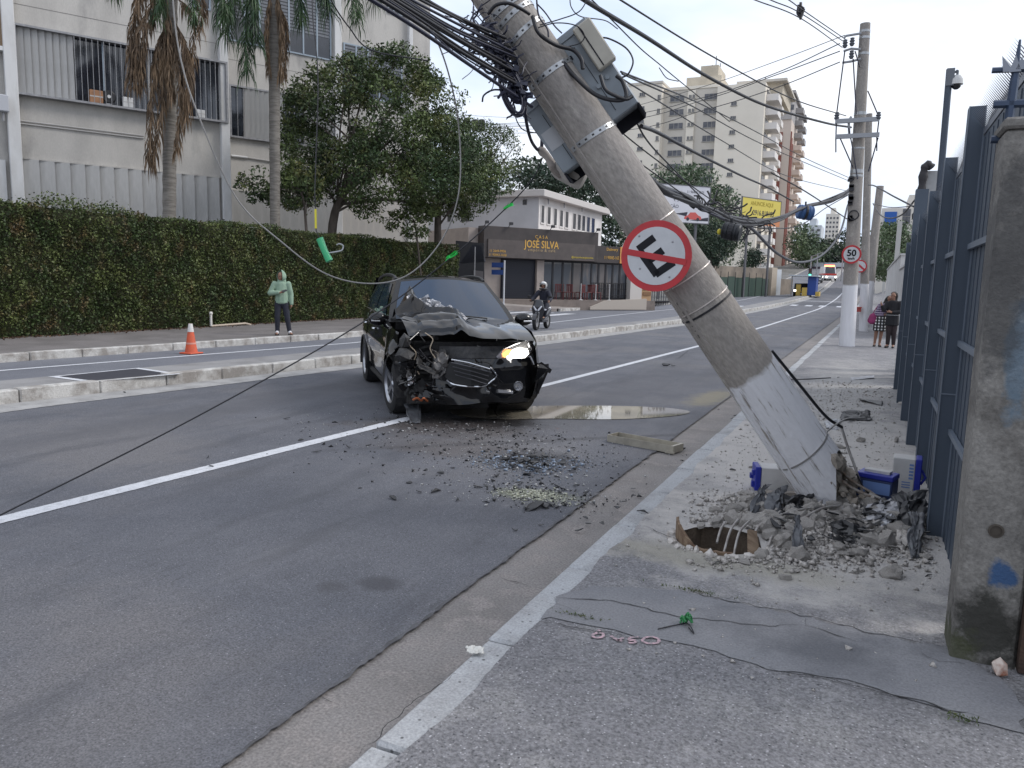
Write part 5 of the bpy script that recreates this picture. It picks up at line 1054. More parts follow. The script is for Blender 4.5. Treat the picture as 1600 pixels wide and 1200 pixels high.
PMAT = pole_mat('pole_concrete', s_of(1175, 575) , 1.0)
zl = [-.12, -.06, 0, .05, .1, .16, .22, .3] + list(np.arange(.5, 8.8, .4)); nseg = 28; vs = []
for i, z in enumerate(zl):
    for k in range(nseg):
        q = 2 * math.pi * k / nseg; zz = z; r_ = pr(z)
        br_ = max(0, math.cos(q + .45))            # the foot is torn away on the right hand side
        if i < 8:
            tear = .36 * br_ ** 1.5 + .05 * mnoise.noise(V((math.cos(q) * 4, math.sin(q) * 4, 2)))
            zz = tear + (.5 - tear) * (i / 8.0) if br_ > .05 or i > 0 else z + .03 * mnoise.noise(V((q * 3, 0, 0)))
            if br_ <= .05: zz = -.12 + .62 * i / 8.0 + (.04 * mnoise.noise(V((q * 5, 1, 0))) if i == 0 else 0)
        vs.append((math.cos(q) * r_, math.sin(q) * r_, zz))
fs = [(i*nseg+k, i*nseg+(k+1)%nseg, (i+1)*nseg+(k+1)%nseg, (i+1)*nseg+k) for i in range(len(zl)-1) for k in range(nseg)] + [tuple((len(zl)-1)*nseg+k for k in range(nseg))]
obj('shaft', MB().add(vs, fs), PMAT, lean, smooth=40)
for a0 in (3.55, 3.95):    # mould seams running up the shaft
    sm = MB(); vs = []
    for z in np.arange(-.05, 8.7, .25):
        for da, dr in ((-.09, -.003), (-.06, .009), (.06, .009), (.09, -.003)): vs.append((math.cos(a0 + da) * (pr(z) + dr), math.sin(a0 + da) * (pr(z) + dr), z))
    nn2 = len(vs) // 4; sm.add(vs, [(4*i+k, 4*i+k+1, 4*i+k+5, 4*i+k+4) for i in range(nn2 - 1) for k in range(3)]); obj('mould_seam', sm, PMAT, lean)
RAW = mat('torn_concrete', (.34, .30, .255), .95, col2=(.22, .195, .165), scale=12, bump=.9, bscale=30)
core = MB()
for k in range(60):
    rr = random.Random(k); q = rr.uniform(-1.7, 1.2); r_ = .19 * math.sqrt(rr.random()); core.rock((math.cos(q) * r_, math.sin(q) * r_, rr.uniform(-.05, .34)), rr.uniform(.02, .06), k, 1)
core.tube([(0, 0, -.05), (0, 0, .45)], [.10, .15], 12); obj('broken_core', core, RAW, lean)
REB = mat('rebar', (.33, .31, .29), .6, .5, col2=(.20, .14, .10), scale=20)
for k, (q, l) in enumerate(((.2, .5), (.7, .4), (-.3, .5), (1.3, .3), (-.8, .35))): obj('rebar', MB().tube(catmull([(math.cos(q) * .15, math.sin(q) * .15, .45), (math.cos(q) * .16, math.sin(q) * .16, .15), (math.cos(q) * (.17 + .04 * k), math.sin(q) * .17 - .05, -.05), (math.cos(q) * .2 + .08, math.sin(q) * .15 - .12, .35 - l)], 5), .009, 6), REB, lean)
def strap(s, tilt, m_=GAL, w=.035, holes=True, t=.006):
    mb = MB(); n = 40; vs = []
    for k in range(n):
        q = 2 * math.pi * k / n; z = s + tilt * math.cos(q)
        for dz in (-w / 2, w / 2): vs += [(math.cos(q) * (pr(s) + .001), math.sin(q) * (pr(s) + .001), z + dz), (math.cos(q) * (pr(s) + t), math.sin(q) * (pr(s) + t), z + dz)]
    fs = []
    for k in range(n):
        a, b = 4 * k, 4 * ((k + 1) % n); fs += [(a + 1, b + 1, b + 3, a + 3), (a, a + 1, b + 1, b) , (a + 2, b + 2, b + 3, a + 3)]
    o = obj('steel_strap' if holes else 'wire_tie', mb.add(vs, fs), m_, lean)
    if holes:
        hb = MB()
        for k in range(0, n, 2):
            q = 2 * math.pi * (k + .5) / n; z = s + tilt * math.cos(q); c = V((math.cos(q), math.sin(q), 0)); e = V((-math.sin(q), math.cos(q), 0)); p = c * (pr(s) + t + .0012) + V((0, 0, z))
            hb.add([p + e * .008 + V((0, 0, .006)), p - e * .008 + V((0, 0, .006)), p - e * .008 - V((0, 0, .006)), p + e * .008 - V((0, 0, .006))], [(0, 1, 2, 3)])
        obj('slot_row', hb, BLK, o)
for px, py, tl in ((815, 62, .02), (800, 35, .015), (790, 22, .0), (862, 118, 0), (928, 214, -.01)): strap(s_of(px, py), tl)
for px, py in ((1018, 352), (1090, 420), (1100, 470)): strap(s_of(px, py), 0.0, mat('tie_wire', (.62, .56, .52), .4, .5) if px == 1018 else bpy.data.materials['tie_wire'], .008, False)
strap(s_of(1068, 498) - .02, .0, BLK, .014, False); strap(s_of(1265, 695), .03, STW, .011, False, .007)
# stencilled number
STN = mat('stencil', (.10, .09, .085), .9)
for i, (ch, px, py) in enumerate((('3', 1071, 462), ('8', 1078, 478), ('0', 1082, 485), ('1', 1089, 500), ('1', 1094, 507), ('7', 1099, 515))):
    s = s_of(px, py); a0 = 3.93; R_ = Matrix.Rotation(a0 + math.pi / 2, 4, 'Z') @ Matrix.Rotation(math.pi / 2, 4, 'X'); R_.translation = V((math.cos(a0) * (pr(s) + .004), math.sin(a0) * (pr(s) + .004), s))
    text('stencil_digit', ch, R_ @ Matrix.Rotation(math.pi / 2, 4, 'Z'), .065, STN, lean, .0008)
# no parking plate
sgc = D(1025, 400, 5.18); sn = empty('no_parking_sign', sgc); tag(sn, 'round red and white no parking sign tilted on the leaning pole', 'traffic sign')
nrm = (C0 - sgc).normalized()
rv = RW @ V((1, 0, 0)); up_ = RW @ V((0, -1, 0))
nrm = (nrm * 1.0 - rv * .17 + up_ * .05).normalized(); xh = (ax.cross(nrm)).normalized() * -1
if xh.dot(rv) < 0: xh = -xh
yh = nrm.cross(xh); SM = Matrix((xh, yh, nrm)).transposed().to_4x4(); SM.translation = sgc; sn.matrix_world = SM
RS = .238; REDS = mat('sign_red', (.47, .022, .030), .45, col2=(.40, .02, .026), scale=6); WHS = mat('sign_white', (.52, .525, .54), .45, col2=(.47, .475, .49), scale=9); BKS = mat('sign_black', (.008, .008, .012), .6, spec=.25)
obj('plate', MB().lathe([(0, -.003), (RS, -.003), (RS, 0), (0, 0)], 48), REDS, sn); obj('white_field', MB().lathe([(0, .0022), (RS * .815, .0022), (RS * .815, .0005)], 48), WHS, sn)
def bar2(x0, y0, x1, y1, w, m_, z, nm, ext=0):
    a, b = V((x0, y0, 0)), V((x1, y1, 0)); t = (b - a).normalized(); n = V((-t.y, t.x, 0)) * w / 2; a -= t * ext; b += t * ext; zz = V((0, 0, z)); return obj(nm, MB().add([a - n + zz, b - n + zz, b + n + zz, a + n + zz, a - n, b - n, b + n, a + n], [(0, 1, 2, 3), (0, 4, 5, 1), (1, 5, 6, 2), (2, 6, 7, 3), (3, 7, 4, 0)]), m_, sn)
def s2(px, py):            # pixel -> plate coordinates
    p = SM.inverted() @ PL(px, py, sgc, nrm); return p.x, p.y
def sb(p, q, w, m_, z, nm): bar2(*s2(*p), *s2(*q), w, m_, z, nm)
# the letter E lies turned with the pole
for p, q in (((1022.5, 371), (997, 390)), ((1001, 394), (1026.5, 430)), ((1036, 391), (1013, 408)), ((1024, 429), (1053, 409.5))): sb(p, q, .050, BKS, .0034, 'letter_stroke')
sb((979, 393.3), (1072, 410), .041, REDS, .0048, 'slash')
for px, py in ((999, 369), (1051, 378), (1046, 433), (1000, 420)): x_, y_ = s2(px, py); obj('rivet', MB().lathe([(0, .006), (.006, .005), (.008, .002)], 8, Matrix.Translation((x_, y_, 0))), METG, sn)
# cabinets on the pole
CABG = mat('cabinet_grey', (.235, .265, .295), .5, .1, col2=(.20, .225, .25), scale=4); CABD = mat('cabinet_hole', (.008, .009, .016), .9); CABB = mat('box_beige', (.42, .395, .34), .6, col2=(.36, .34, .29), scale=5)
def oncab(name, label, x0, x1, y0, y1, s0, s1, hole_d):
    r = empty(name, (0, 0, 0)); r.matrix_world = PM @ Matrix.Translation(((x0 + x1) / 2, (y0 + y1) / 2, s0)); tag(r, label, 'cabinet'); hx, hy, h = (x1 - x0) / 2, (y1 - y0) / 2, s1 - s0
    obj('case', MB().box((-hx, -hy, hole_d), (hx, hy, h)), CABG, r, bevel=.008); obj('lid', MB().box((-hx - .012, -hy - .012, h - .035), (hx + .012, hy + .012, h + .012)), CABG, r, bevel=.004)
    sk = MB(); sk.box((-hx, -hy, 0), (-hx + .012, hy, hole_d)); sk.box((hx - .012, -hy, 0), (hx, hy, hole_d)); sk.box((-hx + .012, hy - .012, 0), (hx - .012, hy, hole_d)); obj('skirt', sk, CABD, r)
    obj('door_gap', MB().box((-hx * .1, -hy - .003, hole_d + .05), (-hx * .1 + .004, -hy - .0005, h - .1)), CABD, r)
    return r, hx, hy, h
sR0, sR1 = s_of(935, 232), s_of(840, 88)
cr1, hx, hy, h = oncab('grey_cabinet', 'open grey steel cabinet with beige box fixed on the upper side of the leaning pole', .10, .385, .02, .32, sR0, sR1, .09)
bx = obj('beige_box', MB().box((hx * .25, -hy - .09, h - .34), (hx + .03, -hy + .0, h - .02)), CABB, cr1, bevel=.008); obj('box_lid_seam', MB().box((hx * .25 + .04, -hy - .094, h - .33), (hx * .25 + .048, -hy - .0905, h - .03)), CABD, bx)
obj('grille_slot', MB().box((-hx * .85, -hy - .004, h - .16), (-hx * .4, -hy - .0005, h - .13)), CABD, cr1)
for x, z in ((-.02, h * .45), (.06, h * .47)): obj('gland', MB().tube([(x, -hy - .03, z), (x, -hy + .005, z)], .016, 8), CABG, cr1)
sL0, sL1 = s_of(922, 262), s_of(846, 150)
cr2, hx, hy, h = oncab('grey_cabinet', 'open grey steel cabinet with white label on the under side of the leaning pole', -.30, -.07, .03, .31, sL0, sL1, .075)
obj('data_label', MB().box((-hx + .02, -hy - .004, h * .42), (-hx + .13, -hy - .0005, h * .42 + .14)), mat('label_grey', (.40, .41, .43), .6), cr2)
# pale plastic lamp stub with clamp under the second cabinet
pv = MB(); c0_, c1_ = D(868, 258, 5.75), D(914, 283, 5.75); t_ = (c1_ - c0_).normalized(); rp_ = t_.to_track_quat('Z', 'Y').to_matrix().to_4x4(); rp_.translation = c0_
stub = empty('lamp_stub', c0_); tag(stub, 'pale plastic lamp stub with clamp hanging under the lower cabinet', 'lamp'); sti = Matrix.Translation(-c0_)
o = obj('cylinder', MB().lathe([(0, 0), (.07, 0), (.085, .04), (.085, .19), (.078, .235), (.05, .25), (0, .25)], 18, rp_), mat('pvc_beige', (.50, .47, .43), .6, col2=(.40, .37, .34), scale=9), stub, smooth=40); o.matrix_parent_inverse = sti
o = obj('clamp', MB().tube(catmull([D(842, 232, 5.75), D(856, 246, 5.72), D(868, 268, 5.70), D(876, 276, 5.72)], 5), [.02, .03, .035, .03, .03, .028, .03, .035, .035, .03, .025, .025, .02, .02, .02, .02], 8), mat('clamp_dirty', (.34, .30, .27), .7, col2=(.2, .17, .15), scale=20), stub, smooth=60); o.matrix_parent_inverse = sti
# ------------------------------------------------------------------ upright poles down the street
def pole(label, bx_, by_, topz, lean_x, r0, r1, zp, group=None):
    r = empty('utility_pole', (bx_, by_, .12)); tag(r, label, 'utility pole', group); h = topz - .12; tp = MB(); N = 20
    tp.tube([(lean_x * i / N, 0, h * i / N) for i in range(N + 1)], [r0 + (r1 - r0) * i / N for i in range(N + 1)], 20); obj('shaft', tp, pole_mat('pole_' + str(len(bpy.data.materials)), zp, .25, bx_ * 7), r, smooth=50); return r, h
b2 = G(1323, 541, .12); t2 = PY(1352, 37, b2.y)
P2, h2 = pole('tall concrete utility pole with crossarms and a fifty speed sign', b2.x, b2.y, t2.z, t2.x - b2.x, .205, .125, 1.67)
def on2(px, py, dy=0.0): p = PY(px, py, b2.y + dy); return V((p.x - b2.x, dy, p.z - .12))
ARM = mat('crossarm', (.30, .31, .33), .6, .2)
for (xa, xb, py) in ((1305, 1374, 189), (1305, 1374, 213)):
    a, b = on2(xa, py + .8, -.26), on2(xb, py - .5, -.26); obj('crossarm', MB().box((a.x, -.30, a.z - .055), (b.x, -.22, a.z + .055)), ARM, P2)
INS = mat('insulator', (.10, .11, .13), .4)
def insul(px, py, dy=-.26, h=.22, r=.07):
    p = on2(px, py, dy); obj('insulator', MB().lathe([(0, 0), (r * .5, 0), (r, .3 * h), (r * .6, .4 * h), (r, .6 * h), (r * .6, .7 * h), (r * .8, .9 * h), (0, h)], 10, Matrix.Translation(p)), INS, P2, smooth=50)
for px, py in ((1307, 188), (1372, 188), (1320, 75), (1331, 72), (1330, 92)): insul(px, py)
def rod(pts, r=.02, n='bracket', dy=-.2, m_=ARM): obj(n, MB().tube([on2(x, y, dy) for x, y in pts], r, 6), m_, P2)
rod([(1346, 52), (1322, 56), (1318, 60)], .03); rod([(1345, 77), (1330, 76), (1318, 80)], .03); rod([(1345, 92), (1330, 96), (1316, 98)], .03); rod([(1326, 188), (1327, 210)], .03); rod([(1330, 182), (1325, 192)], .03)
for pts in ([(1320, 80), (1307, 180)], [(1333, 92), (1338, 178)], [(1336, 80), (1344, 105)], [(1356, 142), (1373, 182)], [(1307, 190), (1306, 215), (1306, 238)], [(1373, 190), (1370, 215), (1370, 236)], [(1311, 212), (1333, 262)], [(1372, 215), (1357, 268)], [(1326, 200), (1333, 235), (1340, 280)]): rod(pts, .016, 'jumper_wire', -.24, BLU)
for py, w in ((50, .03), (60, .03), (85, .03), (178, .04), (232, .02), (268, .05), (275, .03)):
    p = on2(1345, py, 0); hh = p.z; q = hh / h2; c = V((t2.x - b2.x) * q * V((1, 0, 0)).x if False else ((t2.x - b2.x) * q, 0, hh)); rr_ = .205 + (.125 - .205) * q; obj('steel_band', MB().tube([c - V((0, 0, w)), c + V((0, 0, w))], rr_ + .006, 20), GAL, P2, smooth=40)
for k in range(14):
    rr = random.Random(k + 50); z = rr.uniform(275, 345); p = on2(rr.choice((1329, 1330, 1331)), z, -.15); obj('cable_clamp', MB().box(p - V((.07, .05, .04)), p + V((.05, .05, .04))), BLK, P2)
cq_ = on2(1334, 336, -.22); obj('cable_ring', MB().tube([cq_ + V((.12 * math.cos(a), 0, .12 * math.sin(a))) for a in np.linspace(0, 6.28, 18)[:-1]], .018, 6, closed=True), BLK, P2)
def road_sign(name, label, c, rad, kind, parent_y):
    r = empty(name, c); tag(r, label, 'traffic sign'); M = Matrix(((1, 0, 0, 0), (0, 0, -1, 0), (0, 1, 0, 0), (0, 0, 0, 1)))
    obj('plate', MB().lathe([(0, -.004), (rad, -.004), (rad, 0), (0, 0)], 32, M), REDS, r); obj('white_field', MB().lathe([(0, .003), (rad * .8, .003), (rad * .8, .0005)], 32, M), WHS, r)
    if kind == '50':
        text('lettering', '50', M @ Matrix.Translation((0, rad * .12, .005)), rad * .95, BKS, r, .002, off=.008); text('lettering', 'km/h', M @ Matrix.Translation((0, -rad * .45, .005)), rad * .34, BKS, r, .002, off=.003)
    else: obj('slash', MB().box((-rad * .8, -.006, -.035), (rad * .8, -.0045, .035), Matrix.Rotation(.7, 4, 'Y')), REDS, r)
    obj('bracket', MB().box((-.03, .005, -.1), (.03, .12, .1)), ARM, r); return r
c50 = PY(1330.5, 397.5, b2.y - .31); road_sign('speed_limit_sign', 'round fifty kilometre speed limit sign on the tall pole', c50, .245, '50', 0)
b3 = G(1349, 518, .12); t3 = PY(1358, 178, b3.y); P3, h3 = pole('shorter concrete pole standing just behind the tall crossarm pole', b3.x, b3.y, t3.z, t3.x - b3.x, .16, .11, 1.75)
c3 = PY(1344, 416, b3.y - .25); road_sign('no_parking_sign', 'small round no parking sign half hidden behind the tall pole', c3, .23, 'x', 0)
b4 = G(1353, 505, .12); t4 = PY(1364, 291, 36.0); P4, h4 = pole('weathered concrete pole with white foot third along the sidewalk', PY(1352, 489, 36).x, 36, t4.z, .15, .2, .14, 1.9)
P5, h5 = pole('distant concrete pole with white foot beyond the third pole', PY(1359, 470, 58).x, 58, PY(1367, 343, 58).z, .1, .2, .14, 2.0)
rc = PY(1341, 482, b3.y - .3); o = obj('red_box', MB().box((-.1, -.08, -.12), (.1, .08, .02)).box((-.12, -.1, .02), (.12, .1, .06)), mat('red_enamel', (.35, .05, .04), .5)); o.location = rc; tag(o, 'small red box strapped to the white foot of the shorter pole', 'box')
# ------------------------------------------------------------------ wires
def wire(name, label, pts, r, m_=BLK, group=None, k=10, n=5, cat='cable'):
    P = catmull([D(*p) for p in pts], k); o = obj(name, MB().tube(P, r, n), m_, smooth=80); tag(o, label, cat, group); return o
# bundle running back from the leaning pole towards the pole behind the photographer
GB = 'cables in the thick bundle'
for i in range(15):
    rr = random.Random(i + 9); f = i / 14; y0 = 60 + 100 * f + rr.uniform(-8, 8); x0 = 792 + 34 * f + rr.uniform(-6, 6)
    y1 = -28 + 62 * f + rr.uniform(-6, 6); x1 = 625 + 28 * f - 10; sag = rr.uniform(0, 8)
    wire('bundle_cable', 'black telephone cable in the thick bundle strapped to the leaning pole', [(x0, y0, 5.1 + rr.uniform(-.1, .15)), ((x0 + x1) / 2, (y0 + y1) / 2 + sag, 4.4), (x1, y1, 3.8), (x1 - 150, y1 - 92, 3.3), (x1 - 420, y1 - 255, 2.6)], rr.choice((.005, .006, .008, .011)), rr.choice((BLK, BLU)), GB)
clut = MB()
for i in range(95):
    rr = random.Random(i + 300); f = rr.random(); x0 = 748 + 72 * f + rr.uniform(-22, 0); y0 = 30 + 120 * f + rr.uniform(-22, 18); d0 = 5.02 + rr.uniform(-.1, .2); P = []; ang = rr.uniform(0, 6.3)
    for j in range(5): P.append(D(x0, y0, d0)); ang += rr.uniform(-.9, .9); x0 += math.cos(ang) * 10; y0 += math.sin(ang) * 9; d0 += rr.uniform(-.04, .04)
    clut.tube(catmull(P, 4), rr.choice((.003, .004, .006, .009)), 5)
for i in range(70):
    rr = random.Random(i + 700); f = rr.random(); p = D(762 + 60 * f + rr.uniform(-12, 8), 50 + 112 * f + rr.uniform(-16, 16), 5.0 + rr.uniform(-.08, .12)); q = Quaternion(V((rr.random(), rr.random(), rr.random())), rr.uniform(0, 3)).to_matrix().to_4x4(); q.translation = p; clut.cbox((0, 0, 0), (rr.uniform(.03, .09), rr.uniform(.02, .04), rr.uniform(.02, .04)), q)
stuff(tag(obj('wire_tangle', clut, BLU, smooth=60), 'dense tangle of black splices and short wires on the leaning pole', 'wires'))
for i in range(6):
    rr = random.Random(i + 5); c = (800 + rr.uniform(-4, 4), 142 + rr.uniform(-3, 3)); P = [D(c[0] + (13 + i) * math.cos(a) + 9 * math.sin(a), c[1] + (33 + i * 1.5) * math.sin(a) + 4 * math.cos(a), 5.0 + .05 * math.cos(a + i)) for a in np.linspace(0, 6.28, 26)[:-1]]
    tag(obj('cable_coil', MB().tube(P, .0065, 5, closed=True), BLU, smooth=80), 'loop of black cable coil hanging under the wire tangle', 'cable coil', 'loops of the hanging coil')
for nm, lab, pts, r, m_ in (
    ('power_cable', 'thick black cable plugged into the face of the upper cabinet', [(832, 25, 5.0), (842, 52, 5.0), (868, 70, 5.05), (895, 78, 5.1), (908, 92, 5.1), (911, 108, 5.1)], .014, BLK),
    ('power_cable', 'thick black cable sagging from pole edge across the upper cabinet', [(880, 98, 5.12), (900, 122, 5.1), (930, 148, 5.1), (960, 157, 5.1), (978, 152, 5.1), (973, 128, 5.1), (963, 118, 5.1)], .015, BLK),
    ('power_cable', 'short black cable looping from the upper cabinet gland', [(938, 118, 5.1), (946, 140, 5.08), (962, 150, 5.08), (978, 155, 5.1), (988, 150, 5.12)], .013, BLK),
    ('power_cable', 'thin black wire arcing from the beige box top', [(930, 60, 5.12), (950, 60, 5.1), (978, 75, 5.1), (989, 95, 5.1), (982, 115, 5.1), (970, 122, 5.12)], .006, BLK),
    ('power_cable', 'black conduit running up the edge of the leaning pole', [(885, 108, 5.2), (862, 70, 5.15), (840, 38, 5.12), (815, -5, 5.1)], .016, BLU),
    ('power_cable', 'thin black wire looping behind the upper cabinet top', [(835, 45, 5.0), (868, 36, 5.0), (900, 40, 5.02), (913, 55, 5.05), (905, 68, 5.08), (875, 75, 5.1)], .004, BLK),
    ('power_cable', 'black lead hanging from the coil to the lamp stub', [(822, 145, 5.05), (821, 180, 5.2), (828, 215, 5.5), (838, 232, 5.7), (846, 236, 5.75)], .012, BLU),
    ('power_cable', 'bent black lead between the lamp clamp and lower cabinet', [(846, 236, 5.75), (848, 210, 5.72), (852, 212, 5.65), (862, 228, 5.5)], .014, BLU),
    ('power_cable', 'thin wire curve between the coil and lower cabinet', [(803, 170, 5.05), (808, 190, 5.2), (820, 204, 5.3), (848, 209, 5.5)], .004, BLU),
    ('power_cable', 'dark arc of cable around the upper straps of the leaning pole', [(762, 22, 4.98), (775, 8, 4.95), (795, 5, 4.95), (815, 14, 4.97), (828, 22, 5.0)], .012, BLK),
    ('feeder_cable', 'thick twisted cable rising from the tall pole over the cabinets', [(1330, 199, 22.6), (1290, 192, 21), (1200, 166, 17), (1110, 122, 13.5), (1010, 58, 10.4), (905, -6, 8.3), (760, -110, 6.6)], .030, BLK),
    ('feeder_cable', 'black wire above the twisted cable running to the tall pole', [(1322, 181, 22.6), (1240, 155, 18), (1120, 92, 13.5), (970, 0, 10), (850, -80, 8)], .014, BLK),
    ('feeder_cable', 'thin black wire with a drooping splice beside the twisted cable', [(1140, 190, 16), (1060, 125, 13), (1030, 100, 12), (1000, 75, 11), (960, 35, 10), (925, 0, 9.2), (850, -70, 8)], .009, BLK),
    ('feeder_cable', 'thin wire dipping under the twisted cable', [(1060, 127, 13), (1042, 122, 12.5), (1030, 106, 12)], .008, BLK),
    ('overhead_wire', 'upper overhead line reaching the top insulators through a spacer', [(1322, 62, 22.6), (1255, 16, 18), (1230, -2, 16), (1100, -90, 11)], .013, BLK),
    ('overhead_wire', 'middle overhead line reaching the top insulators through a spacer', [(1320, 66, 22.6), (1250, 20, 18), (1200, -2, 16), (1060, -70, 11)], .013, BLK),
    ('overhead_wire', 'lower overhead line reaching the top insulators through a spacer', [(1316, 74, 22.6), (1250, 28, 18), (1175, -2, 15.5), (1030, -62, 11)], .013, BLK),
    ('crossing_wire', 'topmost wire crossing the street from the tall pole bracket', [(1320, 55, 22.7), (1220, 93, 27), (1100, 135, 33), (960, 175, 42)], .012, BLK),
    ('crossing_wire', 'second wire crossing the street in front of the apartment block', [(1312, 68, 22.7), (1210, 115, 27), (1100, 152, 33), (960, 182, 42), (735, 196, 58)], .016, BLK),
    ('crossing_wire', 'third wire crossing the street in front of the apartment block', [(1312, 80, 22.7), (1210, 118, 27), (1100, 156, 33), (960, 190, 42), (735, 200, 58)], .016, BLK),
    ('crossing_wire', 'lowest wire crossing the street in front of the apartment block', [(1312, 97, 22.7), (1210, 138, 27), (1100, 172, 33), (960, 205, 42), (735, 208, 58)], .016, BLK),
    ('service_wire', 'wire from the cabinet past the white apartment windows', [(1332, 285, 22.6), (1260, 255, 17), (1180, 220, 13), (1080, 165, 9), (972, 115, 5.6)], .008, BLK),
    ('service_wire', 'second thin wire from the cabinet to the tall pole', [(1332, 280, 22.6), (1260, 248, 17), (1180, 205, 13), (1090, 160, 9), (970, 112, 5.6)], .008, BLK),
    ('service_wire', 'thin wire slanting down from the cabinet across the apartment block', [(1330, 300, 22.5), (1230, 275, 16), (1120, 215, 10), (1040, 165, 7.4), (975, 125, 5.6)], .007, BLK),
    ('service_wire', 'thick black cable from the cabinet foot sagging to the tall pole', [(1002, 197, 5.6), (1030, 208, 6.4), (1090, 240, 8.4), (1160, 275, 12), (1200, 293, 15), (1240, 315, 18)], .017, BLK),
    ('service_wire', 'thin wire falling from the cabinet foot past the white billboard', [(985, 170, 5.5), (1010, 218, 6), (1050, 262, 7), (1105, 318, 8.6)], .007, BLK),
    ('service_wire', 'thin slanting wire just above the hanging cable bundle', [(940, 180, 5.8), (1000, 230, 6.3), (1080, 290, 7.4), (1130, 325, 8.8)], .006, BLK),
    ('service_wire', 'lowest thin slanting wire above the hanging cable bundle', [(950, 220, 5.9), (1010, 262, 6.4), (1070, 305, 7.2), (1120, 335, 8.6)], .006, BLK),
    ('loop_cable', 'grey cable hanging in a low loop between bundle and tall pole', [(1160, 345, 12), (1180, 362, 13), (1215, 396, 15), (1250, 410, 17), (1285, 398, 19), (1312, 365, 21), (1325, 320, 22.5)], .028, mat('cable_grey', (.07, .075, .09), .6)),
    ('loop_cable', 'thin cable swinging under the bundle past the yellow billboard', [(1150, 350, 12), (1200, 357, 15), (1250, 352, 18), (1290, 325, 21), (1325, 305, 22.5)], .012, BLK),
    ('loop_cable', 'straight wire slanting across the bundle to the tall pole', [(1205, 270, 16), (1260, 300, 18), (1328, 345, 22.5)], .016, BLK),
    ('side_cable', 'black cable from the short pole to the dark tarpaulin', [(1357, 289, 24), (1368, 291, 22), (1395, 306, 19), (1428, 323, 16.4)], .020, BLK),
    ('side_cable', 'sagging cable from the third pole to the dark tarpaulin', [(1364, 318, 30), (1375, 335, 26), (1390, 341, 22), (1410, 335, 19), (1430, 312, 16.4)], .020, BLK),
    ('side_cable', 'nearly level wire between the third pole and tarpaulin', [(1364, 318, 30), (1390, 324, 22), (1428, 322, 16.4)], .012, BLK),
    ('far_wire', 'upper thin line crossing above the tree behind the cafe', [(700, 178, 60), (760, 182, 60), (845, 186, 55)], .012, BLK), ('far_wire', 'second thin line crossing above the tree behind the cafe', [(735, 193, 58), (790, 195, 57), (850, 196, 55)], .016, BLK), ('far_wire', 'third thin line crossing above the tree behind the cafe', [(735, 197, 58), (790, 201, 57), (850, 202, 55)], .016, BLK),
    ('stay_wire', 'taut black wire running down from the leaning pole across the car to the road', [(852, 238, 5.75), (820, 295, 5.7), (705, 402, 5.5), (560, 508, 5.1), (300, 655, 4.5), (0, 805, 4.0), (-150, 880, 3.8)], .0048, BLK),
    ('guy_strand', 'broken steel strand hanging in a wide loop in front of the car', [(640, 10, 4.6), (672, 42, 4.9), (700, 112, 5.1), (717, 200, 5.3), (717, 300, 5.4), (690, 375, 5.5), (640, 428, 5.5), (580, 443, 5.5), (510, 428, 5.4), (440, 378, 5.3), (370, 310, 5.2), (310, 180, 5.0), (280, 80, 4.9), (268, -30, 4.8), (262, -120, 4.7)], .0055, STW),
    ('guy_strand', 'dark strand cutting across the tree top towards the palm', [(668, 95, 5.4), (580, 78, 5.3), (545, 42, 5.2), (520, 5, 5.0), (505, -30, 4.9)], .005, BLK),
    ('guy_strand', 'thin dark drop wire hanging in front of the second palm', [(487, -40, 5.0), (489, 30, 5.0), (497, 120, 5.0), (494, 240, 5.0), (492, 300, 5.0)], .004, BLK),
    ('cut_wire', 'loose cut wire end curling below the cable bundle', [(690, 85, 4.8), (725, 72, 4.9), (748, 62, 5.0)], .003, BLK), ('cut_wire', 'pale wire end hanging below the cable bundle', [(740, 68, 4.9), (750, 85, 4.9), (738, 110, 4.9), (722, 124, 4.9)], .003, STW), ('cut_wire', 'thin wire hook beside the cable bundle', [(675, 30, 4.6), (676, 44, 4.6), (686, 44, 4.6), (695, 38, 4.6)], .0025, BLK),
    ('cut_wire', 'thin wire loop against the sky beside the upper straps', [(840, 40, 5.1), (875, 30, 5.1), (905, 18, 5.1), (920, -5, 5.1)], .004, BLK), ('cut_wire', 'thin curl of wire against the sky above the cabinets', [(890, -8, 5.2), (893, 12, 5.2), (908, 26, 5.2), (945, 32, 5.4), (965, 45, 5.6)], .004, BLK), ('cut_wire', 'two strand lead falling from the upper straps', [(838, -5, 5.0), (842, 25, 5.0), (855, 45, 5.0), (857, 58, 5.0)], .006, BLU), ('cut_wire', 'short lead with a plug dangling beside the cabinet', [(838, 5, 5.0), (852, 20, 5.0), (866, 40, 5.0), (878, 52, 5.0)], .005, BLU)):
    wire(nm, lab, pts, r, m_)
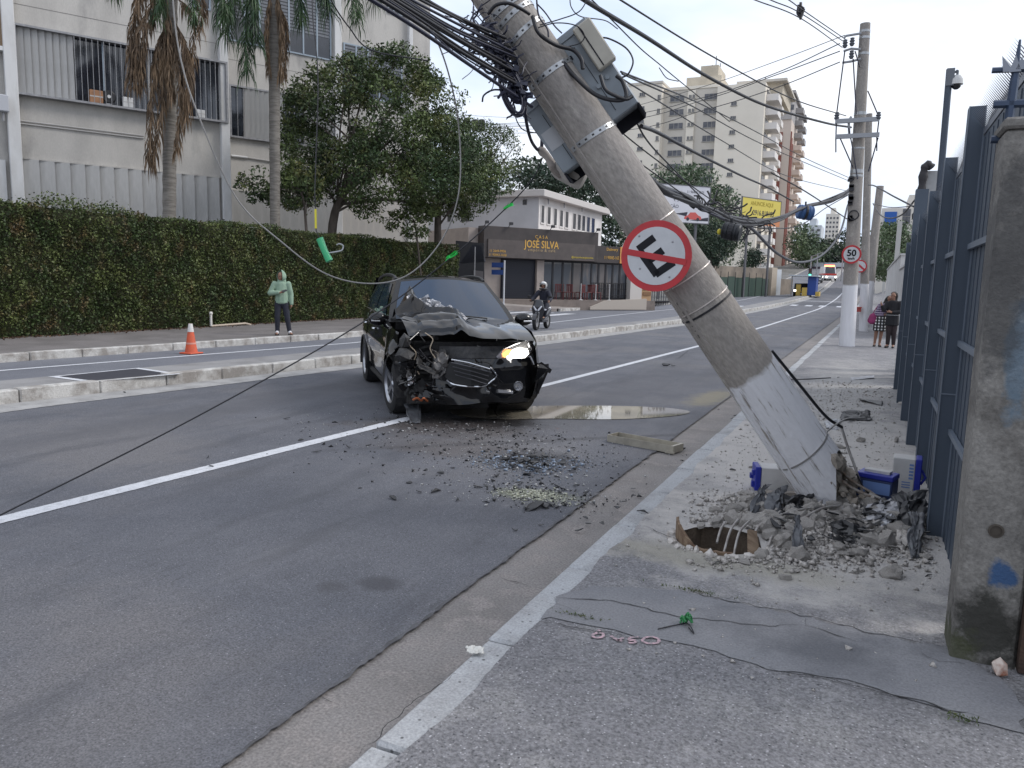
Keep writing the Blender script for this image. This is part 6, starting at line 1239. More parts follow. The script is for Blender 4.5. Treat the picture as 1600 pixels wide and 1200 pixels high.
# hanging bundle between the poles
for i in range(11):
    rr = random.Random(i + 77); j = lambda s=4: rr.uniform(-s, s)
    wire('hung_cable', 'black cable in the low hanging bundle between the two poles', [(985 + j(), 255 + j(6), 6.1), (1030 + j(), 292 + j(5), 7.0), (1075 + j(), 312 + j(6), 8.4), (1110 + j(), 330 + j(5), 9.8), (1160 + j(), 347 + j(5), 12), (1215 + j(), 342 + j(3), 15), (1262 + j(), 322 + j(2), 18.2), (1300 + j(), 312 + j(3), 20.4), (1331, 298 + j(8), 22.6)], rr.choice((.014, .018, .022, .028)), rr.choice((BLK, BLK, BLU)), 'cables of the low hanging bundle')
tg = MB()
for i in range(42):
    rr = random.Random(i + 900); f = rr.random(); x0 = 1085 + 110 * f; y0 = 318 + 32 * min(1, f * 1.3) + rr.uniform(-8, 8); d0 = 9 + 5 * f; P = []; ang = rr.uniform(0, 6.3)
    for k in range(5): P.append(D(x0, y0, d0)); ang += rr.uniform(-1.2, 1.2); x0 += math.cos(ang) * 9; y0 += math.sin(ang) * 7
    tg.tube(catmull(P, 4), rr.choice((.006, .009, .013)), 5)
stuff(tag(obj('wire_tangle', tg, BLK, smooth=60), 'knotted mass of loose wires on the low hanging bundle', 'wires'))
def barrel(name, label, px, py, dep, L_, r, m_, tilt, cat):
    c = D(px, py, dep); o = empty(name, c); tag(o, label, cat); M = tilt.to_track_quat('Z', 'Y').to_matrix().to_4x4()
    prof = [(0, -L_/2), (r * .8, -L_/2), (r, -L_/2 + r * .2)]
    for k in range(4): z = -L_/2 + L_ * (k + .5) / 4; prof += [(r, z - L_ * .06), (r * .93, z - L_ * .04), (r * .93, z + L_ * .04), (r, z + L_ * .06)]
    prof += [(r, L_/2 - r * .2), (r * .8, L_/2), (0, L_/2)]; b = obj('casing', MB().lathe(prof, 18, M), m_, o, smooth=40); obj('clamp_band', MB().lathe([(r * 1.03, -.03), (r * 1.05, 0), (r * 1.03, .03)], 18, M), BLK, b); obj('hanger', MB().tube([(0, 0, r * .9), (0, 0, r * 1.5)], .02), BLK, o); return o
rv = RW @ V((1, 0, 0)); up_ = RW @ V((0, -1, 0))
barrel('splice_closure', 'blue ribbed splice barrel hanging on the cable bundle', 1258, 332, 17.9, .36, .165, mat('barrel_blue', (.035, .10, .25), .5, col2=(.03, .08, .2), scale=8), rv - up_ * .15, 'splice closure')
bb = barrel('splice_closure', 'black splice closure with yellow tag under the cable bundle', 1143, 362, 10.2, .24, .115, mat('barrel_black', (.014, .016, .02), .45), rv + up_ * -.3 + (RW @ V((0, 0, 1))) * -.5, 'splice closure')
obj('yellow_tag', MB().ball(V((-.16, 0, .0)), (.03, .03, .04), 8, 6), mat('tag_yellow', (.6, .5, .04), .5), bb)
for i, (px, py) in enumerate(((729, 194), (743, 196), (753, 196))):
    c = D(px, py, 57.5); o = obj('distribution_box', MB().lathe([(0, -.42), (.2, -.42), (.24, -.3), (.24, .3), (.2, .42), (0, .42)], 10, Matrix.Translation(c)), BLK); tag(o, 'small black transformer can on the line above the trees', 'transformer', 'cans on the far line')
spc = D(1250, 20, 18); sp_ = MB()
for a, b in (((1248, 8), (1256, 14)), ((1256, 14), (1251, 28)), ((1251, 28), (1246, 20)), ((1246, 20), (1248, 8)), ((1251, 4), (1251, 30))): sp_.tube([D(*a, 18), D(*b, 18)], .035, 5)
tag(obj('line_spacer', sp_, BLK), 'small black spacer clamp joining the three overhead lines', 'spacer')
# green plastic bits on the wires
GRNP = mat('green_plastic', (.03, .36, .15), .45, coat=.2)
hk = D(508, 392, 5.0); hook = empty('hook_insulator', hk); tag(hook, 'green plastic sleeve with a steel hook dangling on a drop wire', 'insulator'); hi_ = Matrix.Translation(-hk)
o = obj('sleeve', MB().tube([D(499, 373, 5), D(507, 392, 5), D(515, 408, 5)], [.022, .021, .024], 10).tube([D(502, 371, 5.03), D(511, 396, 5.03)], .012, 8), GRNP, hook, smooth=50); o.matrix_parent_inverse = hi_
o = obj('hook', MB().tube(catmull([D(508, 396, 5), D(522, 394, 5), D(534, 391, 5), D(536, 384, 5), D(530, 381, 5), D(526, 383, 5)], 6), .005, 6), GAL, hook); o.matrix_parent_inverse = hi_
o = obj('tie', MB().tube([D(492, 300, 5), D(494, 360, 5), D(500, 374, 5)], .0035, 5), BLK, hook); o.matrix_parent_inverse = hi_
o = obj('yellow_sleeve', MB().tube([D(493, 327, 5), D(493.5, 357, 5)], .0075, 6), mat('sleeve_yellow', (.62, .55, .03), .5), hook); o.matrix_parent_inverse = hi_
def ribbon(label, pts, dep):
    mb = MB()
    for i in range(9):
        rr = random.Random(i * 3 + int(pts[0])); a = D(pts[0] + rr.uniform(-3, 3), pts[1] + rr.uniform(-3, 3), dep); b = D(pts[2] + rr.uniform(-4, 4), pts[3] + rr.uniform(-4, 4), dep + rr.uniform(-.05, .05)); m_ = a.lerp(b, .5) + V((rr.uniform(-.02, .02),) * 3); w = V((.006, 0, .009)); mb.add([a - w, a + w, m_ + w, m_ - w, b + w * .4, b - w * .4], [(0, 1, 2, 3), (3, 2, 4, 5)])
    tag(obj('green_ribbon', mb, mat('ribbon_green', (.03, .62, .10), .5) if 'ribbon_green' not in bpy.data.materials else bpy.data.materials['ribbon_green']), label, 'ribbon')
ribbon('bright green ribbon on the taut wire against the cafe wall', (789, 326, 799, 318), 5.65); ribbon('bright green ribbon on the taut wire against the hedge end', (699, 404, 713, 394), 5.5)
# ------------------------------------------------------------------ the wrecked car (local: x ahead, y to its left, z up)
KS = 1.06; KX, KY = 1.12, 1.04
hd = V((.66, -.75, 0)).normalized(); lf = V((-hd.y, hd.x, 0))
FA = V((-4.70, 8.62, 0)); CO = FA - hd * 1.3 * KX
CARM = Matrix((hd * KX, lf * KY, V((0, 0, KS)))).transposed().to_4x4(); CARM.translation = CO + V((0, 0, .014)); CARI = CARM.inverted()
car = empty('wrecked_car', CO); car.matrix_world = CARM; tag(car, 'black compact suv with crushed front and one headlight lit on the road', 'car')
PAINTB = mat('car_black', (.0055, .0055, .0065), .055, spec=.5, col2=(.010, .0095, .010), scale=3, bump=.02, bscale=6)
PLAST = mat('car_plastic', (.012, .012, .013), .6, bump=.15, bscale=120); CGL = mat('car_glass', (.010, .026, .055), .03, spec=.6); CHR = mat('chrome', (.62, .63, .65), .15, 1.0); ALU = mat('alloy', (.42, .43, .46), .3, .9, col2=(.33, .34, .36), scale=6)  # car glass: blue base colour stands in for reflected sky
RUB = mat('tyre_rubber', (.016, .016, .017), .85, bump=.3, bscale=60); DUSTG = mat('dusty_metal', (.20, .19, .185), .55, .4, col2=(.08, .075, .072), scale=14, bump=.4, bscale=30); DARKM = mat('engine_dark', (.014, .014, .016), .6, col2=(.04, .038, .037), scale=18, bump=.4, bscale=40)
def cp_(px, py, x):      # pixel -> car-local point on the cross plane x
    O = CARM @ V((x, 0, 0)); return CARI @ PL(px, py, O, hd)
def cs_(px, py, y):      # pixel -> car-local point on the side plane y
    O = CARM @ V((0, y, 0)); return CARI @ PL(px, py, O, lf)
cpt = lambda n, mb, m_, par=car, **k: obj(n, mb, m_, par, **k)
pw = interp([(-2.12, .80), (-2.0, .88), (-1.8, .945), (-1.3, .99), (0, 1), (1.2, 1), (1.6, .97), (1.9, .90), (2.05, .82)])
zsec = [(.20, .80), (.30, .845), (.42, .868), (.60, .888), (.72, .893), (.82, .886), (.92, .878), (1.0, .868), (1.06, .850), (1.10, .825)]
hw = interp(zsec)
belt = interp([(-2.12, 1.06), (-1.9, 1.12), (-1.0, 1.12), (.2, 1.08), (.95, 1.055), (1.6, .985), (2.05, .88)])
def SP(x, t, s):
    zb = .235; zt = belt(x); z = zb + (zt - zb) * t; w = hw(.20 + .90 * t) * pw(x)
    if abs(x - 1.3) < .52 or abs(x + 1.35) < .52: w += .012
    crease = .012 * math.exp(-((t - .62) / .05) ** 2) - .016 * math.exp(-((t - .28) / .12) ** 2) * (1 if -1.1 < x < .9 else 0)
    return V((x, s * (w + crease), z))
AR = .365
def side_panel(x0, x1, s, nx, nt=22, t0=0.0, t1=1.0):
    mb = MB(); vs = []; inside = []
    for i in range(nx + 1):
        for j in range(nt + 1):
            p = SP(x0 + (x1 - x0) * i / nx, t0 + (t1 - t0) * j / nt, s); ins = False
            for cx in (1.3, -1.35):
                d = V((p.x - cx, 0, p.z - .335)); l = d.length
                if l < AR:
                    ins = True
                    if l > 1e-4:
                        if d.z < -.05 * 0 - .10: d.z = max(d.z, -.10)
                        q = d.normalized() * AR; p = V((cx + q.x, p.y, .335 + q.z))
            vs.append(p); inside.append(ins)
    w = nt + 1
    fs = [f for f in ((i*w+j, (i+1)*w+j, (i+1)*w+j+1, i*w+j+1) for i in range(nx) for j in range(nt)) if not all(inside[k] for k in f)]
    return mb.add(vs, fs)
for s in (1, -1):
    cpt('rear_quarter', side_panel(-2.12, -1.075, s, 34), PAINTB, smooth=50)
    rd = cpt('door', side_panel(-1.065, -.165, s, 26, 22, .07), PAINTB, smooth=50); fd = cpt('door', side_panel(-.155, .80, s, 26, 22, .07), PAINTB, smooth=50)
    for d_, xh_ in ((rd, -.93), (fd, -.02)):
        p = SP(xh_, .78, s); obj('handle', MB().tube([p + V((-.09, s * .012, 0)), p + V((-.07, s * .034, .004)), p + V((.07, s * .034, .006)), p + V((.09, s * .012, .002))], .012, 6), CHR if s < 0 else PAINTB, d_)
    cpt('sill', MB().tube([SP(x, .02, s) + V((0, -s * .02, -.01)) for x in (-.95, -.5, 0, .5, .92)], .045, 8), PLAST, smooth=60)
    for cx in (1.3, -1.35): 
        if s < 0 and cx > 0: continue
        cpt('arch_trim', MB().tube([V((cx + math.cos(a) * AR, SP(cx, .4, s).y * 1.0 + s * .004, .335 + math.sin(a) * AR)) for a in np.linspace(-.25, math.pi + .25, 20)], .02, 6), PLAST, smooth=60)
    for cx in (1.3, -1.35): cpt('wheel_well', MB().lathe([(.36, 0), (.36, .42)], 20, Matrix.Translation((cx, s * .84 if s < 0 else .42, .335)) @ Matrix.Rotation(-math.pi / 2, 4, 'X') if s > 0 else Matrix.Translation((cx, -.84, .335)) @ Matrix.Rotation(-math.pi / 2, 4, 'X')), DARKM)
cpt('fender', side_panel(.81, 2.05, 1, 40), PAINTB, smooth=50)
# right hand fender ends, torn, just ahead of the wheel
fr_ = side_panel(.81, 1.66, -1, 30); fr_.v = [(x + .02 * mnoise.noise(V((x * 7, z * 7, 0))) * max(0, x - 1.2) * 4, y + (.10 * mnoise.noise(V((x * 5, z * 5, 3))) - .03) * max(0, x - 1.15) * 2.2, z) for x, y, z in fr_.v]
cpt('fender', fr_, PAINTB, smooth=50)
# greenhouse
def GH(u, t, s):       # u 0 rear .. 1 front
    xb = -1.98 + (0.95 + 1.98) * u; xt = -1.72 + (.20 + 1.72) * u; x = xb + (xt - xb) * t; zb = belt(xb) - .01; zt = 1.575 - .075 * max(0, .45 - u) ** 1.2 * 2 - .03 * max(0, u - .8) * 5
    bow = .035 * math.sin(math.pi * min(1, t)); return V((x, s * ((.83 * pw(xb) - .005) * (1 - t) + .62 * t + bow * (1 - t)), zb + (zt - zb) * t))
for s in (1, -1):
    cpt('pillar_frame', MB().grid(lambda u, v: GH(u, v, s), 30, 8), PAINTB, smooth=60)
    for u0, u1 in ((.10, .26), (.275, .565), (.585, .885)):
        def gl(u, v, u0=u0, u1=u1):
            uu = u0 + (u1 - u0) * u; vv = .07 + .80 * v
            if u1 > .8: uu = u0 + (u1 + .03 * (1 - v) - .0 * v - u0) * u
            if u0 < .2: uu = u0 + .04 * v + (u1 - u0 - .04 * v) * u
            p = GH(uu, vv, s); return p + V((0, s * .006, .002))
        cpt('side_window', MB().grid(gl, 8, 6), CGL, smooth=60)
    cpt('window_trim', MB().tube([GH(u, .02, s) + V((0, s * .01, 0)) for u in np.linspace(.08, .95, 14)], .009, 5), CHR if s < 0 else PLAST)
    P = [GH(u, 1, s) + V((0, -s * .01, dz)) for u, dz in ((.04, .0), (.12, .032), (.3, .042), (.6, .04), (.85, .03), (.94, .0))]; cpt('roof_rail', MB().tube(catmull(P, 5), .023, 6), PLAST, smooth=60)
def roof(u, v):
    a, b = GH(v, 1, 1), GH(v, 1, -1); p = a.lerp(b, u); p.z += .055 * math.sin(math.pi * u) * (1 - .25 * (1 - v)); return p
cpt('roof', MB().grid(roof, 16, 24), PAINTB, smooth=60)
def wsh(u, v):
    a, b = GH(1, v, 1), GH(1, v, -1); p = a.lerp(b, u); q = math.sin(math.pi * u); p.x += .16 * q * (1 - .55 * v); p.z += .055 * q * v + .0 ; return p
cpt('windscreen', MB().grid(lambda u, v: wsh(.05 + .90 * u, .06 + .88 * v) + V((.005, 0, .006)), 18, 12), CGL, smooth=60)
cpt('windscreen_surround', MB().grid(wsh, 18, 12), PLAST, smooth=60)
for k, (a, b) in enumerate(((.25, .62), (.55, .9))): cpt('wiper', MB().tube([wsh(a, .06) + V((.025, 0, .025)), wsh((a + b) / 2, .10) + V((.03, 0, .03)), wsh(b, .14) + V((.025, 0, .03))], .008, 5), PLAST)
cpt('tailgate', MB().grid(lambda u, v: V((-2.12 + .0 * u - .03 * math.sin(math.pi * u) + (.14 * max(0, v - .55) / .45 + .26 * max(0, v - .8) / .2 * .0), (.5 - u) * 2 * (.80 * .89 if v < .6 else .74 - .12 * (v - .6) / .4), .3 + 1.27 * v)), 10, 12), PAINTB, smooth=60)
cpt('underbody', MB().box((-2.0, -.72, .17), (1.75, .72, .42)), DARKM); cpt('cabin', MB().box((-1.7, -.66, .4), (.6, .66, 1.02)), DARKM)
for y in (.34, -.36): st_ = cpt('seat', MB().box((-.35, y - .24, .9), (-.15, y + .24, 1.34)).box((-.32, y - .12, 1.36), (-.2, y + .12, 1.5)), DARKM, bevel=.04)
# wheels
def wheel(cx, s, steer=0.0, tilt=0.0):
    M = Matrix.Translation((cx, s * .775, .335)) @ Matrix.Rotation(steer, 4, 'Z') @ Matrix.Rotation(tilt, 4, 'X') @ Matrix.Rotation(-s * math.pi / 2, 4, 'X')
    w = cpt('wheel', MB().lathe([(.215, -.10), (.30, -.105), (.328, -.085), (.335, -.05), (.335, .05), (.328, .085), (.30, .105), (.225, .10)], 36, M), RUB, smooth=40)
    obj('rim', MB().lathe([(.228, .10), (.222, .085), (.205, .07), (.205, -.05), (.03, -.02)], 36, M), ALU, w, smooth=40)
    for k in range(5):
        for da in (-.13, .13):
            a = 2 * math.pi * k / 5 + da; m2 = M @ Matrix.Rotation(a, 4, 'Z'); obj('spoke', MB().add([m2 @ V(p) for p in ((.03, -.022, .055), (.21, -.013, .075), (.21, .013, .075), (.03, .022, .055), (.03, -.022, .02), (.21, -.013, .04), (.21, .013, .04), (.03, .022, .02))], [(0, 1, 2, 3), (0, 4, 5, 1), (1, 5, 6, 2), (2, 6, 7, 3), (3, 7, 4, 0)]), ALU, w)
    obj('hub_cap', MB().lathe([(0, .07), (.03, .07), (.045, .05)], 14, M), ALU, w); obj('brake_disc', MB().lathe([(.04, .0), (.14, .0)], 20, M), DUSTG, w)
wheel(1.3, 1, .10); wheel(1.3, -1, .10, .03); wheel(-1.35, 1); wheel(-1.35, -1)
# crushed bonnet
def dmg(y): return 1 / (1 + math.exp((y + .02) * 7))
def hood(u, v):
    y = -.80 + 1.58 * v; tri = lambda a, w: max(0, 1 - abs(a) / w); d = max(0, min(1, (.10 - y) / .22)); x = .90 + 1.13 * u
    z = 1.075 - .075 * u - .03 * u * u + .035 * math.cos(y * 1.7) - .07 * (1 - d) * u ** 5
    x -= .22 * d * u ** 1.2
    z += d * (.05 + .05 * math.sin(math.pi * u)) * min(1, u * 5)
    if -.64 < y < -.10 and .40 < u < .95: z += .035 * min(1, (y + .64) / .05, (-.10 - y) / .05, (u - .40) / .05) - .03 * tri(u - .66, .10)
    z += .055 * tri(y - .03 + .16 * u, .09) * min(1, u * 4) + .075 * tri(u - .30 - .10 * y, .09) * d + .40 * tri(u - .03, .34) * tri(y + .56, .22) + .12 * tri(u - .10, .14) * tri(y + .14, .2)
    z += .014 * tri(y - .12 - .35 * u, .12) * (1 - d) + .03 * tri(u - .05, .07) * tri(y - .35, .3)
    q = mnoise.noise(V((x * 9, y * 9, 4))); z += .010 * q * (.1 + d) - .09 * d * u ** 3
    return V((x, y * (1 - .10 * u), z))
cpt('bonnet', MB().grid(hood, 44, 60), PAINTB, smooth=16)
cpt('cowl', MB().box((.78, -.74, .95), (.94, .74, 1.07)), DARKM)
# torn bright edges along the folded back of the bonnet
TORN = mat('torn_bright_metal', (.40, .40, .42), .28, .8, col2=(.16, .16, .17), scale=25, bump=.8, bscale=50)
for k, (px0, py0, px1, py1, w_) in enumerate(((648, 466, 668, 492, .05), (662, 464, 690, 500, .06), (675, 470, 700, 486, .04), (640, 462, 652, 510, .03), (700, 478, 730, 497, .035), (688, 492, 716, 500, .045))):
    a, b = cp_(px0, py0, 1.0 + .02 * k), cp_(px1, py1, 1.18 + .01 * k); n = 12; vs = []
    for i in range(n + 1):
        for j in range(4):
            p = a.lerp(b, i / n) + V((0, -.01 + (j - 1.5) * w_ * .6, (j - 1.5) * w_ * .3)); q = mnoise.noise_vector(V((p.x * 14, p.y * 14, p.z * 14 + k))); vs.append(p + q * .035)
    cpt('torn_edge', MB().add(vs, [(i*4+j, (i+1)*4+j, (i+1)*4+j+1, i*4+j+1) for i in range(n) for j in range(3)]), TORN)
# front end: support, bumper cover, grille
cpt('radiator_support', MB().box((1.45, -.60, .30), (1.62, .70, .86)), DARKM)
def bump(u, v):
    y = -.42 + 1.34 * u; z = .22 + .40 * v; e = abs(y) / .86
    x = 2.13 - .30 * max(0, e) ** 3 - .03 * (v - .3) ** 2; d = dmg(y + .25)
    x -= .30 * d; z += -.05 * d + .02 * math.sin(y * 9 + v * 3) * (1 - u)
    if y > .78: x += (y - .78) * 1.3; z = .64 - (.64 - z) * (1 - min(1, (y - .78) / .14) * .8)
    q = mnoise.noise(V((y * 6, z * 8, 2))); x += .035 * q * (1 - u * .7); z += .02 * q * (1 - u)
    return V((x, y, z))
cpt('bumper', MB().grid(bump, 40, 14), PAINTB, smooth=35)
def valance(u, v):
    p = bump(.03 + .80 * u, 0); return p + V((-.03 - .22 * v, 0, -.03 * v - .02))
cpt('valance', MB().grid(valance, 24, 4), PLAST, smooth=50)
def facei(u, v):           # band between bumper and bonnet
    y = -.35 + 1.05 * u; z = .60 + .26 * v; d = dmg(y + .2); x = 2.10 - .22 * (abs(y) / .8) ** 2.5 - .10 * v - .32 * d; x += .03 * mnoise.noise(V((y * 7, z * 9, 8))); return V((x, y, z - .03 * d))
cpt('upper_grille_bar', MB().grid(lambda u, v: facei(u, v * .42), 26, 5), PAINTB, smooth=40)
cpt('upper_grille', MB().grid(lambda u, v: facei(u, .42 + .5 * v) + V((-.05, 0, 0)), 26, 5), DARKM, smooth=40)
def gpt(px, py, dx=0.0):   # pixel on the curved front face
    y = cp_(px, py, 2.0).y
    for _ in range(3):
        u = (y + .42) / 1.34; x = bump(max(0, min(1, u)), .6).x; y = cp_(px, py, x).y
    p = cp_(px, py, x); return p + V((dx, 0, 0))
def poly_px(name, pts, m_, dx=.012, th=.02, par=car):
    P = [gpt(x, y, dx) for x, y in pts]; n = len(P); return obj(name, MB().add(P + [p - V((th, 0, 0)) for p in P], [tuple(range(n)), tuple(range(n, 2 * n))[::-1]] + [(i, (i+1) % n, n + (i+1) % n, n + i) for i in range(n)]), m_, par)
gr_ = poly_px('grille', [(702, 565), (735, 572), (766, 582), (772, 588), (757, 601), (735, 602), (708, 598), (694, 588)], mat('grille_black', (.006, .006, .007), .5), .02)
cpt('grille_rim', MB().tube(catmull([gpt(x, y, .04) for x, y in ((697, 593), (706, 599), (722, 602.5), (742, 603.5), (756, 602), (766, 595), (774, 587), (771, 581), (764, 573))], 5), .011, 6), CHR, smooth=60)
for yy in (0, 7, 14, 21): cpt('grille_slat', MB().tube([gpt(x, y + yy * .9, .035) for x, y in ((704 + yy * .3, 566), (735, 573), (764 - yy * .2, 581))], .007, 5), mat('slat_grey', (.09, .09, .10), .35, .5) if yy == 0 else bpy.data.materials['slat_grey'])
cpt('grille_bar_trim', MB().tube([gpt(x, y, .05) for x, y in ((704, 561), (730, 566), (764, 576))], .008, 5), CHR)
# headlight, fog lamp, day light
hlx = 1.86
HLG = mat('lamp_reflector', (.55, .55, .57), .15, .8); LIT = mat('lamp_lit', (1, .97, .92), .3, emit=(1, .95, .86), estr=7); AMB = mat('lamp_amber', (1, .45, .15), .3, emit=(1, .42, .12), estr=1.6); LENS = mat('lamp_lens', (.9, .9, .92), .02, trans=1.0, spec=.5)
def lp(px, py, dx=0.0):
    y = cp_(px, py, 1.85).y; x = 2.02 - .55 * max(0, y - .35) ** 1.35; y = cp_(px, py, x).y; x = 2.02 - .55 * max(0, y - .35) ** 1.35; return cp_(px, py, x) + V((dx, 0, 0))
def lpoly(name, pts, m_, dx, th, par=car):
    P = [lp(x, y, dx) for x, y in pts]; n = len(P); return obj(name, MB().add(P + [p - V((th, 0, 0)) for p in P], [tuple(range(n)), tuple(range(n, 2 * n))[::-1]] + [(i, (i+1) % n, n + (i+1) % n, n + i) for i in range(n)]), m_, par)
hl = lpoly('headlight', [(776, 558), (786, 547), (805, 538), (828, 531), (834, 533), (836, 545), (830, 556), (818, 563), (800, 567), (784, 566)], HLG, -.02, .05)
lpoly('lit_lamp', [(796, 557), (801, 549), (814, 544), (824, 545), (826, 552), (820, 559), (810, 563), (799, 563)], LIT, .004, .02, hl); lpoly('indicator_lamp', [(785, 553), (794, 546), (800, 547), (795, 555), (788, 559)], AMB, .004, .02, hl)
lpoly('lamp_edge', [(826, 532), (833, 533), (835, 545), (829, 556), (826, 555), (831, 545)], CHR, .006, .02, hl)
fg = cpt('fog_lamp', MB().lathe([(0, .0), (.035, .004), (.045, -.005), (.052, .012), (.058, 0)], 18, Matrix.Translation(gpt(809, 603, .02)) @ Matrix.Rotation(math.pi / 2, 4, 'Y')), HLG, smooth=40)
cpt('day_light', MB().tube([gpt(777, 611, .02), gpt(800, 613, .02)], [.022, .02], 6), HLG); cpt('chrome_chip', MB().tube([gpt(758, 611, .02), gpt(765, 612, .02)], [.012, .003], 5), CHR)
poly_px('torn_bumper_end', [(828, 572), (845, 565), (861, 577), (858, 583), (852, 580), (840, 592), (836, 606), (830, 600)], PAINTB, .03, .012)
# mirrors
def mirror(c, s):
    o = cpt('mirror', MB().ball(c, (.075, .125, .085), 14, 9), PAINTB, smooth=60); obj('mirror_strip', MB().tube([c + V((.07, -.02 * s, -.02)), c + V((.065, .09 * s, -.02))], .012, 6), mat('strip_lit', (.8, .8, .82), .3) if s > 0 else CHR, o); obj('stalk', MB().tube([c + V((0, -s * .1, -.03)), c + V((0, -s * .2, -.06))], .03, 6), PLAST, o)
mirror(cp_(818, 499, .72), 1); mc = SP(.66, 1, -1) + V((0, -.10, .0)); mirror(mc, -1)
# what shows in the torn corner: dark junk, hoses, springs, wires
for k in range(46):
    rr = random.Random(k + 40); p = V((rr.uniform(1.35, 1.95), rr.uniform(-.82, -.30), rr.uniform(.28, .92))); q = Quaternion(V((rr.random() - .5, rr.random() - .5, rr.random() - .5)).normalized(), rr.uniform(0, 3)).to_matrix().to_4x4(); q.translation = p; m_ = rr.choice((DARKM, DARKM, PLAST, DUSTG, PAINTB)); kd = rr.randint(0, 3)
    if kd == 0: cpt('broken_panel', MB().grid(lambda u, v: q @ V(((u - .5) * rr_s[0], (v - .5) * rr_s[1], .03 * mnoise.noise(V((u * 4, v * 4, k))))), 6, 5) if (rr_s := (rr.uniform(.12, .34), rr.uniform(.08, .2))) else None, m_, smooth=30)
    elif kd == 1: cpt('hose', MB().tube(catmull([p, p + V((rr.uniform(-.2, .2), rr.uniform(-.15, .15), rr.uniform(-.2, .1))), p + V((rr.uniform(-.2, .2), rr.uniform(-.2, .2), rr.uniform(-.3, .1)))], 5), rr.uniform(.008, .02), 6), m_, smooth=60)
    else: cpt('engine_part', MB().rock((0, 0, 0), rr.uniform(.04, .11), k, 1, q), m_)
for k, pts in enumerate((((655, 545), (668, 562), (676, 570), (672, 590)), ((664, 520), (676, 530), (672, 545), (680, 560)), ((640, 560), (655, 570), (672, 575), (690, 580)), ((676, 560), (684, 575), (678, 590), (674, 612)), ((640, 540), (650, 552), (646, 568), (655, 585)), ((672, 600), (665, 618), (660, 626), (650, 628)))): cpt('loom_wire', MB().tube(catmull([cp_(x, y, 1.93 - .02 * k) for x, y in pts], 5), .006, 5), (BLK, mat('wire_tan', (.4, .33, .25), .6), DUSTG)[k % 3])
cpt('copper_wire', MB().tube(catmull([cp_(645, 625, 1.97), cp_(652, 622, 1.99), cp_(658, 626, 1.97), cp_(662, 622, 2.0), cp_(668, 627, 1.97)], 6), .012, 5), mat('copper', (.45, .14, .06), .4, .6))
# wing liner and torn fender skin hanging at the corner
def skin(name, pts, x, m_, nz_=.05):
    P = [cp_(px, py, x + dx) for px, py, dx in pts]; a, b, c, d = P
    cpt(name, MB().grid(lambda u, v: (a.lerp(b, u)).lerp(d.lerp(c, u), v) + mnoise.noise_vector(V((u * 4, v * 4, x * 9 + a.y))) * nz_, 12, 10), m_, smooth=30)
skin('torn_fender', ((634, 545, -.2), (672, 556, .0), (668, 580, .02), (640, 562, -.1)), 1.80, PAINTB); skin('liner', ((636, 560, -.1), (646, 556, 0), (650, 612, .05), (630, 618, -.05)), 1.82, PLAST, .04); skin('torn_fender', ((676, 548, .0), (706, 556, .0), (700, 585, .05), (678, 590, .0)), 1.90, DUSTG, .07); skin('torn_bumper_skin', ((640, 600, -.05), (700, 602, .1), (712, 628, .1), (645, 622, 0)), 1.86, PAINTB, .05); skin('crash_bar', ((650, 572, .0), (700, 578, .0), (700, 588, .0), (650, 582, .0)), 1.72, DARKM, .03)
skin('headlight_bracket', ((728, 548, 0), (776, 556, 0), (776, 570, 0), (728, 560, 0)), 1.86, DARKM, .03); skin('lamp_bracket', ((745, 540, 0), (760, 543, 0), (758, 556, 0), (748, 555, 0)), 1.9, DUSTG, .01)
skin('broken_lamp', ((636, 590, 0), (644, 588, 0), (646, 600, 0), (638, 602, 0)), 1.93, HLG, .02); skin('silver_scrap', ((634, 575, 0), (640, 572, 0), (644, 592, 0), (638, 600, 0)), 1.9, DUSTG, .03)
# ------------------------------------------------------------------ people
def blob(parts, voxel=.011, smooth_it=3):
    mb = MB()
    for p0, r0, p1, r1 in parts:
        p0, p1 = V(p0), V(p1); r0 = V(r0) if not isinstance(r0, (int, float)) else V((r0,) * 3); r1 = V(r1) if not isinstance(r1, (int, float)) else V((r1,) * 3)
        n = max(1, int((p1 - p0).length / (min(*r0, *r1) * .4)))
        for i in range(n + 1): t = i / n; mb.ball(p0.lerp(p1, t), r0.lerp(r1, t), 10, 8)
    me = bpy.data.meshes.new('blob'); me.from_pydata(mb.v, [], mb.f); o = bpy.data.objects.new('blob', me); COL.objects.link(o)
    md = o.modifiers.new('r', 'REMESH'); md.mode = 'VOXEL'; md.voxel_size = voxel; sm = o.modifiers.new('s', 'SMOOTH'); sm.iterations = smooth_it; sm.factor = .5
    bpy.context.view_layer.update(); out = bpy.data.meshes.new_from_object(o.evaluated_get(bpy.context.evaluated_depsgraph_get())); bpy.data.objects.remove(o); bpy.data.meshes.remove(me); out.shade_smooth(); return out
def vframe(p, scale=1.0, turn=0.0):      # x to the right as seen from the camera, y away, z up
    d = V((p.x, p.y, 0)).normalized(); x = V((d.y, -d.x, 0)); M = Matrix((x, d, V((0, 0, 1)))).transposed().to_4x4(); M.translation = p; return M @ Matrix.Rotation(turn, 4, 'Z') @ Matrix.Scale(scale, 4)
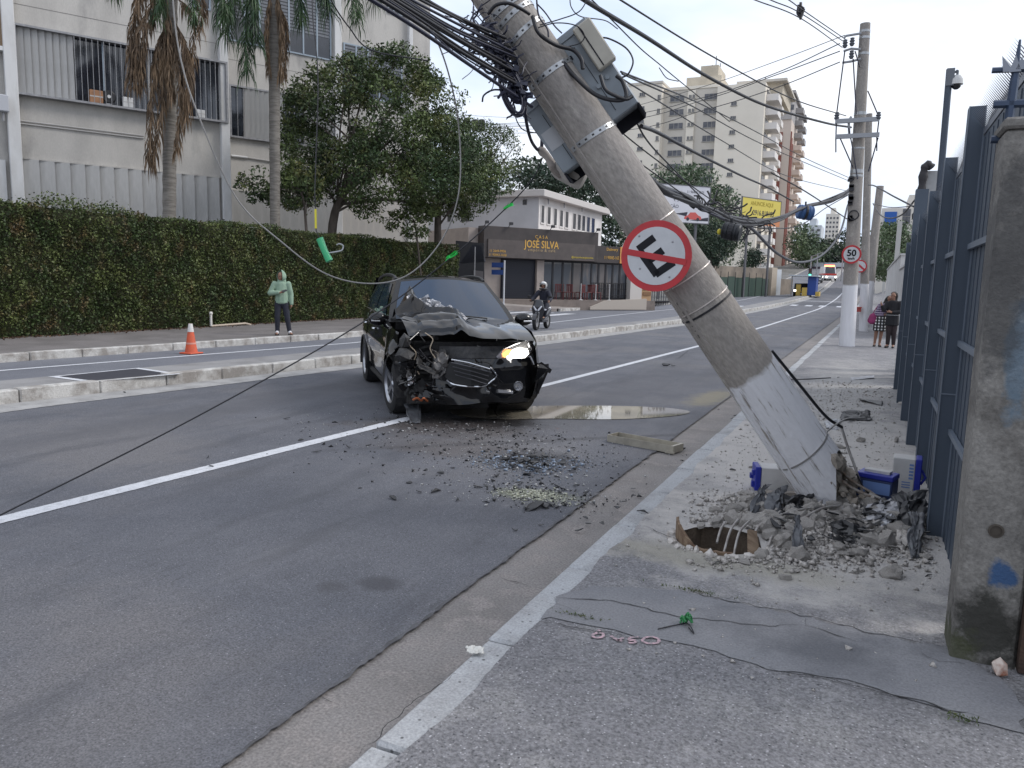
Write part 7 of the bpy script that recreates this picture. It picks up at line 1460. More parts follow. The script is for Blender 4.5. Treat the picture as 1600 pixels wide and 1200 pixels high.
def hand(w, d, side, curl=.5):           # palm, four unequal fingers and a thumb from the side of the palm
    w, d = V(w), V(d).normalized(); s = V(side).normalized(); nn = d.cross(s); P = [(w, .026, w + d * .07, (.030, .030, .024))]
    for k, l in enumerate((.066, .075, .070, .055)):
        b = w + d * .075 + s * (.024 - .016 * k); m_ = b + d * l * .5 + nn * l * .2 * curl; e = m_ + (d * (1 - curl) + nn * curl).normalized() * l * .5; P += [(b, .0095, m_, .009), (m_, .009, e, .0075)]
    b = w + d * .025 + s * .026; P += [(b, .012, b + d * .03 + s * .022, .0105), (b + d * .03 + s * .022, .0105, b + d * .06 + s * .022 + nn * .012, .009)]
    return P
SKIN = mat('skin', (.28, .15, .10), .55, col2=(.24, .125, .085), scale=12); HAIR = mat('hair_dark', (.012, .009, .008), .6, bump=.4, bscale=60)
def face(par, c, fwd, M=None):
    f = V(fwd).normalized(); s = V((0, 0, 1)).cross(f).normalized(); e = MB()
    for k in (-1, 1): e.ball(c + f * .083 + s * k * .032 + V((0, 0, .012)), .011, 6, 5)
    obj('eyes', e, mat('eye_dark', (.02, .015, .012), .3) if 'eye_dark' not in bpy.data.materials else bpy.data.materials['eye_dark'], par); obj('mouth', MB().ball(c + f * .086 + V((0, 0, -.055)), (.022, .022, .006), 8, 5), mat('lips', (.22, .08, .07), .5) if 'lips' not in bpy.data.materials else bpy.data.materials['lips'], par)
def headparts(c, fwd, neck):
    f = V(fwd).normalized(); s = V((0, 0, 1)).cross(f); c = V(c)
    return [(c + V((0, 0, .03)), (.078, .085, .088), c + V((0, 0, .03)), (.078, .085, .088)), (c + f * .015 + V((0, 0, -.045)), (.06, .062, .06), c + f * .02 + V((0, 0, -.075)), (.045, .045, .035)), (c + f * .09 + V((0, 0, -.012)), .014, c + f * .082 + V((0, 0, .02)), .010), (c + s * .08, (.016, .022, .03), c + s * .08, (.016, .022, .03)), (c - s * .08, (.016, .022, .03), c - s * .08, (.016, .022, .03)), (c - f * .015 + V((0, 0, -.06)), .05, V(neck), .052)]
# man in the pale green hoodie
p = G(441, 523.5, .152); man = empty('person', p); man.matrix_world = vframe(p, .925); tag(man, 'person in a pale green hoodie and dark trousers holding a phone by the hedge', 'person')
fw = V((-.75, -.66, -.12))
hipL, hipR, kL, kR, aL, aR = V((-.085, 0, .90)), V((.085, 0, .90)), V((-.12, -.03, .49)), V((.14, -.04, .49)), V((-.125, .0, .09)), V((.19, -.02, .09))
shL, shR, eL, wL, eR, wR = V((-.18, 0, 1.40)), V((.18, 0, 1.40)), V((-.30, -.03, 1.15)), V((-.03, -.20, 1.17)), V((.25, .02, 1.12)), V((.255, -.04, .87))
hc = V((-.015, -.02, 1.605)); nk = V((0, .01, 1.47))
skin_ = headparts(hc, fw, nk) + [(nk, .055, V((0, .01, 1.38)), (.09, .08, .08)), (V((0, .01, 1.36)), (.13, .09, .1), V((0, 0, .95)), (.125, .095, .1)), (hipL, .085, kL, .055), (kL, .055, aL, .04), (hipR, .085, kR, .055), (kR, .055, aR, .04), (aL, .04, aL + V((-.02, -.13, -.045)), (.04, .05, .03)), (aR, .04, aR + V((.05, -.12, -.045)), (.04, .05, .03)), (shL, .055, eL, .042), (eL, .042, wL, .03), (shR, .055, eR, .042), (eR, .042, wR, .03), (V((0, .01, 1.36)), .08, shL, .06), (V((0, .01, 1.36)), .08, shR, .06)] + hand(wL, (.9, -.35, .25), (0, -.3, 1), .6) + hand(wR, (-.05, -.12, -1), (0, -1, 0), .35)
obj('body', blob(skin_, .009), SKIN, man); face(man, hc, fw)
HOOD = mat('hoodie_green', (.26, .36, .27), .9, col2=(.21, .30, .225), scale=7, bump=.3, bscale=14)
obj('hoodie', blob([(V((0, .01, 1.40)), (.17, .115, .09), V((0, .0, 1.15)), (.175, .13, .12)), (V((0, 0, 1.15)), (.175, .13, .12), V((0, -.01, .90)), (.185, .13, .06)), (V((0, 0, .88)), (.175, .125, .035), V((0, 0, .87)), (.172, .122, .03)), (shL, .082, eL, .07), (eL, .075, wL + V((-.05, .03, 0)), .052), (shR, .082, eR, .07), (eR, .07, wR, .055), (V((0, .03, 1.45)), (.12, .10, .06), V((0, .03, 1.46)), (.12, .10, .06))], .012), HOOD, man)
hb = V((.02, .03, 1.63)); HD = MB()
def hoodf(u, v):
    a = (u - .5) * 2 * 2.05; b = v * math.pi * .93; r = .128 + .012 * math.sin(v * 3); q = V((math.sin(a) * math.sin(b) * r, -math.cos(a) * math.sin(b) * r, math.cos(b) * .145)); fa = math.atan2(-fw.y, -fw.x) + math.pi / 2
    R_ = Matrix.Rotation(fa, 3, 'Z'); q = R_ @ q; q.z += .035 * math.exp(-((v - 0) / .25) ** 2); return hc + V((.01, .015, .015)) + q - V((0, 0, .012))
obj('hood', MB().grid(hoodf, 20, 14), HOOD, man, smooth=80)
obj('hood_collar', blob([(V((-.07, -.03, 1.46)), .045, V((.08, -.02, 1.46)), .045), (V((.07, .06, 1.49)), .06, V((-.05, .07, 1.49)), .06)], .012), HOOD, man)
obj('trousers', blob([(V((0, 0, .93)), (.165, .115, .05), V((0, 0, .86)), (.17, .12, .07)), (hipL, .105, kL, .078), (kL, .078, aL + V((0, 0, .04)), .062), (hipR, .105, kR, .078), (kR, .078, aR + V((0, 0, .04)), .062)], .012), mat('trousers_navy', (.022, .024, .036), .9, bump=.3, bscale=15), man)
obj('socks', blob([(aL + V((0, 0, .02)), .047, aL + V((-.015, -.10, -.04)), (.045, .05, .032)), (aR + V((0, 0, .02)), .047, aR + V((.04, -.09, -.04)), (.045, .05, .032))], .01), mat('sock_white', (.6, .6, .62), .9), man)
for a, d in ((aL, V((-.02, -.1, 0))), (aR, V((.05, -.1, 0)))): sl_ = obj('slipper', blob([(a + V((0, .05, -.078)), (.045, .05, .014), a + d + V((0, -.06, -.078)), (.05, .05, .014)), (a + d * .75 + V((-.05, 0, -.05)), .016, a + d * .75 + V((0, 0, -.012)), .016), (a + d * .75 + V((0, 0, -.012)), .016, a + d * .75 + V((.05, 0, -.05)), .016)], .008), mat('slipper_black', (.012, .012, .014), .7) if a is aL else bpy.data.materials['slipper_black'], man)
ph = obj('phone', MB().box((-.035, -.006, -.07), (.035, .006, .07), vframe(p, .925) @ Matrix.Translation((.075, -.27, 1.22)) @ Matrix.Rotation(-.9, 4, 'X') @ Matrix.Rotation(1.1, 4, 'Y')), mat('phone_black', (.01, .01, .012), .2)); tag(ph, 'black phone held in the hooded person\'s hand', 'phone')
# two women holding each other on the walk
pA = G(1372.5, 541.5, .13); wA = empty('person', pA); sA = .86; wA.matrix_world = vframe(pA, sA); tag(wA, 'person in plaid top and zigzag skirt leaning on a companion', 'person')
fwA = V((.75, -.62, .25)); hcA = V((.20, -.02, 1.50)); nkA = V((.15, 0, 1.38))
skA = headparts(hcA, fwA, nkA) + [(nkA, .05, V((.10, 0, 1.28)), (.08, .07, .07)), (V((.10, 0, 1.28)), (.12, .085, .09), V((-.02, 0, .92)), (.13, .10, .09)), (V((-.09, 0, .86)), .09, V((-.10, -.02, .46)), .06), (V((-.10, -.02, .46)), .058, V((-.12, .02, .09)), .038), (V((.07, 0, .86)), .09, V((.05, -.03, .46)), .06), (V((.05, -.03, .46)), .058, V((.02, .02, .09)), .038), (V((-.12, .02, .08)), .036, V((-.13, -.10, .04)), .034), (V((.02, .02, .08)), .036, V((.05, -.10, .04)), .034), (V((.26, -.04, 1.27)), .05, V((.30, -.14, 1.08)), .04), (V((.30, -.14, 1.08)), .04, V((.34, -.18, 1.26)), .03), (V((-.06, 0, 1.26)), .05, V((-.13, -.06, 1.02)), .042), (V((-.13, -.06, 1.02)), .042, V((.10, -.18, 1.02)), .03)] + hand((.34, -.18, 1.26), (.1, .1, 1), (1, 0, 0), .5) + hand((.10, -.18, 1.02), (1, .1, .1), (0, 0, 1), .5)
obj('body', blob(skA, .010), SKIN, wA); face(wA, hcA, fwA)
def plaid(name, c1, c2, c3, sc):
    m = mat(name, c1, .85); t = m.node_tree; b = t.nodes['Principled BSDF']; k = t.links.new; tcn = t.nodes.new('ShaderNodeTexCoord'); prev_ = None
    for dr, c in (('X', c2), ('Z', c3)):
        w = t.nodes.new('ShaderNodeTexWave'); w.bands_direction = dr; w.inputs['Scale'].default_value = sc; w.inputs['Distortion'].default_value = .8; k(tcn.outputs['Object'], w.inputs['Vector']); r = t.nodes.new('ShaderNodeMapRange'); r.inputs[1].default_value = .5; r.inputs[2].default_value = .6; k(w.outputs['Fac'], r.inputs[0]); x = t.nodes.new('ShaderNodeMixRGB'); k(r.outputs[0], x.inputs[0]); x.inputs[2].default_value = (*c, 1)
        if prev_ is None: x.inputs[1].default_value = (*c1, 1)
        else: k(prev_, x.inputs[1])
        prev_ = x.outputs[0]
    k(prev_, b.inputs['Base Color']); return m
obj('plaid_top', blob([(V((.11, 0, 1.30)), (.155, .11, .08), V((.0, 0, .95)), (.165, .125, .09)), (V((.26, -.03, 1.29)), .075, V((.30, -.14, 1.09)), .062), (V((.30, -.14, 1.09)), .06, V((.335, -.175, 1.2)), .045), (V((-.06, 0, 1.28)), .078, V((-.13, -.06, 1.02)), .065), (V((-.13, -.06, 1.02)), .062, V((.05, -.17, 1.02)), .046)], .012), plaid('plaid', (.05, .028, .07), (.10, .06, .14), (.32, .27, .34), 4.5), wA)
sk = MB().lathe([(.15, .98), (.185, .86), (.20, .70), (.205, .55), (.195, .50), (.18, .52)], 24); obj('skirt', sk, plaid('zigzag', (.012, .012, .014), (.62, .62, .62), (.012, .012, .014), 3.4), wA, smooth=60)
obj('hair', blob([(hcA + V((-.01, .03, .05)), (.095, .09, .075), hcA + V((-.07, .05, -.02)), (.075, .075, .09)), (hcA + V((-.08, .05, -.04)), .07, hcA + V((-.17, .04, -.22)), .05)], .012), HAIR, wA)
for x0, x1 in ((-.12, -.13), (.02, .05)): obj('shoe', blob([(V((x0, .03, .035)), (.045, .05, .035), V((x1, -.13, .025)), (.042, .06, .025))], .01), bpy.data.materials['slipper_black'], wA)
Mb = vframe(pA, sA); bag = empty('shoulder_bag', Mb @ V((-.24, -.03, .70))); bag.matrix_world = Mb @ Matrix.Translation((-.24, -.05, .70)); tag(bag, 'magenta bag hanging at the side of the person in plaid', 'bag')
BAGM = mat('bag_magenta', (.26, .03, .12), .75, col2=(.18, .025, .09), scale=9); obj('pouch', blob([(V((0, 0, .12)), (.15, .09, .12), V((.02, 0, .24)), (.13, .08, .12))], .014), BAGM, bag); obj('strap', MB().tube(catmull([V((.0, 0, .34)), V((.08, .02, .52)), V((.18, .04, .64)), V((.22, .1, .5))], 5), .014, 6), BAGM, bag)
pB = G(1389, 543.5, .13); wB = empty('person', pB); sB = .875; wB.matrix_world = vframe(pB, sB); tag(wB, 'person in a long black coat hugging a companion beside the fence', 'person')
fwB = V((-.8, -.55, -.1)); hcB = V((.0, -.01, 1.59)); nkB = V((.01, .01, 1.46))
skB = headparts(hcB, fwB, nkB) + [(nkB, .052, V((.02, .01, 1.35)), (.09, .08, .08)), (V((.02, .01, 1.35)), (.13, .09, .1), V((.02, 0, .93)), (.14, .11, .1)), (V((-.05, 0, .9)), .09, V((-.05, -.02, .49)), .06), (V((-.05, -.02, .49)), .058, V((-.05, .02, .09)), .04), (V((.10, 0, .9)), .09, V((.10, -.02, .49)), .06), (V((.10, -.02, .49)), .058, V((.11, .02, .09)), .04), (V((-.05, .02, .08)), .038, V((-.10, -.11, .04)), .036), (V((.11, .02, .08)), .038, V((.10, -.11, .04)), .036), (V((.20, 0, 1.36)), .055, V((.24, -.10, 1.10)), .045), (V((.24, -.10, 1.10)), .045, V((-.02, -.20, 1.10)), .032), (V((-.15, 0, 1.34)), .055, V((-.24, -.08, 1.15)), .045), (V((-.24, -.08, 1.15)), .045, V((-.30, -.16, 1.30)), .032)] + hand((-.02, -.20, 1.10), (-1, .1, .1), (0, 0, 1), .5) + hand((-.30, -.16, 1.30), (-.4, .3, 1), (0, -1, 0), .5)
obj('body', blob(skB, .010), SKIN, wB); face(wB, hcB, fwB)
COAT = mat('coat_black', (.010, .010, .013), .85, bump=.3, bscale=12); obj('coat', blob([(V((.02, .01, 1.40)), (.16, .11, .07), V((.02, 0, 1.1)), (.175, .135, .12)), (V((.02, 0, 1.1)), (.175, .135, .12), V((.02, 0, .72)), (.20, .15, .06)), (V((.20, 0, 1.37)), .08, V((.24, -.10, 1.11)), .07), (V((.24, -.10, 1.11)), .068, V((.03, -.19, 1.10)), .052), (V((-.15, 0, 1.35)), .08, V((-.24, -.08, 1.16)), .068), (V((-.24, -.08, 1.16)), .066, V((-.29, -.15, 1.27)), .05)], .012), COAT, wB)
obj('trousers', blob([(V((-.05, 0, .85)), .10, V((-.05, -.02, .49)), .075), (V((-.05, -.02, .49)), .073, V((-.05, .02, .13)), .06), (V((.10, 0, .85)), .10, V((.10, -.02, .49)), .075), (V((.10, -.02, .49)), .073, V((.11, .02, .13)), .06)], .012), mat('trousers_brown', (.024, .016, .018), .9), wB)
obj('hair', blob([(hcB + V((.015, .03, .06)), (.10, .095, .075), hcB + V((.05, .06, -.02)), (.08, .08, .09)), (hcB + V((.06, .05, -.06)), .06, hcB + V((.07, .05, -.13)), .05)], .012), HAIR, wB)
obj('belt', MB().lathe([(.196, 1.0), (.196, 1.02)], 24, Matrix.Translation((.02, 0, 0)) @ Matrix.Diagonal((1, .78, 1, 1))), METG, wB)
for x0, x1 in ((-.05, -.10), (.11, .10)): obj('shoe', blob([(V((x0, .03, .04)), (.045, .05, .04), V((x1, -.14, .028)), (.042, .06, .028))], .01), bpy.data.materials['slipper_black'], wB)
# ------------------------------------------------------------------ scooter and rider
pS = G(846, 514.5, .006); SCM = vframe(pS, 1.0, -.30)      # local -y is the travel direction, towards us
sc = empty('motor_scooter', pS); sc.matrix_world = SCM; tag(sc, 'dark grey motor scooter ridden towards us behind the wrecked car', 'scooter')
SB = mat('scooter_dark', (.022, .022, .028), .3, coat=.5); SW = mat('scooter_white', (.62, .62, .66), .35)
def swheel(y, r=.27):
    M = Matrix.Translation((0, y, r)) @ Matrix.Rotation(math.pi / 2, 4, 'Y'); w = obj('wheel', MB().lathe([(r * .62, -.05), (r * .92, -.06), (r, -.03), (r, .03), (r * .92, .06), (r * .62, .05)], 24, M), RUB, sc, smooth=40); obj('rim', MB().lathe([(r * .62, .04), (.05, .03), (.05, -.03), (r * .62, -.04)], 20, M), METG, w)
swheel(-.64); swheel(.62)
obj('front_fender', MB().grid(lambda u, v: V(((v - .5) * .15, -.64 - math.cos(math.pi * (.1 + .62 * u)) * .31 * -1 * -1, .27 + math.sin(math.pi * (.1 + .62 * u)) * .31)), 10, 3), SB, sc, smooth=60)
obj('leg_shield', blob([(V((0, -.46, .40)), (.17, .07, .08), V((0, -.44, .72)), (.25, .08, .13)), (V((0, -.47, .78)), (.22, .09, .1), V((0, -.43, .98)), (.17, .08, .07)), (V((0, -.2, .34)), (.17, .2, .07), V((0, .2, .42)), (.17, .2, .1)), (V((0, .3, .5)), (.17, .2, .14), V((0, .6, .6)), (.16, .2, .12))], .02), SB, sc)
for s in (-1, 1): obj('headlight', blob([(V((s * .04, -.56, .68)), (.04, .025, .03), V((s * .13, -.52, .80)), (.03, .025, .035))], .012), SW, sc); obj('side_panel', blob([(V((s * .14, .12, .50)), (.04, .2, .07), V((s * .13, .5, .66)), (.05, .16, .08))], .02), SB, sc); obj('indicator', MB().ball((s * .26, -.46, .70), (.045, .03, .03), 8, 5), SW, sc)
obj('floorboard', MB().box((-.16, -.40, .27), (.16, .15, .36)), SB, sc, bevel=.02); obj('seat', blob([(V((0, .05, .76)), (.14, .12, .05), V((0, .60, .80)), (.13, .14, .05))], .02), PLAST, sc); obj('tail', blob([(V((0, .55, .62)), (.13, .15, .1), V((0, .80, .72)), (.09, .1, .07))], .02), SW, sc)
obj('fork', MB().tube([(-.06, -.62, .30), (-.05, -.52, .62)], .022, 6).tube([(.06, -.62, .30), (.05, -.52, .62)], .022, 6), METG, sc); obj('handlebar', MB().tube(catmull([(-.36, -.28, .98), (-.2, -.36, 1.0), (0, -.40, .98), (.2, -.36, 1.0), (.36, -.28, .98)], 4), .018, 6), PLAST, sc)
for s in (-1, 1): mi_ = obj('mirror', MB().ball((s * .38, -.32, 1.14), (.07, .025, .045), 10, 6), PLAST, sc); obj('mirror_stem', MB().tube([(s * .24, -.36, 1.0), (s * .36, -.32, 1.12)], .008, 5), PLAST, sc)
obj('exhaust', MB().tube([(-.18, .2, .25), (-.2, .75, .34)], .05, 10), METG, sc, smooth=50)
rd = empty('person', pS + V((0, 0, .0))); rd.matrix_world = SCM; tag(rd, 'person in dark jacket and silver helmet riding the scooter', 'person')
hcR, nkR = V((0, .08, 1.50)), V((0, .12, 1.36)); fwR = V((.05, -1, -.05))
legs = []
for s in (-1, 1): legs += [(V((s * .09, .22, .84)), .09, V((s * .20, -.22, .70)), .065), (V((s * .20, -.22, .70)), .062, V((s * .13, -.16, .46)), .045)]
skR = headparts(hcR, fwR, nkR) + [(nkR, .052, V((0, .14, 1.26)), (.09, .08, .08)), (V((0, .14, 1.26)), (.13, .09, .1), V((0, .24, .88)), (.14, .11, .1))] + legs
arms = []
for s in (-1, 1): arms += [(V((s * .18, .13, 1.28)), .055, V((s * .31, .0, 1.08)), .045), (V((s * .31, .0, 1.08)), .043, V((s * .33, -.22, 1.0)), .032)]; skR += hand((s * .33, -.22, 1.0), (0, -1, -.1), (-s, 0, .2), .85)
for s in (-1, 1): skR += [(V((s * .13, -.16, .44)), .04, V((s * .13, -.30, .40)), .035)]
obj('body', blob(skR + arms, .011), SKIN, rd); face(rd, hcR, fwR)
obj('jacket', blob([(V((0, .14, 1.30)), (.17, .12, .08), V((0, .22, .92)), (.17, .14, .09))] + [(a, .085 if i % 2 == 0 else .07, b, .07 if i % 2 == 0 else .052) for i, (a, _, b, _2) in enumerate(arms)], .013), mat('jacket_navy', (.018, .019, .032), .8, bump=.3, bscale=12), rd)
obj('trousers', blob([(a, .105 if i % 2 == 0 else .08, b, .08 if i % 2 == 0 else .062) for i, (a, _, b, _2) in enumerate(legs)] + [(V((0, .24, .86)), (.17, .14, .09), V((0, .24, .84)), (.17, .14, .09))], .013), bpy.data.materials['trousers_navy'], rd)
for s in (-1, 1): obj('shoe', blob([(V((s * .13, -.14, .41)), (.05, .05, .045), V((s * .13, -.31, .385)), (.045, .05, .03))], .01), bpy.data.materials['slipper_black'], rd)
def helm(u, v):
    a = (u - .5) * 2 * (math.pi if v < .62 else 2.2); b = v * math.pi * .70; r = .135; return hcR + V((math.sin(a) * math.sin(b) * r, math.cos(a) * math.sin(b) * r * 1.08, .03 + math.cos(b) * .135))
obj('helmet', MB().grid(helm, 22, 14), mat('helmet_silver', (.55, .55, .54), .3, .2), rd, smooth=80); obj('helmet_chin', MB().tube(catmull([hcR + V((-.125, .02, -.09)), hcR + V((-.09, -.10, -.10)), hcR + V((0, -.14, -.10)), hcR + V((.09, -.10, -.10)), hcR + V((.125, .02, -.09))], 4), .03, 8), mat('helmet_dark', (.02, .02, .024), .4), rd, smooth=60); obj('helmet_stripe', MB().tube(catmull([hcR + V((-.12, -.06, .09)), hcR + V((-.05, -.115, .10)), hcR + V((.05, -.12, .095)), hcR + V((.125, -.05, .08))], 4), .009, 5), bpy.data.materials['helmet_dark'], rd)
# ------------------------------------------------------------------ cone and pipe
pc = G(299, 552.5, .008); cone = empty('traffic_cone', pc); tag(cone, 'faded orange traffic cone with white tip beside the far kerb', 'cone'); hC = .62
obj('base', MB().box((-.17, -.17, 0), (.17, .17, .03)), mat('cone_orange', (.62, .10, .04), .7, col2=(.48, .10, .05), scale=8), cone, bevel=.012); obj('shell', MB().lathe([(.13, .03), (.12, .06), (.035, hC), (.0, hC)], 20), bpy.data.materials['cone_orange'], cone, smooth=40)
obj('white_band', MB().lathe([(.064, .455), (.042, .61), (.036, .625)], 20), mat('cone_white', (.62, .60, .58), .7), cone, smooth=40); obj('white_band', MB().lathe([(.102, .20), (.097, .235)], 20), mat('cone_band', (.62, .28, .22), .7), cone, smooth=40)
Xp = -16.85; P = [PX(328, 487, Xp), PX(330, 513, Xp), PX(391, 509, Xp)]; z0 = .19; pt = P[0]; pl = empty('water_pipe', (Xp, P[1].y, .15)); tag(pl, 'white plastic water pipe standing at the foot of the hedge', 'pipe'); pi_ = Matrix.Translation(-pl.location)
WP = mat('pvc_white', (.62, .60, .56), .6); zp = max(.19, P[1].z)
o = obj('riser', MB().tube([(Xp, P[1].y, zp), (Xp, P[1].y, P[0].z)], .035, 10).ball((Xp, P[1].y, P[0].z - .05), .055, 8, 6), WP, pl, smooth=50); o.matrix_parent_inverse = pi_
o = obj('run', MB().tube([(Xp, P[1].y, zp), (Xp, P[2].y - .2, zp + .02), (Xp + .02, P[2].y, .16)], .03, 10), mat('pvc_tan', (.42, .35, .28), .7), pl, smooth=50); o.matrix_parent_inverse = pi_
# ------------------------------------------------------------------ wreckage on the ground
pcx = G(1124, 846, .128)
def inpit(p): return ((p[0] - pcx.x) / 1.0) ** 2 + ((p[1] - pcx.y - .03) / 1.05) ** 2 < .31 ** 2
ZS, ZR_ = .130, .0135
CHUNK = mat('rubble_concrete', (.50, .47, .44), .95, col2=(.36, .335, .31), scale=9, bump=.8, bscale=40, fine=.2, fscale=60)
SHARD = mat('shard_black', (.014, .014, .016), .45, col2=(.03, .03, .032), scale=12); SHARD2 = mat('shard_grey', (.10, .105, .115), .5, col2=(.05, .05, .055), scale=12)
def spin(rr): return Quaternion(V((rr.random() - .5, rr.random() - .5, rr.random() - .5)).normalized(), rr.uniform(0, 3)).to_euler()
chunk_meshes = []
for k in range(10):
    me = MB().rock((0, 0, 0), 1.0, k + 60, 2 if k < 6 else 1).mesh('chunk'); me.materials.append(CHUNK); chunk_meshes.append(me)
for k in range(6):
    r_k = random.Random(k + 31); P = [(math.cos(a) * r_k.uniform(.7, 1.2), math.sin(a) * r_k.uniform(.6, 1.1)) for a in np.linspace(0, 6.28, r_k.randint(5, 8))[:-1]]; mb = MB().prism(P, r_k.uniform(.4, .8)); mb.v = [(x * (1.05 - .2 * (z > .1)), y * (1.05 - .2 * (z > .1)), z - .3 + r_k.uniform(-.12, .12)) for x, y, z in mb.v]; me = mb.mesh('slab'); me.materials.append(CHUNK); chunk_meshes.append(me)
def hpile(px, py): return max(0, .065 * math.exp(-((px - 1285) / 95) ** 2 - ((py - 812) / 34) ** 2))
def chunk(px, py, r, label, group=None, lift=0.0, name='concrete_chunk', seed=0):
    rr = random.Random(seed + int(px * 7 + py)); p = G(px, py, ZS); o = bpy.data.objects.new(name, rr.choice(chunk_meshes)); COL.objects.link(o); s = r
    o.scale = (s * rr.uniform(.8, 1.25), s * rr.uniform(.7, 1.1), s * rr.uniform(.5, .8)); o.location = p + V((0, 0, hpile(px, py) + s * .35 + lift)); o.rotation_euler = (rr.uniform(-.4, .4), rr.uniform(-.4, .4), rr.uniform(0, 6.3)); tag(o, label, 'rubble', group); return o
GP = 'broken concrete heaped round the pole foot'; LP_ = 'broken grey concrete chunk in the heap round the pole foot'
rr = random.Random(5); n = 0
while n < 190:
    px, py = rr.gauss(1270, 88), rr.gauss(822, 30)
    if not (1085 < px < 1455 and 772 < py < 882) or (1085 < px < 1185 and 838 < py < 874) or inpit(G(px, py, ZS)): continue
    chunk(px, py, rr.choice((.018, .022, .027, .032, .04, .055, .065)), LP_, GP, 0, seed=n); n += 1
for px, py, r, lab in ((1393, 900, .065, 'fist sized concrete lump lying alone near the fence foot'), (1226, 905, .028, 'flat pale concrete chip on the bare walk'), (1410, 632, .07, 'white concrete lump by the fence beyond the batteries'), (1222, 855, .07, 'rounded concrete lump at the front edge of the heap'), (1305, 762, .07, 'jagged concrete block wedged against the broken pole foot'), (1362, 800, .085, 'pale sheared slab among black plastic by the pole'), (1405, 835, .07, 'broken concrete corner under the black wreckage'), (1150, 800, .06, 'grey concrete lump at the heap edge towards the kerb'), (1118, 800, .05, 'small concrete lump near the pit'), (1190, 825, .075, 'knobbly concrete block above the pit'), (1430, 850, .06, 'concrete lump against the fence foot'), (1312, 700, .05, 'concrete piece beside the leaning shaft'), (1345, 690, .045, 'concrete scrap behind the pole foot'), (1400, 690, .04, 'concrete scrap behind the upright battery'), (1120, 821, .05, 'flat concrete lump overhanging the back of the pit'), (1148, 818, .065, 'pale concrete block overhanging the back of the pit'), (1172, 822, .06, 'rough concrete lump between the pit and the heap'), (1096, 824, .035, 'small brown stained lump beside the fibre ring')): chunk(px, py, r, lab)
# low mound under the heap and fine rubble
def mound(u, v):
    px, py = 1085 + 375 * u, 765 + 122 * v; p = G(px, py, ZS); e = min(u, 1 - u, v, 1 - v) * 6; h = hpile(px, py) * min(1, e) + .02 * mnoise.noise(V((p.x * 14, p.y * 14, 0))) * min(1, e); p.z = ZS - .004 + max(-.01, h); return p
mg = MB().grid(mound, 60, 36); mg.f = [f for f in mg.f if not inpit(sum((V(mg.v[i]) for i in f), V()) / 4)]
stuff(tag(obj('rubble_bed', mg, CHUNK, smooth=60), 'low bed of crushed concrete under the broken pole', 'rubble'))
def crumbs(name, label, n, gen, smin, smax, m_, seed):
    r = np.random.default_rng(seed); tet = np.array([[1, 1, 1], [1, -1, -1], [-1, 1, -1], [-1, -1, 1]], float) * .6; vs = np.zeros((n, 4, 3)); 
    for i in range(n):
        p = gen(r); s = r.uniform(smin, smax) * (1 + 1.2 * (r.random() < .12)); q = tet * s * r.uniform(.5, 1.4, (4, 3)); a = r.uniform(0, 6.28); c_, s_ = math.cos(a), math.sin(a); q = q @ np.array([[c_, -s_, 0], [s_, c_, 0], [0, 0, .7]]); vs[i] = q + np.array([p.x, p.y, p.z + s * .3])
    f = (np.arange(n)[:, None, None] * 4 + np.array([[0, 1, 2], [0, 3, 1], [0, 2, 3], [1, 3, 2]])[None]).reshape(-1, 3); o = obj(name, mesh_np(name, vs.reshape(-1, 3), f, 3), m_); return stuff(tag(o, label, 'debris'))
def g1(r):
    while True:
        px, py = r.normal(1275, 100), r.normal(822, 34)
        if 1070 < px < 1470 and 765 < py < 895:
            p = G(px, py, ZS)
            if not inpit(p): p.z = ZS + hpile(px, py); return p
crumbs('fine_rubble', 'fine concrete rubble spread over the heap', 4200, g1, .006, .018, CHUNK, 1)
def g2(r):
    while True:
        p = V((r.normal(-.35, .55), r.uniform(4.35, 14) if r.random() < .97 else r.uniform(3.0, 4.5), ZS))
        if RK(p.y) + .2 < p.x < .44 and not inpit(p): return p
crumbs('dust_crumbs', 'concrete crumbs scattered along the sidewalk', 3000, g2, .003, .012, CHUNK, 2)
def g3(r):
    k = r.random(); c = ((825, 722, .45, .35), (840, 772, .4, .2), (760, 675, .9, .35), (700, 700, 1.0, .6))[int(k * 4)]; b = G(c[0], c[1], ZR_); return V((b.x + r.normal(0, c[2]), b.y + r.normal(0, c[3]), ZR_))
def g5(r):
    b = G(826, 724, ZR_); return V((b.x + r.normal(0, .26), b.y + r.normal(0, .2), ZR_))
crumbs('mirror_glass', 'heap of bluish broken glass among black shards on the road', 700, g5, .004, .014, mat('glass_blue', (.20, .25, .33), .1, spec=.9), 9)
crumbs('glass_crumbs', 'pale glass and plastic crumbs in front of the car', 1500, g3, .003, .009, mat('crumb_pale', (.42, .42, .42), .5), 3)
crumbs('plastic_crumbs', 'small black plastic crumbs strewn in front of the car', 1100, g3, .004, .014, SHARD, 4)
def g4(r):
    b = G(838, 775, ZR_); return V((b.x + r.normal(0, .15), b.y + r.normal(0, .09), ZR_))
crumbs('lens_crumbs', 'heap of yellowish broken lens glass near the kerb', 900, g4, .003, .010, mat('lens_glass', (.42, .43, .34), .2, spec=.7), 5)
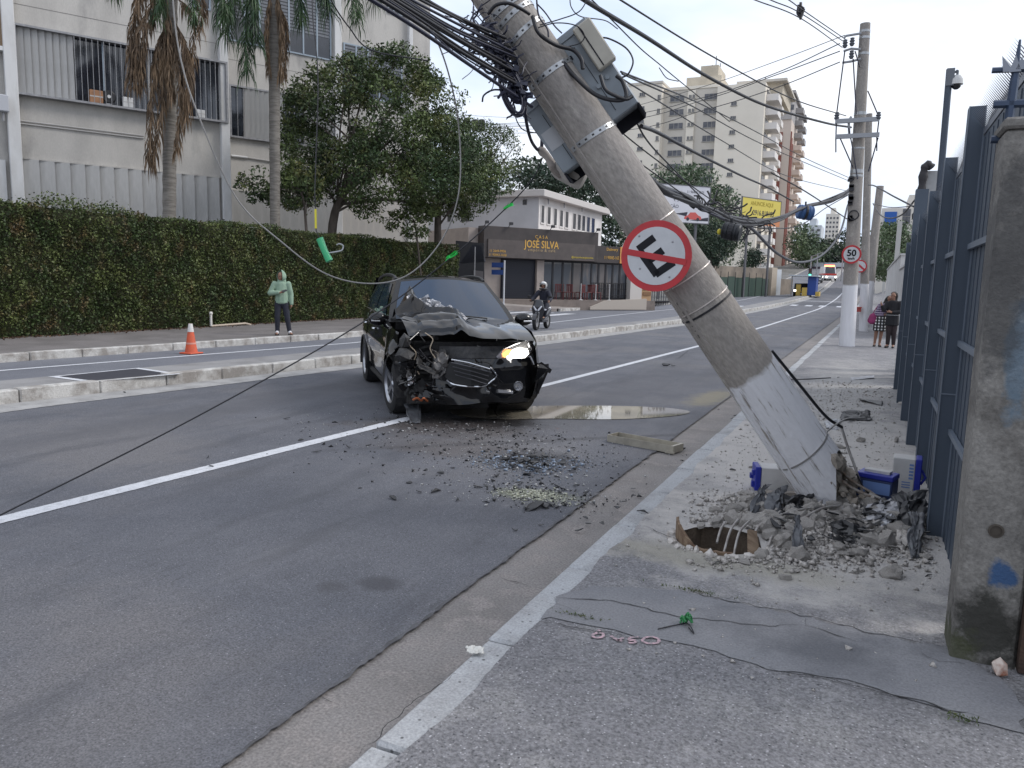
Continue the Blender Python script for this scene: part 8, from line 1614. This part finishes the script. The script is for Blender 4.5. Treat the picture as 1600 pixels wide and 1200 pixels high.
# black shards lying on road and walk
sh_meshes = []
for k in range(9):
    r_k = random.Random(k + 11); P = [(math.cos(a) * r_k.uniform(.4, 1), math.sin(a) * r_k.uniform(.15, .5)) for a in np.linspace(0, 6.28, r_k.randint(5, 8))[:-1]]; mb = MB(); n_ = len(P)
    bend = r_k.uniform(-.5, .5); mb.add([(x, y, bend * x * x + .1 * y) for x, y in P] + [(x, y, bend * x * x + .1 * y + .10) for x, y in P], [tuple(range(n_))[::-1], tuple(range(n_, 2 * n_))] + [(i, (i + 1) % n_, n_ + (i + 1) % n_, n_ + i) for i in range(n_)]); sh_meshes.append(mb.mesh('shard'))
for me in sh_meshes: me.materials.append(SHARD)
def shard(px, py, r, label, group=None, z=ZR_, m2=None, seed=0, name='plastic_shard'):
    q = random.Random(seed + int(px * 13 + py)); o = bpy.data.objects.new(name, q.choice(sh_meshes) if m2 is None else q.choice(sh_meshes).copy()); COL.objects.link(o); p = G(px, py, z)
    if m2: o.data.materials[0] = m2
    o.scale = (r, r * q.uniform(.6, 1.1), r * q.uniform(.6, 1.4)); o.rotation_euler = (q.uniform(-.25, .25), q.uniform(-.25, .25), q.uniform(0, 6.3)); o.location = p + V((0, 0, r * .18)); tag(o, label, 'debris', group)
GSh = 'black car fragments strewn on the road'; LSh = 'splinter of black car plastic strewn on the road'
for i, (px, py, r) in enumerate(((495, 707, .06), (522, 660, .05), (448, 655, .06), (483, 660, .04), (470, 688, .05), (330, 729, .05), (325, 716, .03), (588, 685, .05), (576, 697, .04), (690, 740, .06), (640, 755, .05), (615, 780, .07), (665, 735, .04), (760, 785, .04), (700, 650, .05), (740, 672, .05), (715, 660, .06), (655, 770, .04), (600, 740, .03), (683, 768, .08), (715, 782, .04), (762, 680, .05), (735, 690, .04), (895, 738, .05), (900, 730, .04), (805, 712, .08), (815, 722, .09), (835, 735, .11), (790, 718, .09), (850, 728, .08), (845, 715, .07), (822, 742, .07), (800, 730, .06), (862, 735, .05), (870, 760, .05), (880, 766, .04), (760, 760, .05), (835, 795, .13), (850, 792, .10), (862, 790, .07), (870, 793, .06), (825, 795, .07), (870, 745, .04), (905, 830, .04), (845, 822, .03), (805, 830, .03), (895, 700, .04), (890, 693, .03), (960, 700, .03), (775, 745, .05), (747, 762, .05), (780, 700, .04), (640, 700, .03), (545, 700, .04), (555, 660, .03), (195, 614, .05), (625, 660, .05), (1150, 650, .06), (1143, 655, .03), (1123, 640, .03), (1040, 572, .14), (1052, 573, .08), (935, 575, .03))): shard(px, py, r, LSh, GSh, ZR_, None, i)
qq = random.Random(8)
for i in range(45):
    shard(qq.gauss(824, 22), qq.gauss(720, 10), qq.uniform(.03, .085), LSh, GSh, ZR_, None, i + 900)
for i in range(70):
    c = qq.choice(((825, 720, 60, 25), (840, 770, 55, 20), (720, 680, 70, 30), (640, 720, 90, 45), (900, 790, 60, 40))); shard(qq.gauss(c[0], c[2]), max(640, qq.gauss(c[1], c[3])), qq.uniform(.015, .04), LSh, GSh, ZR_, None, i + 200)
LSw, GSw = 'scrap of black plastic littering the sidewalk', 'black scraps littering the sidewalk'
for i, (px, py, r) in enumerate(((1302, 640, .04), (1313, 618, .05), (1320, 625, .05), (1375, 607, .05), (1310, 590, .04), (1145, 735, .05), (1180, 700, .03), (1330, 660, .05), (1120, 880, .05), (1428, 862, .06), (1340, 875, .04), (1240, 880, .03), (1130, 760, .02), (1100, 770, .025), (1330, 730, .03), (1370, 720, .03), (1065, 720, .03), (1330, 596, .03), (1150, 776, .03), (1200, 890, .02), (1068, 800, .03), (975, 785, .05), (965, 795, .04), (990, 775, .04), (1005, 800, .05), (940, 820, .04), (1350, 860, .05), (1392, 868, .04), (1295, 875, .03), (1450, 900, .03))): shard(px, py, r, LSw, GSw, ZS, None, i + 400)
qh = random.Random(3)
for i in range(42):
    px, py = qh.gauss(1320, 70), qh.gauss(818, 22)
    if 1190 < px < 1450 and 785 < py < 880: shard(px, py, qh.uniform(.025, .085), 'black plastic scrap lying on the heap of broken concrete', 'black scraps on the concrete heap', ZS + hpile(px, py) + .03, None, i + 600)
# named larger pieces
def sheet(name, label, pts, z0, m_, dep=None, amp=.03, cat='debris', seed=0, thick=.004):
    # torn sheet standing or lying on the walk: outline points with their heights above ground (px, py on ground, height)
    P = [G(x, y, ZS if z0 is None else z0) + V((0, 0, h)) for x, y, h in pts]; a, b, c, d = P; c0 = sum(P, V()) / 4; c0.z = ZS if z0 is None else z0
    def fn(u, v): p = (a.lerp(b, u)).lerp(d.lerp(c, u), v); q = mnoise.noise_vector(V((u * 3 + seed, v * 3, seed * 1.7))) + mnoise.noise_vector(V((u * 9 + seed, v * 9, seed))) * .45; q.z = abs(q.z); return p + q * amp - c0
    mb = MB().grid(fn, 14, 10); o = obj(name, mb, m_, smooth=18); o.location = c0; md = o.modifiers.new('t', 'SOLIDIFY'); md.thickness = thick; tag(o, label, cat); return o
SILV = mat('scrap_silver', (.38, .39, .42), .35, .7, col2=(.22, .22, .23), scale=10); WOOD = mat('fibre_brown', (.23, .165, .11), .9, col2=(.11, .065, .04), scale=7, bump=.5, stretch=(1, 4, 1)); CLEAR = mat('scrap_film', (.35, .35, .37), .3, col2=(.2, .2, .21), scale=8)
for i, (nm, lab, pts, m_, amp) in enumerate((
    ('metal_strip', 'bent silver trim strip on the walk beyond the pole', ((1328, 590, .0), (1366, 587, .01), (1366, 592, .02), (1330, 594, .0)), SILV, .01),
    ('bumper_strip', 'curved black bumper strip on the walk beyond the pole', ((1342, 623, .0), (1380, 629, .02), (1378, 634, .0), (1345, 628, .03)), SHARD, .015),
    ('panel_scrap', 'folded black panel scrap behind the leaning pole', ((1312, 648, .03), (1360, 650, .06), (1362, 657, .0), (1315, 658, .0)), SHARD, .05),
    ('panel_scrap', 'pale torn scrap beside the black panel behind the pole', ((1288, 661, .02), (1312, 660, .03), (1310, 672, .0), (1292, 670, .0)), SILV, .03),
    ('plastic_sheet', 'large black plastic panel crumpled against the fence', ((1388, 800, .11), (1445, 795, .14), (1446, 825, .02), (1390, 830, .0)), SHARD, .06),
    ('wheel_liner', 'black wheel arch liner standing by the fence foot', ((1400, 815, .12), (1442, 810, .13), (1442, 842, .0), (1404, 846, .0)), SHARD, .06),
    ('broken_tray', 'dark shattered tray under the blue battery', ((1345, 806, .05), (1385, 800, .08), (1390, 815, .03), (1345, 818, .0)), SHARD, .06),
    ('clear_film', 'torn grey sheet draped over the wreckage by the pole', ((1345, 808, .06), (1400, 800, .10), (1412, 818, .07), (1350, 824, .03)), CLEAR, .06),
    ('chrome_strip', 'curved bright trim strip in the black wreckage', ((1372, 822, .04), (1425, 805, .10), (1428, 812, .08), (1376, 830, .02)), SILV, .03),
    ('dark_shard', 'upright grey shard stuck in the rubble before the heap', ((1238, 848, .17), (1246, 848, .17), (1258, 872, .0), (1238, 872, .0)), SHARD2, .02),
    ('metal_bracket', 'crumpled metal bracket leaning beside the pale battery', ((1186, 790, .13), (1200, 788, .15), (1182, 808, .0), (1165, 810, .0)), SHARD2, .03),
    ('metal_bracket', 'twisted dark bracket in front of the pale battery', ((1200, 795, .10), (1225, 790, .14), (1215, 815, .02), (1192, 815, .0)), SHARD2, .05),
    ('wiring_clump', 'clump of scorched plastic left of the pole foot', ((1220, 800, .08), (1262, 796, .10), (1262, 812, .02), (1222, 815, .0)), SHARD, .07),
    ('torn_cladding', 'long torn grey cladding strip across the pole foot', ((1258, 792, .08), (1322, 812, .06), (1325, 822, .02), (1262, 806, .04)), CLEAR, .04),
    ('black_lump', 'scorched black lump under the pole foot', ((1240, 810, .07), (1285, 812, .08), (1290, 832, .0), (1245, 830, .0)), SHARD, .07),
    ('black_lump', 'oil soaked black scraps before the pole foot', ((1300, 832, .06), (1345, 835, .05), (1348, 858, .0), (1305, 855, .0)), SHARD, .07),
    ('dark_foot_shard', 'dark wedge of plastic at the fence foot', ((1418, 838, .16), (1440, 838, .15), (1436, 872, .0), (1420, 874, .0)), SHARD2, .03),
    ('pale_board', 'pale broken board under the black wreckage', ((1398, 838, .05), (1432, 845, .05), (1428, 860, .0), (1402, 856, .0)), CHUNK, .02),
    ('flap_panel', 'black triangular flap dropped under the car corner', ((632, 650, .16), (660, 645, .18), (655, 662, .0), (640, 662, .0)), SHARD2, .03),
    ('clear_wrapper', 'crumpled clear wrapper lying on the kerb', ((729, 1016, .012), (756, 1016, .012), (755, 1023, .002), (730, 1022, .002)), mat('wrapper', (.55, .54, .50), .15, spec=.8), .012))): sheet(nm, lab, pts, ZR_ if i == 18 else None, m_, None, amp, 'debris', i)
# broken fibre ring standing in the pit, and the bars crossing it
rng_ = MB(); vs = []; nseg = 22
for i in range(nseg + 1):
    a = math.pi * (1.02 + .62 * i / nseg); hgt = .02 + .10 * max(0, math.cos((i / nseg - .10) * 3.4)) + .012 * mnoise.noise(V((i * .9, 0, 0)))
    for r_, z in ((.268, -.16), (.272, hgt), (.288, hgt - .004), (.284, -.16)): vs.append((pcx.x + math.cos(a) * r_ * .95, pcx.y + .03 + math.sin(a) * r_, ZS + z))
rng_.add(vs, [(4*i+k, 4*i+(k+1)%4, 4*(i+1)+(k+1)%4, 4*(i+1)+k) for i in range(nseg) for k in range(4)] + [(0, 1, 2, 3), tuple(4 * nseg + k for k in range(4))]); tag(obj('fibre_ring', rng_, WOOD), 'broken brown fibre ring standing round the rim of the pit', 'debris')
P = [G(x, y, ZS) for x, y in ((1166, 850), (1178, 848), (1184, 868), (1168, 870))]; mb = MB().add([P[0] + V((0, 0, .09)), P[1] + V((0, 0, .07)), P[2], P[3]] + [p + V((.01, .02, .0)) for p in (P[0] + V((0, 0, .09)), P[1] + V((0, 0, .07)), P[2], P[3])], [(0, 1, 2, 3), (4, 7, 6, 5), (0, 4, 5, 1), (1, 5, 6, 2), (2, 6, 7, 3), (3, 7, 4, 0)]); tag(obj('fibre_piece', mb, WOOD), 'brown fibre piece propped at the end of the pit', 'debris')
BAR = mat('bar_pale', (.42, .40, .38), .5, .5, col2=(.28, .25, .23), scale=18)
for i, (lab, pts, r) in enumerate((('pale steel bar bowed across the pit nearest the fibre ring', ((1120, 848, .0), (1125, 840, .05), (1132, 830, .06)), .008), ('second pale steel bar bowed across the pit', ((1131, 856, -.04), (1140, 842, .05), (1152, 828, .07)), .008), ('third pale steel bar bowed across the pit', ((1146, 861, -.05), (1154, 845, .05), (1170, 830, .07)), .008), ('fourth pale steel bar sweeping out of the pit', ((1173, 850, .0), (1182, 838, .05), (1200, 828, .07), (1235, 820, .09), (1265, 816, .10)), .009), ('long steel bar curving over the rubble from the pit', ((1200, 854, .0), (1210, 842, .04), (1240, 832, .06), (1280, 818, .10), (1310, 812, .1)), .010), ('straight bright steel bar lying in front of the pole foot', ((1316, 848, .02), (1345, 838, .04), (1372, 828, .06)), .011))):
    tag(obj('steel_bar', MB().tube(catmull([G(x, y, ZS) + V((0, 0, h)) for x, y, h in pts], 6), r, 7), BAR, smooth=60), lab, 'steel bar')
# batteries
BW = mat('battery_grey', (.50, .49, .48), .55, col2=(.44, .43, .42), scale=9); BBL = mat('battery_blue', (.012, .022, .26), .4); BLB = mat('battery_print', (.12, .20, .42), .6)
def battery(label, p, rz, dims, lid_axis, writing):
    r = empty('battery', p, rz); tag(r, label, 'battery'); a, b, c = dims
    if lid_axis == 'x-': obj('case', MB().box((-a/2 + .045, -b/2, 0), (a/2, b/2, c)), BW, r, bevel=.006); l = obj('lid', MB().box((-a/2, -b/2 - .004, -.0), (-a/2 + .044, b/2 + .004, c + .004)), BBL, r, bevel=.006); [obj('terminal', MB().box((-a/2 - .022, y - .02, z - .02), (-a/2 - .001, y + .02, z + .02)), BBL, l) for y, z in ((-b * .3, c * .25), (-b * .3, c * .75), (b * .2, c * .5))]
    elif lid_axis == 'x+': obj('case', MB().box((-a/2, -b/2, 0), (a/2 - .045, b/2, c)), BW, r, bevel=.006); l = obj('lid', MB().box((a/2 - .044, -b/2 - .004, 0), (a/2, b/2 + .004, c + .004)), BBL, r, bevel=.006); obj('handle', MB().tube([(a/2, -b * .3, c * .3), (a/2 + .03, -b * .3, c * .5), (a/2, -b * .3, c * .7)], .01), BBL, l)
    else: obj('case', MB().box((-a/2, -b/2, 0), (a/2, b/2, c - .04)), mat('battery_navy', (.02, .035, .10), .5), r, bevel=.006); l = obj('lid', MB().box((-a/2 - .004, -b/2 - .004, c - .039), (a/2 + .004, b/2 + .004, c)), BBL, r, bevel=.006); obj('cap_strip', MB().box((-a * .35, -b * .2, c), (a * .35, b * .25, c + .02)), BW, l); obj('label_plate', MB().box((-a * .30, -b/2 - .0065, c * .25), (a * .45, -b/2 - .0045, c * .7)), BLB, r)
    return r
vy = lambda p: math.atan2(-p.x, p.y)
p1 = G(1206, 764, ZS); battery('grey battery with blue lid lying on its side before the leaning pole', p1, vy(p1) + .18, (.29, .18, .185), 'x-', '')
p3 = G(1368, 783, ZS) + V((0, 0, .03)); battery('blue topped battery half buried in wreckage behind the pole foot', p3, vy(p3) - .25, (.25, .17, .19), 'z', '')
p2 = G(1414, 768, ZS); b2_ = battery('tall grey battery with blue print standing against the fence', p2, vy(p2) + .0, (.20, .17, .28), 'x+', '')
for k in range(5): obj('print_block', MB().box((.015, -.087, .12 + k * .026), (.045, -.0855, .136 + k * .026)), BLB, b2_)
for y in (.09, .07, .05): obj('print_line', MB().box((-.03, -.087, y), (.03, -.0855, y + .008)), BLB, b2_)
REDW = mat('wire_red', (.55, .05, .04), .5)
for i, (lab, pts) in enumerate((('thin red wire looping in front of the grey battery', ((1192, 752), (1196, 762), (1210, 766), (1235, 764), (1252, 760))), ('thin red wire trailing behind the grey battery', ((1232, 752), (1245, 754), (1255, 758))))): tag(obj('red_wire', MB().tube(catmull([G(x, y, ZS) + V((0, 0, .01)) for x, y in pts], 6), .004, 5), REDW), lab, 'wire')
pk = G(1225, 775, ZS); o = obj('timber_piece', MB().box((-.13, -.03, 0), (.13, .03, .035)), mat('timber_grey', (.30, .27, .24), .9, bump=.4, stretch=(.3, 3, 3)), bevel=.004); o.location = pk; o.rotation_euler = (0, 0, vy(pk) + .35); tag(o, 'short grey timber piece lying before the grey battery', 'timber')
# stay cable and thin lead beside the pole foot
def gw(name, lab, pts, r, m_): tag(obj(name, MB().tube(catmull(pts, 8), r, 6), m_, smooth=80), lab, 'cable')
zz = lambda x, y, h: G(x, y, ZS) + V((0, 0, h))
gw('black_conduit', 'black cable peeling off the underside of the leaning pole', [D(1206, 548, 5.45), D(1250, 602, 5.5), D(1290, 650, 5.55), D(1316, 668, 5.6)], .011, BLK)
gw('ground_wire', 'bare steel ground wire dropping beside the broken pole foot', [D(1314, 664, 5.6), D(1325, 700, 5.6), D(1340, 742, 5.55), D(1352, 785, 5.5), zz(1366, 830, .05)], .009, BAR)
gw('ground_wire', 'thin black lead curling from pole foot to blue battery', [D(1338, 740, 5.5), D(1352, 765, 5.5), zz(1378, 795, .05), zz(1392, 780, .08)], .006, BLK)
gw('loose_wire', 'pale loose wire end sticking out from the pole tie', [D(1290, 676, 5.5), D(1305, 664, 5.55), D(1325, 654, 5.6), D(1352, 653, 5.65)], .007, STW)
gw('loose_wire', 'thin dark wire lying on the walk beyond the pole', [zz(1236, 594, .01), zz(1265, 593, .01), zz(1298, 591, .01)], .008, BLK)
# aluminium tray on the road edge
pt_ = G(998, 700, ZR_); tr = empty('metal_tray', pt_, 0); a, b = G(950, 690, ZR_), G(1048, 708, ZR_); dr = (b - a); dr.z = 0; Lt = dr.length; tr.rotation_euler = (0, 0, math.atan2(dr.y, dr.x)); tr.location = a; tag(tr, 'long beige metal tray lying at the edge of the asphalt', 'tray'); TM = mat('tray_beige', (.36, .335, .28), .5, .3, col2=(.27, .25, .21), scale=7)
w_ = .20; obj('pan', MB().box((0, 0, .015), (Lt, w_, .024)), TM, tr); obj('side', MB().box((0, -.006, .0), (Lt, -.0005, .075)), TM, tr); obj('side', MB().box((0, w_ + .0005, 0), (Lt, w_ + .006, .075)), TM, tr); obj('end_plate', MB().box((-.007, -.006, 0), (-.0005, w_ + .006, .075)), TM, tr); obj('end_plate', MB().box((Lt + .0005, -.006, 0), (Lt + .03, w_ + .006, .075)), TM, tr); obj('foot_lip', MB().box((Lt - .05, -.03, .0), (Lt + .05, -.007, .018)), TM, tr)
# green ribbon knot on the walk
gk = G(1072, 975, .1345); mb = MB()
for i in range(12):
    q = random.Random(i); a = q.uniform(0, 6.3); mb.tube(catmull([V((0, 0, .008)), V((math.cos(a) * .02, math.sin(a) * .02, q.uniform(.012, .05))), V((math.cos(a + .9) * .03, math.sin(a + .9) * .03, q.uniform(.004, .03)))], 4), .0045, 5)
o = empty('ribbon_knot', gk); tag(o, 'crumpled green ribbon with a dark string on the cement patch', 'ribbon'); obj('knot', mb, mat('knot_green', (.02, .17, .05), .5), o)
obj('string', MB().tube(catmull([V((0, 0, .005)), G(1050, 979, .1345) - gk + V((0, 0, .004)), G(1028, 984, .1345) - gk + V((0, 0, .004))], 6), .003, 5).tube(catmull([V((0, 0, .005)), G(1078, 984, .1345) - gk + V((0, 0, .02)), G(1084, 991, .1345) - gk + V((0, 0, .004)), G(1076, 982, .1345) - gk + V((0, 0, .004))], 6), .003, 5), BLK, o)
# tufts of weeds in the cracks
for i, (px, py, w, n, lab) in enumerate(((1500, 1124, .03, 90, 'small weed tuft in the crack near the pillar'), (1085, 923, .10, 120, 'thin moss and weeds along the pit side crack'), (905, 962, .06, 80, 'thin weeds in the kerb side crack'))):
    c = G(px, py, .134); q = np.random.default_rng(i); P = np.stack([c.x + q.normal(0, w, n), c.y + q.normal(0, .012, n), c.z + q.random(n) * (.02 if i == 0 else .006)], 1); stuff(tag(obj('weeds', leaf_mesh('weeds', P, .016, .25, (0, 0, 1), 1.2, i), leafmat('weed', (.06, .09, .03), (.10, .11, .04), None, 20, .4)), lab, 'weeds'))
